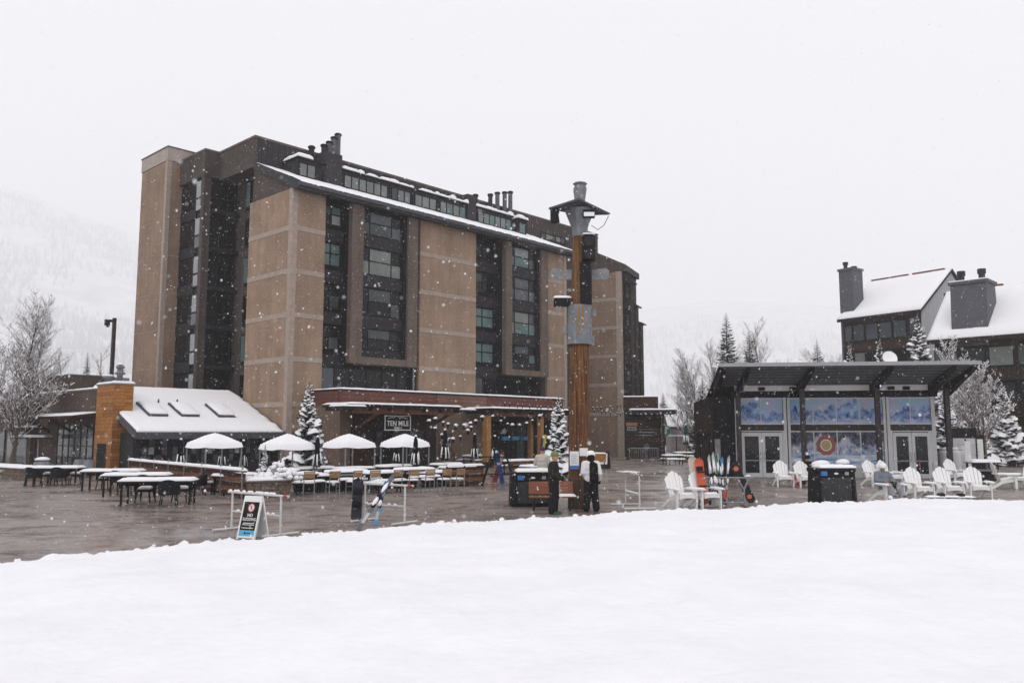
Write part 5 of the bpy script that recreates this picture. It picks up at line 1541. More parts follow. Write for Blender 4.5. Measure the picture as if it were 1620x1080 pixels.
# stone planters
def planter(label, a, b, d, h, rot=None):
    ln = (b - a).length
    t = thing('stone_planter', label, 'planter', a, math.atan2(b.y - a.y, b.x - a.x))
    MB().box(.04, ln - .04, .04, d - .04, 0, h - .06).build('core', mat('mortar', (.10, .088, .08), .9, .2, 6), t)
    rr = random.Random(int(ln * 100)); z = 0.0; c = 0
    while z < h - .1 and c < 6:
        rh = rr.uniform(.13, .2); rh = min(rh, h - .06 - z)
        x = 0.0
        while x < ln - .02:
            w = min(rr.uniform(.2, .5), ln - x)
            if w < .1: break
            o = rr.uniform(0, .03)
            MB().cbox(x + .008, x + w - .008, -o, .1, z + .006, z + rh - .006, .02).build('stone', STONE if rr.random() < .6 else mat('stone_rust', (.17, .105, .07), .9, .3, 6), t)
            x += w
        y = .11
        while y < d - .02:
            w = min(rr.uniform(.2, .5), d - y)
            if w < .08: break
            MB().cbox(ln - .1, ln + rr.uniform(0, .03), y + .008, y + w - .008, z + .006, z + rh - .006, .02).build('stone', STONE, t)
            y += w
        z += rh; c += 1
    MB().box(-.03, ln + .05, -.05, d + .03, h - .06, h).build('coping', STONE, t)
    MB().snow(-.03, ln + .05, -.05, d + .03, h, .13, seed=ln, step=.14).build('snow_cover', SNOW, t, True)
    return t
planter('low stone planter wall topped with snow at the left edge', G(-60, 751), G(74, 762), 1.0, .55)
planter('stone planter with snowy shrubs and a small conifer beside the counter', G(388, 789), G(461, 786), 1.1, .62)
pc = (G(388, 789) + G(461, 786)) / 2 + Vector((0, .55, .62))
rr = random.Random(9)
for k, (dx, dy, s, lab) in enumerate(((-.25, 0, .46, 'snow-buried shrub left of the conifer in the stone planter'), (.12, .1, .56, 'snow-buried shrub in the middle of the stone planter'), (.5, -.02, .48, 'snow-buried shrub at the right of the stone planter'))):
    t = thing('shrub', lab, 'shrub', pc + Vector((dx, dy, 0)), 0, 'snowy shrubs in the planter')
    q = MB(); f = MB()
    for i in range(26):
        a = rr.random() * 6.28; rad_ = s * rr.random() ** .5
        z = s * (1.3 - 1.1 * rad_ / s) * rr.uniform(.5, 1)
        q.blob((rad_ * math.cos(a), rad_ * math.sin(a), z), .12, .12, .09, 8, 5, .3, i + k)
        f.tube((0, 0, 0), (rad_ * math.cos(a), rad_ * math.sin(a), z), .012, .006, 4)
        for j in range(5):
            p = Vector((rad_ * math.cos(a), rad_ * math.sin(a), z - .03)); d = Vector((rr.uniform(-1, 1), rr.uniform(-1, 1), rr.uniform(-.9, .2))) * .14
            f._add([p, p + d + Vector((.02, 0, .02)), p + d - Vector((.02, 0, .02))], [(0, 1, 2)])
    f.build('foliage', NEEDLEB, t)['kind'] = 'stuff'
    q.build('snow_cover', SNOW, t, True)['kind'] = 'stuff'
make_spruce('small_conifer', 'small brownish conifer with snow in the stone planter', pc + Vector((-.32, -.1, 0)), 1.3, .26, 31, .75, NEEDLEB, dens=.5)
# kettle grill, stools and kegs on the far left
kg = thing('kettle_grill', 'snow-capped silver kettle grill on the left stone planter', 'grill', G(25, 747, .6) + Vector((0, 2.0, -.6)), 0)
MB().lathe([(.05, .55), (.3, .62), (.38, .8), (.36, .95), (.2, 1.08), (.03, 1.12)], 18).build('bowl', GALV, kg, True)
for a in (0, 2.1, 4.2):
    MB().bar((.2 * math.cos(a), .2 * math.sin(a), .65), (.36 * math.cos(a), .36 * math.sin(a), 0), .03).build('leg', DARK2, kg)
MB().blob((0, 0, 1.08), .33, .33, .14, flat=True).build('snow_cover', SNOW, kg, True)
KU = []
kp = thing('keg', '', 'keg')
MB().lathe([(.2, 0), (.22, .04), (.26, .1), (.26, .35), (.275, .37), (.26, .4), (.26, .68), (.22, .75), (.2, .82)], 18).build('body', GALV, kp, True)
MB().lathe([(.215, .74), (.215, .84), (.19, .84), (.19, .76)], 18, caps=False).build('rim', GREYM, kp)
place(kp, KU, at_depth(128, 44), 0, 'left of the two steel kegs by the cedar pillar', 'steel kegs', 1.1)
place(kp, KU, at_depth(143, 43.5), 0, 'right of the two steel kegs by the cedar pillar', 'steel kegs', 1.1)
ut = thing('tray_table', 'tall round table with thick snow cap before the brown building', 'table', at_depth(52, 52), 0)
zt = P(52, 693, 52).z
MB().tube((-.35, 0, 0), (-.35, 0, zt), .06, n=8).build('leg', GREYM, ut)
MB().tube((.4, 0, 0), (.4, 0, zt), .06, n=8).build('leg', GREYM, ut)
MB().box(-1.05, 1.05, -.5, .5, zt, zt + .06).build('tabletop', DARK2, ut)
MB().snow(-1.05, 1.05, -.5, .5, zt + .06, .16, seed=3).build('snow_cover', SNOW, ut, True)

# string lights with snow sitting on each lantern
def string_lights(label, p, q, sag, n, r, rr):
    t = thing('string_lights', label, 'lights', p, 0)
    d = q - p
    pts = [d * (i / 16) + Vector((0, 0, -sag * math.sin(math.pi * i / 16))) for i in range(17)]
    MB().path(pts, .012, 4).build('wire', BLACK, t)
    for i in range(n):
        u = (i + .5 + rr.uniform(-.25, .25)) / n
        c = d * u + Vector((0, 0, -sag * math.sin(math.pi * u)))
        s = r * rr.uniform(.7, 1.25)
        b = MB().lathe([(.03, 0), (.06 , -.04), (s * .6, -.12), (s * .5, -.2), (.02, -.26)], 8, c).build('lamp', BLACK, t, True)
        MB().blob(c + Vector((0, 0, .0)), s, s, s * .8, 8, 5, .25, i, flat=True).build('snow_cover', SNOW, b, True)
rr = random.Random(12)
string_lights('string of snow-capped lanterns from the tavern canopy to the timber post', P(683, 659, 44), P(770, 655, 47), .55, 8, .115, rr)
string_lights('second snow-capped lantern string drooping above the dark umbrellas', P(676, 662, 45.5), P(752, 668, 46), 1.0, 8, .11, rr)
string_lights('snow-capped lantern string between the thick and thin timber posts', P(776, 656, 46.5), P(858, 655, 47.5), .6, 8, .11, rr)
string_lights('faint upper bulb string across the hotel wing', P(790, 636, 50), P(985, 640, 72), .3, 24, .05, rr)
string_lights('faint lower bulb string across the hotel wing', P(938, 648, 60), P(1128, 640, 62), .5, 24, .05, rr)
# ------------------------------------------------------------------ totem pole
pb0 = G(916, 804)
tp = thing('totem_pole', 'tall timber totem pole with grey metal collars, speaker and lamp shelf', 'pole', pb0, 0)
LEAN = Vector((.012, 0, 1))
def lean(z, dx=0, dy=0): return Vector((LEAN.x * z + dx, dy, z))
LOG = mat('weathered_log', (.062, .026, .010), .7, .1, 2.4, spec=.25, color2=(.20, .086, .028), stretch=(13, 13, .4), bump=.5, bscale=12)
LOGD = mat('dark_log', (.085, .040, .018), .7, .1, 2.4, spec=.25, color2=(.20, .095, .035), stretch=(7, 7, .28), bump=.5, bscale=12)
def log(z0, z1, r0, r1, m, name, seed):
    q = MB(); n = 28; k = 14; vs = []; fs = []
    for j in range(k + 1):
        u = j / k; z = z0 + (z1 - z0) * u; r = r0 + (r1 - r0) * u
        for i in range(n):
            a = 2 * math.pi * i / n
            rr_ = r * (1 + .03 * noise.noise(Vector((math.cos(a) * 2.2, math.sin(a) * 2.2, z * .25 + seed))) + .012 * noise.noise(Vector((math.cos(a) * 7, math.sin(a) * 7, z * .2))))
            vs.append((lean(z).x + rr_ * math.cos(a), rr_ * math.sin(a), z))
    for j in range(k):
        for i in range(n):
            fs.append((j * n + i, j * n + (i + 1) % n, j * n + n + (i + 1) % n, j * n + n + i))
    fs.append(tuple(range(k * n, k * n + n)))
    q._add(vs, fs); return q.build(name, m, tp, True)
for m_ in (LOG, LOGD):
    for n_ in m_.node_tree.nodes:
        if n_.type == 'VALTORGB':
            n_.color_ramp.elements[0].position = .40; n_.color_ramp.elements[1].position = .62
LOGB = mat('wet_log_base', (.028, .020, .013), .65, .1, 2.4, spec=.25, color2=(.10, .060, .030), stretch=(7, 7, .5), bump=.5, bscale=12)
log(0, .95, .347, .338, LOGB, 'log_base', 1)
log(.95, 5.15, .338, .30, LOG, 'lower_log', 1)
log(6.3, 8.7, .28, .22, LOGD, 'upper_log', 4)
log(9.4, 10.0, .15, .14, LOG, 'top_log', 7)
for k in range(3):      # drying cracks
    a = -1.9 + k * .5
    MB().bar(lean(1.2 + k, .322 * math.cos(a), .322 * math.sin(a)), lean(3.6 + k * .5, .313 * math.cos(a), .313 * math.sin(a)), .014, .02).build('crack', BROWNW, tp)
def sheet(z0, z1, r0, r1, m, name, n=8, rot=.39):
    q = MB().lathe([(r0, z0), (r1, z1)], n, caps=False)
    q.v = [(x * math.cos(rot) - y * math.sin(rot) + LEAN.x * z, x * math.sin(rot) + y * math.cos(rot), z) for x, y, z in q.v]
    return q.build(name, m, tp)
c = sheet(5.08, 6.33, .40, .385, GALV, 'collar', 10)
for (a, z0, z1) in ((-1.75, 5.35, 6.25), (-1.35, 5.6, 6.3)):
    MB().bar(lean(z0, .4 * math.cos(a), .4 * math.sin(a)), lean(z1, .395 * math.cos(a), .395 * math.sin(a)), .05, .02).build('rust_streak', mat('rust', (.30, .15, .04), .8, .3, 10), c)
for (x, z, w, h) in ((-.42, 5.55, .22, .25), (.44, 6.1, .16, .22), (.40, 5.2, .12, .3)):
    MB().box(lean(z).x + x - w / 2, lean(z).x + x + w / 2, -.05, .02, z - h / 2, z + h / 2).build('bent_flap', GALVL, tp)
sheet(8.55, 8.85, .255, .27, GALV, 'funnel', 8)
sheet(8.85, 9.42, .27, .50, GALV, 'funnel', 8)
sheet(9.72, 10.12, .17, .23, GALV, 'cap_sleeve', 8)
sheet(10.12, 10.3, .23, .16, GALV, 'cap_sleeve', 8)
MB().lathe([(.2, 10.26), (.24, 10.3), (.2, 10.33)], 8, (lean(10.3).x, 0, 0)).build('top_cap', GALVL, tp)
# tilted lamp shelf
x0 = lean(9.5).x
pl = MB()
pl._add([(x0 - 1.02, -.35, 9.42), (x0 - .1, -.75, 9.62), (x0 + .95, -.15, 9.30), (x0 + .2, .75, 9.52), (x0 - 1.02, -.35, 9.36), (x0 - .1, -.75, 9.56), (x0 + .95, -.15, 9.24), (x0 + .2, .75, 9.46)],
        [(0, 1, 2, 3), (7, 6, 5, 4), (0, 4, 5, 1), (1, 5, 6, 2), (2, 6, 7, 3), (3, 7, 4, 0)])
sh = pl.build('lamp_shelf', FASC, tp)
MB().snow(x0 - .5, x0 + .15, -.3, .3, 9.56, .07, seed=3).build('snow_cover', SNOW, sh, True)
MB().tube((x0 - .85, -.3, 9.4), (x0 - .82, -.3, 8.95), .12, .15, 12).tube((x0 - .95, -.3, 9.25), (x0 - .7, -.3, 9.32), .08, n=8).build('spot_lamp', BLACK, tp)
fl = MB().box(x0 + .05, x0 + .42, -.62, -.42, 9.05, 9.28).build('flood_lamp', BLACK, tp)
MB().box(x0 + .07, x0 + .40, -.632, -.62, 9.07, 9.2).build('lens', mat('lamp_lens', (.75, .76, .78), .3, .02, 4), fl)
MB().path([(x0 + .9, -.15, 9.2), (x0 + .75, -.15, 8.9), (x0 + .55, -.15, 8.75), (x0 + .35, -.15, 8.9)], .01, 4).build('cable', BLACK, tp)
# loudspeaker column
xs = lean(7.8).x
sp = MB().cbox(xs + .05, xs + .45, -.55, -.15, 7.72, 8.52, .05).build('loudspeaker', BLACK, tp)
for z in (8.3, 7.9):
    MB().lathe([(.15, 0), (.13, -.03), (.05, -.02)], 16).build('speaker_cone', DARK2, sp).matrix_local = Matrix.Translation((xs + .25, -.555, z)) @ Matrix.Rotation(math.pi / 2, 4, 'X')
MB().snow(xs + .07, xs + .43, -.53, -.17, 8.52, .05, seed=1, step=.08).build('snow_cover', SNOW, sp, True)
MB().cbox(xs - .02, xs + .34, -.42, -.1, 6.34, 7.7, .04).build('speaker_column', BLACK, tp)
for sx in (-1, 1):
    xa = lean(7.4).x + sx * .22; xb = lean(7.4).x + sx * .93
    q = MB(); h = .19
    a_, b_ = min(xa, xb), max(xa, xb)
    poly = [(xa, 7.32 - h * .8), (xb - sx * .08, 7.36 - h), (xb, 7.36 - h * .6), (xb, 7.36 + h * .6), (xb - sx * .08, 7.36 + h), (xa, 7.32 + h * .8)]
    if sx < 0: poly.reverse()
    q.prism(poly, .02, .05, axis='y').build('sign_blade', GALVL, tp)
fx = lean(6.4).x
f2 = MB().cbox(fx - .82, fx - .32, -.2, .2, 6.32, 6.55, .03).build('flood_lamp', BLACK, tp)
MB().snow(fx - .82, fx - .28, -.2, .2, 6.55, .08, seed=2, step=.1).build('snow_cover', SNOW, f2, True)
# notices fixed to the pole
n1 = MB().box(-.30, -.02, -.40, -.385, 1.22, 1.76).build('notice', PAPER, tp)
MB().box(-.30, -.02, -.404, -.401, 1.22, 1.33).build('notice_band', MBLUE, n1)
for i in range(6):
    MB().box(-.26, -.07 - (.04 if i % 2 else 0), -.403, -.401, 1.40 + i * .05, 1.415 + i * .05).build('notice_line', mat('grey_ink', (.25, .32, .45), .7, .05, 4), n1)
MB().box(.0, .26, -.385, -.37, 1.62, 1.86).build('notice', PAPER, tp)

# ------------------------------------------------------------------ litter bin enclosures
def bin_box(label, loc, rz, w, d, h):
    t = thing('litter_bin', label, 'bin', loc, rz, 'black litter bin enclosures')
    q = MB(); c = .12; ta = .03
    def ring(z, i): return [(-w / 2 + c + i, -d / 2 + i, z), (w / 2 - c - i, -d / 2 + i, z), (w / 2 - i, -d / 2 + c + i, z), (w / 2 - i, d / 2 - c - i, z), (w / 2 - c - i, d / 2 - i, z), (-w / 2 + c + i, d / 2 - i, z), (-w / 2 + i, d / 2 - c - i, z), (-w / 2 + i, -d / 2 + c + i, z)]
    vs = ring(0, 0.02) + ring(.1, -.0) + ring(h - .14, .03) + ring(h - .1, .0) + ring(h, .0)
    fs = []
    for k in range(4):
        for i in range(8):
            j = (i + 1) % 8
            fs.append((k * 8 + i, k * 8 + j, k * 8 + 8 + j, k * 8 + 8 + i))
    fs.append(tuple(range(32, 40)))
    q._add(vs, fs); q.build('body', BLACK, t)
    MB().cbox(-w / 2 + .2, w / 2 - .2, -d / 2 - .02, -d / 2 + .05, .12, h - .3, .03).build('door_panel', mat('bin_grey', (.03, .031, .035), .45, .15, 5), t)
    for x in (-w / 2 + .16, w / 2 - .16):
        MB().cbox(x - .03, x + .03, -d / 2 - .03, -d / 2 + .05, .1, h - .05, .01).build('rib', BLACK, t)
    MB().box(-w / 2 + .22, -w / 2 + .42, -d / 2 - .012, -d / 2 + .03, h - .24, h - .1).build('sticker', MBLUE if w > 1.2 else LBLUE, t)
    MB().box(w / 2 - .42, w / 2 - .3, -d / 2 - .012, -d / 2 + .03, h - .22, h - .12).build('sticker', mat('grey_sticker', (.3, .31, .32), .5, .05, 4), t)
    MB().lathe([(.07, 0), (.07, .012)], 14).build('sticker', PAPER, t).matrix_local = Matrix.Translation((0, -d / 2 - .005, h - .17)) @ Matrix.Rotation(math.pi / 2, 4, 'X') @ Matrix.Diagonal((1, .45, 1, 1))
    MB().snow(-w / 2 + .2, w / 2 - .02, -d / 2 + .02, d / 2 - .02, h, .11, seed=w, step=.1, over=0).build('snow_cover', SNOW, t, True)
bin_box('black litter bin enclosure behind the bench by the totem pole', G(845, 806) + Vector((-.05, 1.35, 0)), rad(6), 1.42, .8, 1.08)
bin_box('black litter bin enclosure with blue sticker in front of the pavilion murals', G(1317, 797), rad(1), 1.42, .8, 1.18)

# bench
be = thing('park_bench', 'red-brown slatted bench with snowy seat beside the totem pole', 'bench', G(872, 806), rad(2))
for (a, b) in ((-.68, .02), (.28, .66)):
    for i in range(4):
        MB().box(a, b, -.02, .02, .48 + i * .095, .565 + i * .095).build('back_slat', mat('red_teak', (.27, .105, .06), .6, .2, 5, stretch=(.5, 4, 4)), be)
for i in range(3):
    MB().box(-.68, .70, -.5 + i * .15, -.37 + i * .15, .40, .43).build('seat_slat', mat('red_teak', (.27, .105, .06)), be)
for x in (-.55, .55):
    MB().bar((x, -.3, 0), (x, -.3, .40), .06).bar((x, -.5, .385), (x, 0, .385), .04).bar((x, .03, .4), (x, .03, .86), .04).build('leg', DARK2, be)
MB().snow(.2, .70, -.5, -.08, .43, .06, seed=2, step=.1).build('snow_cover', SNOW, be, True)

# ------------------------------------------------------------------ ski racks
def rack(label, a, b, h, tilt=0.0, mid=.45):
    d = b - a; ln = d.length
    t = thing('ski_rack', label, 'ski rack', a, math.atan2(d.y, d.x), 'white pipe ski racks')
    top = MB().tube((-.18, 0, h), (ln + .28, 0, h), .028, n=8).build('top_rail', PVC, t)
    MB().tube((ln + .1, 0, h), (ln + .24, 0, h), .031, n=8).build('red_sleeve', RED, top)
    for x in (0, ln):
        l = MB().tube((x, 0, 0.04), (x, 0, h), .026, n=8).build('leg', PVC, t)
        MB().tube((x, -.5, .04), (x, .5, .04), .028, n=8).build('foot', PVC, l)
    MB().tube((0, 0, mid), (ln, 0, mid), .022, n=8).build('mid_rail', PVC, t)
    q = MB()
    for i in range(int(ln * 9)):
        if R.random() < .85:
            q.blob((-.1 + i * .11 + R.uniform(-.02, .02), 0, h + .03), .075, .035, .04, 7, 4, .3, i)
    for i in range(int(ln * 5)):
        if R.random() < .5: q.blob((.05 + i * .2, 0, mid + .025), .07, .03, .035, 7, 4, .3, i + 9)
    q.build('snow_cover', SNOW, top, True)['kind'] = 'stuff'
    return t
rack('white pipe ski rack behind the no sledding sign', G(366, 838), G(443, 848), .90)
rack('white pipe ski rack holding the snowboard and blue skis', G(577, 824), G(640, 829), .98)
r3 = rack('empty white pipe ski rack with red sleeve right of the totem pole', G(990, 799), G(1012, 806), 1.05)
MB().cbox(-.1, .62, -.28, .3, 1.07, 1.1, .01).build('tray', PVC, r3)
# pair of skis leaning on the second rack, snowboard beside them
def ski(name, label, tail, tip, w, topm, basem, cat='skis', group=None, snow=True):
    d = tip - tail; ln = d.length; z = d.normalized()
    x = Vector((1, 0, 0)) - z * z.x; x.normalize(); y = z.cross(x)
    t = bpy.data.objects.new(name, None); col.objects.link(t); tag(t, label, cat, group)
    t.matrix_world = Matrix(((x.x, y.x, z.x, tail.x), (x.y, y.y, z.y, tail.y), (x.z, y.z, z.z, tail.z), (0, 0, 0, 1)))
    q = MB(); n = 20; prof = []
    for i in range(n + 1):
        u = i / n
        hw_ = w / 2 * (1 - .22 * math.sin(math.pi * min(1, max(0, (u - .05) / .85))))
        if u > .93: hw_ *= math.sqrt(max(.02, 1 - ((u - .93) / .07) ** 2))
        if u < .03: hw_ *= .8
        off = -.08 * max(0, (u - .9) / .1) ** 2
        prof.append((hw_, off, u * ln))
    vs = []
    for (h_, o, zz) in prof:
        vs += [(-h_, o, zz), (h_, o, zz), (h_, o + .012, zz), (-h_, o + .012, zz)]
    fs = [(0, 1, 2, 3), (4 * n + 3, 4 * n + 2, 4 * n + 1, 4 * n)]
    for i in range(n):
        for k in range(4):
            fs.append((i * 4 + k, i * 4 + 4 + k, i * 4 + 4 + (k + 1) % 4, i * 4 + (k + 1) % 4))
    q._add(vs, fs); q.build('board', topm, t)
    b = MB().cbox(-w * .4, w * .4, -.06, .0, ln * .40, ln * .47, .01).cbox(-w * .4, w * .4, -.075, .0, ln * .55, ln * .62, .01).build('binding', BLACK, t)
    if snow:
        MB().blob((0, -.05, ln * .48), w * .45, .05, ln * .08, 8, 6, .3, 1).blob((0, -.03, ln * .75), w * .4, .04, ln * .1, 8, 6, .3, 2).build('snow_cover', SNOW, t, True)['kind'] = 'stuff'
    MB().box(-w * .36, w * .36, -.004, .0, ln * .12, ln * .3).build('print', basem, t)
    return t
SKW = mat('ski_white', (.42, .43, .46), .4, .05, 5)
SKB = mat('ski_blue', (.06, .25, .52), .4, .1, 5)
SKD = mat('ski_dark', (.03, .032, .05), .4, .2, 5)
y2 = G(600, 826)
ski('ski', 'dark ski caked with snow leaning left against the second rack', G(566, 838, 0.02), P(622, 752, 21.4), .12, mat('ski_charcoal', (.10, .105, .12), .4, .3, 5), SKW)
ski('ski', 'blue ski leaning upright against the second rack', G(593, 830, 0.02), P(611, 762, 21.6), .105, SKB, SKW)
def snowboard(label, base, top, w, m, pr, face, binding=True, tri=None):
    d = top - base; ln = d.length; z = d.normalized()
    y = Vector(face) - z * z.dot(Vector(face)); y.normalize(); y = -y; x = y.cross(z)
    t = bpy.data.objects.new('snowboard', None); col.objects.link(t); tag(t, label, 'snowboard')
    t.matrix_world = Matrix(((x.x, y.x, z.x, base.x), (x.y, y.y, z.y, base.y), (x.z, y.z, z.z, base.z), (0, 0, 0, 1)))
    n = 26; vs = []; fs = []
    for i in range(n + 1):
        u = i / n
        e = min(u, 1 - u) / .1
        hw_ = w / 2 * (1 - .1 * math.sin(math.pi * u)) * (math.sqrt(max(.03, 1 - (1 - e) ** 2)) if e < 1 else 1)
        off = .05 * max(0, 1 - e) ** 2 * -1
        vs += [(-hw_, off, u * ln), (hw_, off, u * ln), (hw_, off + .014, u * ln), (-hw_, off + .014, u * ln)]
    fs = [(0, 1, 2, 3), (4 * n + 3, 4 * n + 2, 4 * n + 1, 4 * n)]
    for i in range(n):
        for k in range(4):
            fs.append((i * 4 + k, i * 4 + 4 + k, i * 4 + 4 + (k + 1) % 4, i * 4 + (k + 1) % 4))
    MB()._add(vs, fs).build('board', m, t)
    for u in pr:
        kind, u0, u1, pm = u
        if kind == 'disc':
            q = MB().lathe([(u1, 0), (u1, .003)], 16).build('print', pm, t)
            q.matrix_local = Matrix.Translation((0, -.002, u0 * ln)) @ Matrix.Rotation(math.pi / 2, 4, 'X')
        else:
            MB().box(-w * .36, w * .36, -.003, 0, u0 * ln, u1 * ln).build('print', pm, t)
    if binding:
        for u in (.33, .63):
            MB().cbox(-.1, .12, -.12 if binding > 0 else .014, -.0 if binding > 0 else .13, u * ln, u * ln + .16, .02).bar((-.1, -.12, u * ln + .08), (.14, -.1, u * ln + .08), .05).build('binding', BLACK, t)
    return t
snowboard('black snowboard with bindings standing at the left of the second rack', G(563, 824, .02), P(567, 756, 21.9), .30, SKD, [('bar', .42, .46, mat('board_grey', (.2, .2, .24), .4, .1, 5)), ('disc', .7, .05, RED)], (0, -1, 0), 1)

# crowded steel rack by the pavilion
r4o = G(1108, 802)
r4 = thing('steel_ski_rack', 'grey tubular steel rack crowded with skis and snowboards by the pavilion', 'ski rack', r4o + Vector((0, .35, 0)), rad(-4))
for x in (0.0, 1.45):
    MB().path([(x, -.5, .04), (x, .5, .04)], .03, 8).path([(x, 0, .04), (x + .02, 0, .55), (x + .22, 0, .95)], .03, 8).path([(x + .02, 0, .5), (x - .22, 0, .92)], .03, 8).build('stand', GREYM, r4)
MB().path([(-.3, 0, .9), (1.75, 0, .9)], .025, 8).path([(0, 0, .12), (1.45, 0, .12)], .025, 8).build('rail', GREYM, r4)
MB().blob((-.2, 0, .95), .1, .06, .04, flat=True).blob((1.6, 0, .95), .1, .06, .04, flat=True).build('snow_cover', SNOW, r4, True)['kind'] = 'stuff'
snowboard('orange snowboard with black mark standing in the steel rack', r4o + Vector((.12, .0, .08)), r4o + Vector((.04, .3, 1.52)), .30, ORANGE, [('bar', .72, .82, BLACK)], (-.1, -1, 0), -1)
snowboard('cream-edged snowboard tucked behind the orange one', r4o + Vector((.0, .18, .08)), r4o + Vector((-.12, .5, 1.56)), .30, mat('cream_board', (.55, .50, .42), .4, .06, 5), [('bar', .5, .55, RED)], (-.1, -1, 0), 0)
bz = G(1191, 797)
snowboard('black snowboard with two orange dots leaning against the steel rack', bz + Vector((0, 0, .03)), P(1158, 728, bz.y + .7), .29, BLACK, [('disc', .15, .075, ORANGE), ('disc', .80, .085, ORANGE)], (-.25, -1, .1), 0)
for k, (dx, h, m, pm, lab, lx) in enumerate(((.42, 1.62, SKW, RED, 'white ski with red print in the steel rack, leftmost of the row', -.02), (.52, 1.7, SKW, SKB, 'tall white ski with blue print in the steel rack', .03), (.62, 1.6, mat('ski_cream', (.55, .5, .4), .4, .05, 5), SKD, 'cream ski in the middle of the steel rack', -.05),
        (.36, 1.5, SKD, RED, 'dark ski behind the orange board in the steel rack', .1), (.57, 1.52, SKD, SKW, 'dark ski half hidden in the middle of the steel rack', -.12), (.78, 1.6, mat('ski_green', (.05, .16, .12), .4, .1, 5), SKD, 'dull green ski in the steel rack', -.08), (.9, 1.45, SKD, ORANGE, 'dark ski with orange print in the steel rack', -.1),
        (.72, 1.66, SKW, SKD, 'white ski with dark print in the steel rack', .05), (.83, 1.55, SKB, SKW, 'blue ski in the steel rack, second from the right', .1), (.95, 1.58, SKW, RED, 'white ski leaning right in the steel rack', .22))):
    ski('ski', lab, r4o + Vector((dx, .05 + .06 * k, .05)), r4o + Vector((dx + lx, .42 + .05 * k, h)), .085, m, pm, group='skis in the steel rack')

# ------------------------------------------------------------------ signs
so = G(400, 851); so.z = 0
sb = thing('sandwich_board', 'white A-frame board reading NO SLEDDING at the snow edge', 'sign', so, rad(-24))
HB = .95; wB = .25; th = rad(14)
def leaf(sgn):
    m = Matrix.Translation((0, sgn * HB * math.sin(th), 0)) @ Matrix.Rotation(sgn * th, 4, 'X')
    fr = MB().box(-wB, -wB + .035, -.02, .02, 0, HB).box(wB - .035, wB, -.02, .02, 0, HB).box(-wB + .035, wB - .035, -.02, .02, HB - .13, HB).box(-wB + .035, wB - .035, -.02, .02, .03, .07)
    f = fr.build('front_leaf' if sgn < 0 else 'rear_leaf', WHITEP, sb); f.matrix_local = m
    return f
lf = leaf(-1); lr = leaf(1)
MB().box(-wB + .035, wB - .035, -.012, .012, .07, HB - .13).build('panel', WHITEP, lr)
MB().box(-wB + .035, wB - .035, -.012, .012, .20, HB - .13).build('panel', BLACK, lf)
MB().box(-wB + .035, wB - .035, -.012, .012, .07, .198).build('blue_band', LBLUE, lf)
z = HB - .26
disc(.078, .098, 0, z, -.016).build('ban_ring', RED, lf)
disc(.001, .078, 0, z, -.0145).build('ban_disc', PAPER, lf)
MB().bar((-.055, -.0165, z + .055), (.055, -.0165, z - .055), .02, .002).build('ban_slash', RED, lf)
MB().bar((-.03, -.0155, z - .045), (.04, -.0155, z - .02), .014, .002).bar((0, -.0155, z - .02), (.0, -.0155, z + .03), .022, .002).blob((.0, -.0155, z + .048), .014, .002, .014).build('sled_mark', BLACK, lf)
text('NO', .095, PAPER, lf, Matrix.Translation((0, -.014, z - .165)) @ FRONT, extrude=.001, bold=.003)
text('SLEDDING', .09, PAPER, lf, Matrix.Translation((0, -.014, z - .255)) @ FRONT, extrude=.001, bold=.002, sx=.84)
for i, w in enumerate((.155, .165, 0, .15)):
    if w: MB().box(-w, w, -.0145, -.0125, z - .345 - i * .035, z - .329 - i * .035).build('small_print', PAPER, lf)
MB().lathe([(.025, 0), (.025, .002)], 10).build('logo', BLACK, lf).matrix_local = Matrix.Translation((-.05, -.013, .135)) @ Matrix.Rotation(math.pi / 2, 4, 'X')
MB().box(-.01, .1, -.0145, -.0125, .125, .145).build('logo', BLACK, lf)
s2 = thing('sandwich_board', 'dark A-frame board with a white poster beyond the totem pole', 'sign', G(955, 741), rad(-15))
for sgn in (-1, 1):
    f = MB().box(-.4, .4, -.02, .02, 0, 1.15).build('front_leaf' if sgn < 0 else 'rear_leaf', BLACK, s2)
    f.matrix_local = Matrix.Translation((0, sgn * .3, 0)) @ Matrix.Rotation(sgn * rad(14), 4, 'X')
    if sgn < 0:
        MB().box(-.27, .27, -.026, -.021, .3, 1.0).build('poster', PAPER, f)
        MB().box(-.2, .2, -.03, -.027, .7, .9).build('poster_print', LBLUE, f)
hi = thing('host_stand', 'small orange timber stand behind the white helmet', 'stand', G(948, 745), 0)
MB().cbox(-.4, .4, -.25, .25, .55, 1.05, .02).build('box', CEDAR, hi)
for sx in (-1, 1):
    MB().bar((sx * .32, 0, 0), (sx * .32, 0, .55), .06).build('leg', DARK2, hi)
MB().snow(-.4, .4, -.25, .25, 1.05, .08, seed=2, step=.1).build('snow_cover', SNOW, hi, True)
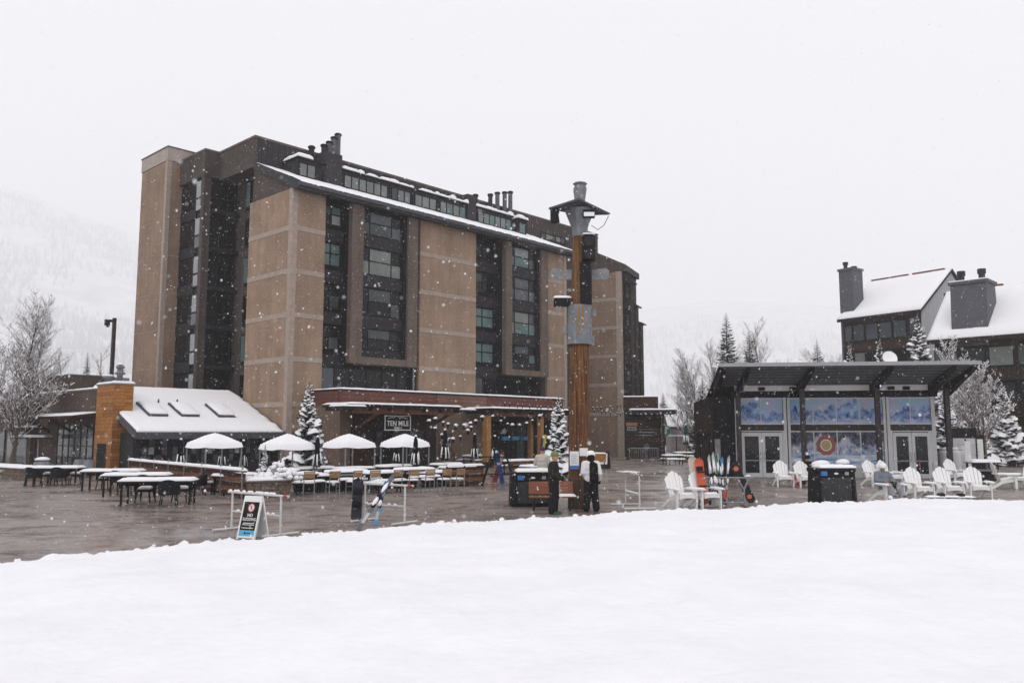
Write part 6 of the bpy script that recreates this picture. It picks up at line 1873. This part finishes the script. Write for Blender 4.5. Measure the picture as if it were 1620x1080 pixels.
# drying rack with a blue and red board on the patio
dr = thing('gear_stand', 'black folding stand on the patio before the thick timber post', 'stand', G(789, 767), rad(5))
for sx in (-1, 1):
    MB().bar((sx * .75, -.3, 0), (sx * .35, 0, 1.25), .06).build('leg', BLACK, dr)
    MB().bar((sx * .75, .3, 0), (sx * .35, 0, 1.25), .06).build('leg', BLACK, dr)
MB().bar((-.75, 0, 1.25), (.75, 0, 1.25), .05).bar((-.6, -.15, .5), (.6, -.15, .5), .04).build('crossbar', BLACK, dr)
dg = G(789, 767)
snowboard('dull red and grey snowboard leaning in the black folding stand', dg + Vector((-.22, -.25, .03)), dg + Vector((.2, .1, 1.5)), .22, mat('dull_red_board', (.13, .022, .022), .6, .3, 5, spec=.1), [('bar', .55, .9, mat('board_grey_pink', (.28, .22, .22), .6, .2, 5))], (0, -1, 0), 0)
snowboard('dark blue snowboard leaning in the black folding stand', dg + Vector((.18, -.3, .03)), dg + Vector((-.1, .08, 1.42)), .22, mat('deep_blue_board', (.010, .032, .12), .6, .3, 5, spec=.1), [('bar', .62, .70, mat('board_grey_pink', (.28, .22, .22)))], (0, -1, 0), 0)

# ------------------------------------------------------------------ adirondack chairs
def adirondack():
    t = thing('adirondack_chair', '', 'chair')
    W_ = .27
    for sx in (-1, 1):
        MB().box(sx * .33 - .022, sx * .33 + .022, -.42, -.33, 0, .55).build('front_leg', WHITEP, t)
        MB().prism([(-.40, .30), (-.40, .40), (.15, .30), (.55, .04), (.55, 0), (.42, 0), (.1, .2)], sx * .285 - .014, sx * .285 + .014).build('rear_leg', WHITEP, t)
        a = MB().prism([(sx * .25, -.5), (sx * .42, -.5), (sx * .43, -.2), (sx * .36, .25), (sx * .29, .28)], .55, .575, axis='z').build('arm', WHITEP, t)
        MB().snow(min(sx * .27, sx * .41), max(sx * .27, sx * .41), -.48, .1, .576, .04, seed=sx, step=.08, over=0).build('snow_cover', SNOW, a, True)
        MB().prism([(-.33, .55), (-.33, .38), (-.2, .55)], sx * .355 - .01, sx * .355 + .01).build('arm_bracket', WHITEP, t)
    MB().prism([(-.27, .29), (-.27, .40), (.27, .40), (.27, .29), (.12, .32), (-.12, .32)], -.44, -.415, axis='y').build('apron', WHITEP, t)
    for i in range(5):
        y = -.41 + i * .115
        zz = .405 - i * .025
        MB().prism([(y, zz), (y, zz + .02), (y + .105, zz - .005), (y + .105, zz - .025)], -.27, .27).build('seat_slat', WHITEP, t)
    MB().snow(-.26, .26, -.40, .1, 0, .07, seed=4, step=.09, over=0, tilt=lambda a, b: .425 - (b + .41) * .22).build('snow_cover', SNOW, t, True)
    tops = [.70, .81, .86, .81, .70]
    for i in range(5):
        u = i - 2
        base = Vector((u * .104, .12, .28)); top = Vector((u * .126, .12 + tops[i] * .36, .28 + tops[i] * .93))
        q = MB()
        wa, wb3 = .047, .056
        n_ = Vector((0, .93, -.36)).normalized() * .02
        c1, c2, c3 = (top + Vector((-wb3, 0, -.04 + (.03 if u > 0 else 0) * (-1 if u < 0 else 1)))), top + Vector((0, .012, .02)), top + Vector((wb3, 0, -.04))
        dr_ = (.0, .045, .09)[abs(u)]
        c1 = top + Vector((-wb3, 0, -.012)); c3 = top + Vector((wb3, 0, -.012)); c2 = top + Vector((0, 0, .012 if u == 0 else .004))
        if u < 0: c1 = top + Vector((-wb3, -.02, -dr_)); c3 = top + Vector((wb3, 0, .02))
        if u > 0: c3 = top + Vector((wb3, -.02, -dr_)); c1 = top + Vector((-wb3, 0, .02))
        f = [base + Vector((-wa, 0, 0)), base + Vector((wa, 0, 0)), c3, c2, c1]
        q._add(f + [p + n_ for p in f], [(0, 1, 2, 3, 4), (9, 8, 7, 6, 5), (0, 5, 6, 1), (1, 6, 7, 2), (2, 7, 8, 3), (3, 8, 9, 4), (4, 9, 5, 0)])
        q.build('back_slat', WHITEP, t)
    MB().box(-.3, .3, .30, .33, .56, .63).build('back_rail', WHITEP, t)
    return t
AP = adirondack(); AU = []
AG = 'white adirondack chairs on the plaza'
for (px, py, rz_, lab) in ((1076, 803, 20, 'white adirondack chair left of the steel ski rack, left of the pair'), (1114, 802, 22, 'white adirondack chair touching the steel ski rack, right of the pair'), (1239, 769, -2, 'white adirondack chair in front of the left pavilion doors'),
        (1273, 770, 4, 'white adirondack chair hugging the litter bin before the murals'), (1383, 768, 12, 'white adirondack chair behind the seated person, left one'), (1407, 768, 24, 'white adirondack chair behind the seated person, right one'), (1404, 793, 14, 'white adirondack chair with the seated helmeted person'),
        (1453, 790, 4, 'white adirondack chair with ski poles stuck beside its arm'), (1500, 789, 3, 'white adirondack chair in the middle of the front right row'), (1546, 788, -9, 'white adirondack chair at the right end of the front row'),
        (1512, 764, 12, 'white adirondack chair in front of the white gas tanks'), (1588, 772, 75, 'white adirondack chair turned sideways to the right'), (1626, 772, -60, 'white adirondack chair cut by the right edge')):
    place(AP, AU, G(px, py), rad(rz_), lab, AG, 1.03)
# bits among the chairs
fp = thing('fire_pit', 'low square fire pit with snowy cover behind the litter bin, left one', 'fire pit', at_depth(1297, 36), 0)
for k, (f, px, Y, w, h) in enumerate(((fp, 1297, 36, .75, .95), (thing('fire_pit', 'small snowy table frame behind the litter bin, right one', 'fire pit', at_depth(1331, 36), 0), 1331, 36, .55, 1.0))):
    MB().box(-w / 2, w / 2, -w / 2, w / 2, h - .06, h).build('top', GOLDW if k == 0 else DARK2, f)
    for sx in (-1, 1):
        for sy in (-1, 1):
            MB().bar((sx * (w / 2 - .05), sy * (w / 2 - .05), 0), (sx * (w / 2 - .05), sy * (w / 2 - .05), h - .06), .05).build('leg', RUSTW if k == 0 else DARK2, f)
    MB().blob((0, 0, h), w * .56, w * .5, .2, 12, 6, .2, k, flat=True).build('snow_cover', SNOW, f, True)
bg = thing('red_bag', 'small red backpack between the two chairs by the left doors', 'bag', G(1260, 766), 0)
MB().cbox(-.17, .17, -.1, .1, 0, .42, .06).build('body', RED, bg)
MB().cbox(-.12, .12, -.15, -.1, .05, .25, .03).build('pocket', RED, bg)
MB().path([(-.1, .1, .38), (-.1, .16, .2), (-.1, .1, .05)], .02, 6).build('strap', BLACK, bg)
for k, (dx, lab) in enumerate(((0, 'left of two red-topped ski poles by the chair'), (.42, 'right of two red-topped ski poles by the chair'))):
    b = G(1463, 786) + Vector((dx, .05, 0))
    s = thing('ski_pole', lab, 'ski pole', b, 0, 'ski poles by the chair')
    MB().tube((.02, 0, 0), (-.03 - .06 * (1 - k), 0, 1.12), .009, n=6).build('shaft', GREYM, s)
    MB().tube((-.03 - .06 * (1 - k), 0, 1.1), (-.035 - .065 * (1 - k), 0, 1.24), .018, n=8).build('grip', RED, s)
    MB().lathe([(.04, .08), (.04, .09)], 10, (.015, 0, 0)).build('basket', BLACK, s)
GTk = []
gp = thing('gas_tank', '', 'tank')
MB().lathe([(.3, 0), (.34, .04), (.36, .15), (.36, 1.2), (.33, 1.33), (.2, 1.42), (.05, 1.45)], 20).build('body', mat('tank_white', (.60, .61, .63), .5, .06, 3), gp, True)
MB().lathe([(.17, 1.4), (.17, 1.56), (.14, 1.56), (.14, 1.42)], 14, caps=False).build('collar', ALU, gp)
MB().blob((0, 0, 1.45), .24, .24, .12, flat=True).build('snow_cover', SNOW, gp, True)
for k, (px, lab) in enumerate(((1497, 'white gas tank beside the right pavilion doors, left of three'), (1511, 'white gas tank in the middle of three by the pavilion'), (1526, 'white gas tank at the right of three by the pavilion'))):
    place(gp, GTk, G(px, 754), k, lab, 'white gas tanks')
ft = thing('fire_table', 'black square fire table with snowy lid right of the gas tanks', 'table', G(1556, 763), rad(-6))
MB().box(-.5, .5, -.4, .4, 0, .55).build('body', BLACK, ft)
MB().box(-.6, .6, -.5, .5, .55, .6).build('shelf', GREYM, ft)
for sx in (-1, 1):
    for sy in (-1, 1):
        MB().bar((sx * .5, sy * .4, .6), (sx * .5, sy * .4, .9), .05).build('post', DARK2, ft)
MB().box(-.62, .62, -.5, .5, .9, .94).build('lid', DARK2, ft)
MB().snow(-.62, .62, -.5, .5, .94, .15, seed=2, step=.15).build('snow_cover', SNOW, ft, True)
for k, (px, w, hh, lab) in enumerate(((1576, .62, 2.0, 'grey information panel before the lodge, left of the pair'), (1596, .38, 1.95, 'narrow white information panel before the lodge, right of the pair'))):
    s = thing('information_panel', lab, 'sign', G(px, 752) + Vector((0, 3, 0)), rad(-5), 'information panels by the lodge')
    MB().box(-w - .1, w + .1, 0, .08, 0, 2.6 if k == 0 else 2.2).build('board', BLACK, s)
    p = MB().box(-w, w, -.02, 0, .55, hh).build('poster', mat('pale_poster', (.5, .48, .5), .6, .2, 3) if k == 0 else PAPER, s)
    for i in range(5):
        MB().box(-w * .75, w * (.2 + .12 * (i % 3)), -.023, -.021, .8 + i * .2, .84 + i * .2).build('print', mat('grey_ink', (.25, .32, .45)), p)
    if k == 0: MB().box(-w * .6, -w * .1, -.024, -.022, 1.05, 1.12).build('print', RED, p)
pt = thing('sign_post', 'thin black post with a white plate between the tanks and the fire table', 'sign', G(1531, 757), 0)
MB().tube((0, 0, 0), (0, 0, 2.0), .05, n=8).build('post', BLACK, pt)
MB().box(-.12, .2, -.08, -.05, .9, 1.9).build('plate', PAPER, pt)
ds = thing('satellite_dish', 'white satellite dish above the pavilion roof', 'dish', P(1407, 567, 49), 0)
dq = MB().lathe([(.02, 0), (.25, .03), (.42, .1), (.44, .1), (.25, .0), (.02, -.03)], 20).build('dish', WHITEP, ds, True)
dq.rotation_euler = (rad(70), 0, 0)
MB().tube((0, .1, -.1), (0, .2, -3.2), .03, n=6).build('mast', GREYM, ds)
lw = thing('grounded_snowboard', 'snow-covered snowboard lying at the feet of the seated person', 'snowboard', Vector((13.3, 25.3, .0)), rad(-6))
lw.location.z = field_z(13.3, 25.3) + .02
MB().lathe([(.15, 0), (.15, .015)], 20, sx=5.2).build('board', SKD, lw)
MB().cbox(-.36, -.16, -.1, .1, .015, .14, .03).build('binding', BLACK, lw)
MB().cbox(.2, .4, -.1, .1, .015, .14, .03).build('binding', BLACK, lw)
MB().snow(-.7, .7, -.1, .1, .016, .05, seed=3, step=.1).build('snow_cover', SNOW, lw, True)
# ------------------------------------------------------------------ people
def remeshed(mb, name, m, parent, vox=.018, it=4):
    o = mb.build(name, m, parent, True)
    r = o.modifiers.new('remesh', 'REMESH'); r.mode = 'VOXEL'; r.voxel_size = vox; r.use_smooth_shade = True
    s = o.modifiers.new('smooth', 'SMOOTH'); s.factor = .5; s.iterations = it
    return o
def limbs(q, pts, rs, n=12):
    for (a, b), (r0, r1) in zip(zip(pts[:-1], pts[1:]), zip(rs[:-1], rs[1:])):
        q.tube(a, b, r0, r1, n)
    for p, r in zip(pts, rs):
        q.blob(p, r, r, r, 12, 8, 0)
def V(*a): return Vector(a)
def hand(q, w, d, side, up=V(0, 0, 1)):
    """palm and five curled fingers at wrist w pointing along d"""
    d = d.normalized(); s = d.cross(up).normalized() * side; n = s.cross(d).normalized()
    palm = w + d * .05
    for k in (-1, 0, 1):
        q.tube(w + s * .018 * k, w + d * .09 + s * .024 * k, .018, .016, 8)
    for k, ln in enumerate((.065, .075, .07, .055)):
        b = w + d * .085 + s * (.03 - .02 * k)
        m = b + d * ln * .6 + n * .012 * -1; e = m + d * ln * .45 - n * .028
        q.tube(b, m, .0095, .009, 7); q.tube(m, e, .009, .007, 7)
    b = w + d * .03 + s * .03
    q.tube(b, b + s * .03 + d * .03, .012, .010, 7); q.tube(b + s * .03 + d * .03, b + s * .035 + d * .06, .010, .008, 7)
def person(label, loc, rz, J, jm, tm, hat, hatm, bootm, gloves=None, extras=None, jl=0.0, hood=None):
    t = thing('person', label, 'person', loc, rz)
    hd = J['head']; nk = J['neck']; ch = J['chest']; hip = J['hip']
    look = J.get('look', V(0, -1, 0)).normalized()
    sidev = look.cross(V(0, 0, 1)).normalized()
    b = MB()
    b.blob(hd, .085, .1, .12, 14, 10, 0); b.blob(hd + look * .03 - V(0, 0, .06), .062, .07, .065, 12, 8, 0)
    b.blob(hd + look * .115 - V(0, 0, .015), .016, .02, .026, 8, 6, 0)
    for s in (-1, 1): b.blob(hd + sidev * .088 * s - V(0, 0, .01), .014, .02, .032, 8, 6, 0)
    b.tube(nk - V(0, 0, .05), hd - V(0, 0, .05), .058, .055, 12)
    limbs(b, [nk, ch, hip], [.09, .13, .12])
    for s in ('l', 'r'):
        limbs(b, [J['sh' + s], J['el' + s], J['wr' + s]], [.055, .045, .03])
        limbs(b, [J['hp' + s], J['kn' + s], J['an' + s]], [.085, .058, .042])
        b.tube(nk - V(0, 0, .08), J['sh' + s], .06, .055, 10)
        b.tube(hip, J['hp' + s], .1, .085, 10)
        hand(b, J['wr' + s], J['wr' + s] - J['el' + s], 1 if s == 'l' else -1)
    remeshed(b, 'body', SKIN, t, .011, 2)
    for s in (-1, 1):
        MB().blob(hd + look * .098 + sidev * .034 * s + V(0, 0, .012), .012, .008, .008, 8, 6, 0).build('eye', BLACK, t, True)
    MB().bar(hd + look * .103 + sidev * -.022 - V(0, 0, .065), hd + look * .103 + sidev * .022 - V(0, 0, .065), .008, .008).build('mouth', mat('lip', (.35, .12, .1), .6, .05, 5), t)
    # jacket
    q = MB()
    mid = (ch + hip) / 2
    low = hip - V(0, 0, .06 + jl)
    dv = (ch - hip).normalized()
    for (p, rx, ry, rz_) in ((ch + dv * .1, .205, .14, .15), (ch, .215, .165, .17), (mid, .21, .17, .18), (hip, .215, .175, .14), (low, .21, .17, .08)):
        nv = MB().blob((0, 0, 0), rx, ry, rz_, 16, 10, 0)
        ang = math.atan2(sidev.y, sidev.x)
        nv.v = [tuple(Vector((x * math.cos(ang) - y * math.sin(ang), x * math.sin(ang) + y * math.cos(ang), z)) + p) for x, y, z in nv.v]
        q._add(nv.v, nv.f)
    q.tube(nk - V(0, 0, .08), nk + V(0, 0, .04), .12, .085, 14)
    for s in ('l', 'r'):
        q.tube(nk - V(0, 0, .07), J['sh' + s], .10, .095, 12)
        limbs(q, [J['sh' + s], J['el' + s], J['wr' + s].lerp(J['el' + s], .08)], [.095, .078, .058])
        for k in range(3):
            p = J['sh' + s].lerp(J['el' + s], .45 + .3 * k)
            q.blob(p + V(.0, .01, 0), .085 - k * .006, .085, .03, 12, 6, 0)
    j = remeshed(q, 'jacket', jm, t, .018, 4)
    if hood:
        h = MB(); h.blob(hd - look * .045 - V(0, 0, .03), .12, .125, .145, 14, 10, .05); h.tube(nk - V(0, 0, .06), nk + V(0, 0, .05), .115, .12, 14)
        remeshed(h, 'hood', hood, t, .02, 3)
    # trousers
    q = MB()
    q.blob(hip - V(0, 0, .04), .18, .155, .15, 14, 10, 0)
    for s in ('l', 'r'):
        q.tube(hip - V(0, 0, .02), J['hp' + s], .14, .125, 12)
        limbs(q, [J['hp' + s], J['kn' + s], J['an' + s]], [.13, .112, .108])
        for k in range(2):
            p = J['kn' + s].lerp(J['an' + s], .45 + .4 * k); q.blob(p, .118, .12, .035, 12, 6, 0)
    remeshed(q, 'trousers', tm, t, .018, 4)
    for s in ('l', 'r'):
        f = J.get('foot' + s, look)
        a = J['an' + s]; q = MB()
        q.tube(a + V(0, 0, .12), a - V(0, 0, .06), .085, .075, 12)
        q.blob(a - V(0, 0, .06), .07, .07, .05, 12, 8, 0); q.tube(a - V(0, 0, .06), a + f.normalized() * .17 - V(0, 0, .07), .06, .05, 12); q.blob(a + f.normalized() * .18 - V(0, 0, .07), .055, .06, .045, 12, 8, 0)
        remeshed(q, 'boot', bootm, t, .016, 3)
        if gloves:
            w = J['wr' + s]; d = (w - J['el' + s]).normalized(); q = MB()
            for k in (-1, 0, 1): q.tube(w - d * .02 + V(.02 * k, 0, 0), w + d * .1 + V(.024 * k, 0, 0), .03, .024, 8)
            for k in range(4): q.tube(w + d * .09 + V(.033 - .022 * k, 0, 0), w + d * (.155 - .01 * abs(k - 1.5)) + V(.033 - .022 * k, -.01, 0), .014, .012, 7)
            q.tube(w + d * .02 + V(.03, 0, 0), w + d * .08 + V(.065, -.01, 0), .017, .013, 7)
            remeshed(q, 'glove', gloves, t, .012, 2)
    # headwear
    h = MB()
    if hat == 'helmet':
        n = 18
        h.lathe([(.135, -.03), (.142, .02), (.135, .08), (.105, .13), (.06, .155), (.01, .162)], n, hd + V(0, 0, .005), sx=.95, sy=1.08)
        ho_ = h.build('helmet', hatm, t, True)
        MB().bar(hd + look * .13 + sidev * -.1 + V(0, 0, .03), hd + look * .13 + sidev * .1 + V(0, 0, .03), .03, .05).build('brim', hatm, ho_)
        for s in (-1, 1): MB().bar(hd + sidev * .105 * s + V(0, 0, .0), hd + sidev * .05 * s - V(0, 0, .11) + look * .02, .012).build('strap', BLACK, ho_)
    else:
        h.lathe([(.108, -.005), (.112, .03), (.105, .085), (.075, .125), (.02, .14)], 16, hd + V(0, 0, .02), sx=.93, sy=1.08)
        ho_ = h.build('beanie', hatm, t, True)
        MB().lathe([(.112, -.015), (.117, .0), (.117, .03), (.112, .04)], 16, hd + V(0, 0, .02), sx=.93, sy=1.08, caps=False).build('cuff', hatm, ho_, True)
    if extras: extras(t, j)
    return t
def stand(h=1.0, **k):
    J = dict(hip=V(0, 0, .98), chest=V(0, .0, 1.28), neck=V(0, 0, 1.48), head=V(0, -.02, 1.64), shl=V(.19, 0, 1.40), shr=V(-.19, 0, 1.40), ell=V(.25, .02, 1.13), elr=V(-.25, .02, 1.13), wrl=V(.24, -.1, .92), wrr=V(-.24, -.1, .92),
             hpl=V(.095, 0, .90), hpr=V(-.095, 0, .90), knl=V(.11, -.02, .50), knr=V(-.11, -.02, .50), anl=V(.12, .02, .10), anr=V(-.12, .02, .10))
    J.update(k); return J
OLIVE = mat('olive_jacket', (.020, .022, .016), .85, .2, 8, spec=.15, bump=.3, bscale=20)
CREAM = mat('cream_jacket', (.50, .47, .43), .8, .06, 6, spec=.2, bump=.3, bscale=14)
WHJ = mat('white_jacket', (.70, .70, .72), .7, .04, 6, spec=.2, bump=.3, bscale=18)
GRJ = mat('grey_blue_jacket', (.17, .19, .225), .85, .18, 14, spec=.15, bump=.3, bscale=18)
BLT = mat('black_trousers', (.010, .010, .012), .8, .2, 8, spec=.2, bump=.3, bscale=18)
GRT = mat('grey_trousers', (.27, .27, .30), .85, .3, 9, spec=.15, bump=.3, bscale=18)
LIME = mat('lime_knit', (.17, .21, .08), .9, .3, 30, spec=.1)
# dark jacket, looking to the right, hands low in front
person('person in dark olive jacket and lime beanie standing in front of the bench', G(876, 812.5) + V(0, 0, 0), rad(70),
       stand(look=V(0, -1, -.05), wrl=V(.15, -.24, 1.0), wrr=V(-.12, -.25, 1.0), ell=V(.26, -.02, 1.14), elr=V(-.26, -.02, 1.14), head=V(0, -.04, 1.64)), OLIVE, BLT, 'beanie', LIME, mat('green_boot', (.02, .09, .05), .6, .2, 5), BLACKC, jl=.06)
def back_panel(t, j):
    # dark right-hand side of the white jacket
    q = MB()
    for (z, rx, ry) in ((1.46, .10, .10), (1.40, .205, .152), (1.28, .228, .178), (1.12, .222, .182), (.98, .226, .187), (.88, .216, .18)):
        for k in range(7):
            a = rad(78 + k * 13)
            q.v.append((rx * math.cos(a) * 1.02, ry * math.sin(a) * 1.03, z))
    for r in range(5):
        for k in range(6):
            q.f.append((r * 7 + k, r * 7 + k + 1, r * 7 + 7 + k + 1, r * 7 + 7 + k))
    o = q.build('jacket_panel', BLACKC, t, True)
    m = o.modifiers.new('thick', 'SOLIDIFY'); m.thickness = .02
person('person in white and black jacket with white helmet seen from behind at the totem pole', G(935.5, 808.5), rad(176),
       stand(look=V(.1, -1, -.15), ell=V(.24, .05, 1.14), elr=V(-.26, .05, 1.12), wrl=V(.18, -.2, 1.0), wrr=V(-.25, -.08, .92), head=V(0, -.05, 1.63), anl=V(.15, .02, .1), anr=V(-.15, .0, .1)), WHJ, BLT, 'helmet', WHITEP, BLACK, BLACKC, back_panel, hood=BLACKC)
def carried(t, j):
    MB().bar((.12, -.25, .95), (-.1, -.15, 2.25), .09, .02).build('carried_ski', mat('yellow_ski', (.42, .33, .04), .5, .2, 5), t)
    MB().bar((.2, -.27, .95), (.02, -.18, 2.2), .09, .02).build('carried_ski', SKD, t)
person('person in long cream jacket carrying skis behind the bench', G(858, 782), rad(165), stand(look=V(.2, -1, 0), wrl=V(.12, -.26, 1.2), wrr=V(-.1, -.27, 1.15), ell=V(.28, -.05, 1.15), elr=V(-.28, -.05, 1.12)), CREAM, BLT, 'beanie', mat('purple_knit', (.06, .04, .09), .9, .3, 30, spec=.1), BLACK, None, carried, jl=.14)
def seated(**k):
    J = dict(hip=V(0, .10, .50), chest=V(0, .22, .80), neck=V(0, .27, .98), head=V(0, .22, 1.13), shl=V(.19, .26, .92), shr=V(-.19, .26, .92), ell=V(.30, .10, .70), elr=V(-.30, .10, .70), wrl=V(.12, -.12, .68), wrr=V(-.12, -.12, .68),
             hpl=V(.10, .05, .48), hpr=V(-.10, .05, .48), knl=V(.17, -.42, .56), knr=V(-.15, -.42, .56), anl=V(.22, -.62, .12), anr=V(-.10, -.60, .12))
    J.update(k); return J
def goggles(t, j):
    MB().blob((0, .22 - .09, 1.135), .088, .045, .045, 14, 8, 0).build('goggles', mat('amber_lens', (.42, .13, .03), .15, .2, 8, spec=.7), t, True)
    MB().cbox(-.15, .15, -.47, -.30, .48, .70, .05).build('dark_glove_pile', BLACKC, t)
sp_ = G(1404, 793)
person('person in grey jacket and white helmet with amber goggles lounging in a white chair', sp_, rad(5), seated(), GRJ, GRT, 'helmet', WHITEP, BLACK, None, goggles)
person('person in black sitting beyond the litter bin before the murals', at_depth(1281, 38), rad(20), seated(), BLACKC, BLT, 'beanie', BLACKC, BLACK, BLACKC, None)
sb_ = thing('plain_bench', 'low dark bench under the person in black', 'bench', at_depth(1281, 38) + V(0, .15, 0), rad(20))
MB().box(-.5, .5, -.2, .25, .33, .38).build('seat', BROWNW, sb_)
for sx in (-1, 1): MB().box(sx * .42 - .03, sx * .42 + .03, -.15, .2, 0, .33).build('leg', BROWNW, sb_)
# ------------------------------------------------------------------ the air: falling snow and haze
def snowfall():
    q = MB(); rr = random.Random(77)
    n = 0
    while n < 75000:
        y = 1.1 + 47 * rr.random() ** 0.62
        x = (rr.random() * 2 - 1) * y * 0.72
        z = CAM_H + y * (-0.13 + 0.69 * rr.random())
        if z < (0.9 if y < 9 else 0.2): continue
        r = rr.choice([.0018, .002, .0024, .0028, .0032, .0036, .0048]) * (1.3 if rr.random() < 0.06 else 1.0)
        if y < 3: r *= 0.6
        if y > 15: r *= 1.2
        o = len(q.v)
        a, b, c = r * rr.uniform(.8, 1.3), r * rr.uniform(.8, 1.3), r * rr.uniform(.8, 1.6)
        q.v += [(x + a, y, z), (x, y + b, z), (x - a, y, z), (x, y - b, z), (x, y, z + c), (x, y, z - c)]
        q.f += [(o, o + 1, o + 4), (o + 1, o + 2, o + 4), (o + 2, o + 3, o + 4), (o + 3, o, o + 4), (o + 1, o, o + 5), (o + 2, o + 1, o + 5), (o + 3, o + 2, o + 5), (o, o + 3, o + 5)]
        n += 1
    return q.build('snowflakes', mat('flake', (0.9, 0.9, 0.92), 0.9, 0.01, 1, spec=0.1), smooth=True)
tag(snowfall(), 'falling snowflakes scattered through the air', 'snowflakes', kind='stuff')

hz = MB().box(-4720, 4720, -90, 5920, -1.2, 960)
hm = bpy.data.materials.new('haze_air'); hm.use_nodes = True
hn = hm.node_tree; hn.nodes.clear()
ho = hn.nodes.new('ShaderNodeOutputMaterial'); hv = hn.nodes.new('ShaderNodeVolumePrincipled')
hv.inputs['Color'].default_value = (0.995, 0.995, 0.997, 1); hv.inputs['Density'].default_value = 0.00052
hv.inputs['Anisotropy'].default_value = 0.0
hn.links.new(hv.outputs[0], ho.inputs['Volume'])
hm.cycles.homogeneous_volume = True
tag(hz.build('haze', hm), 'pale snowy haze filling the valley air', 'haze', kind='stuff')
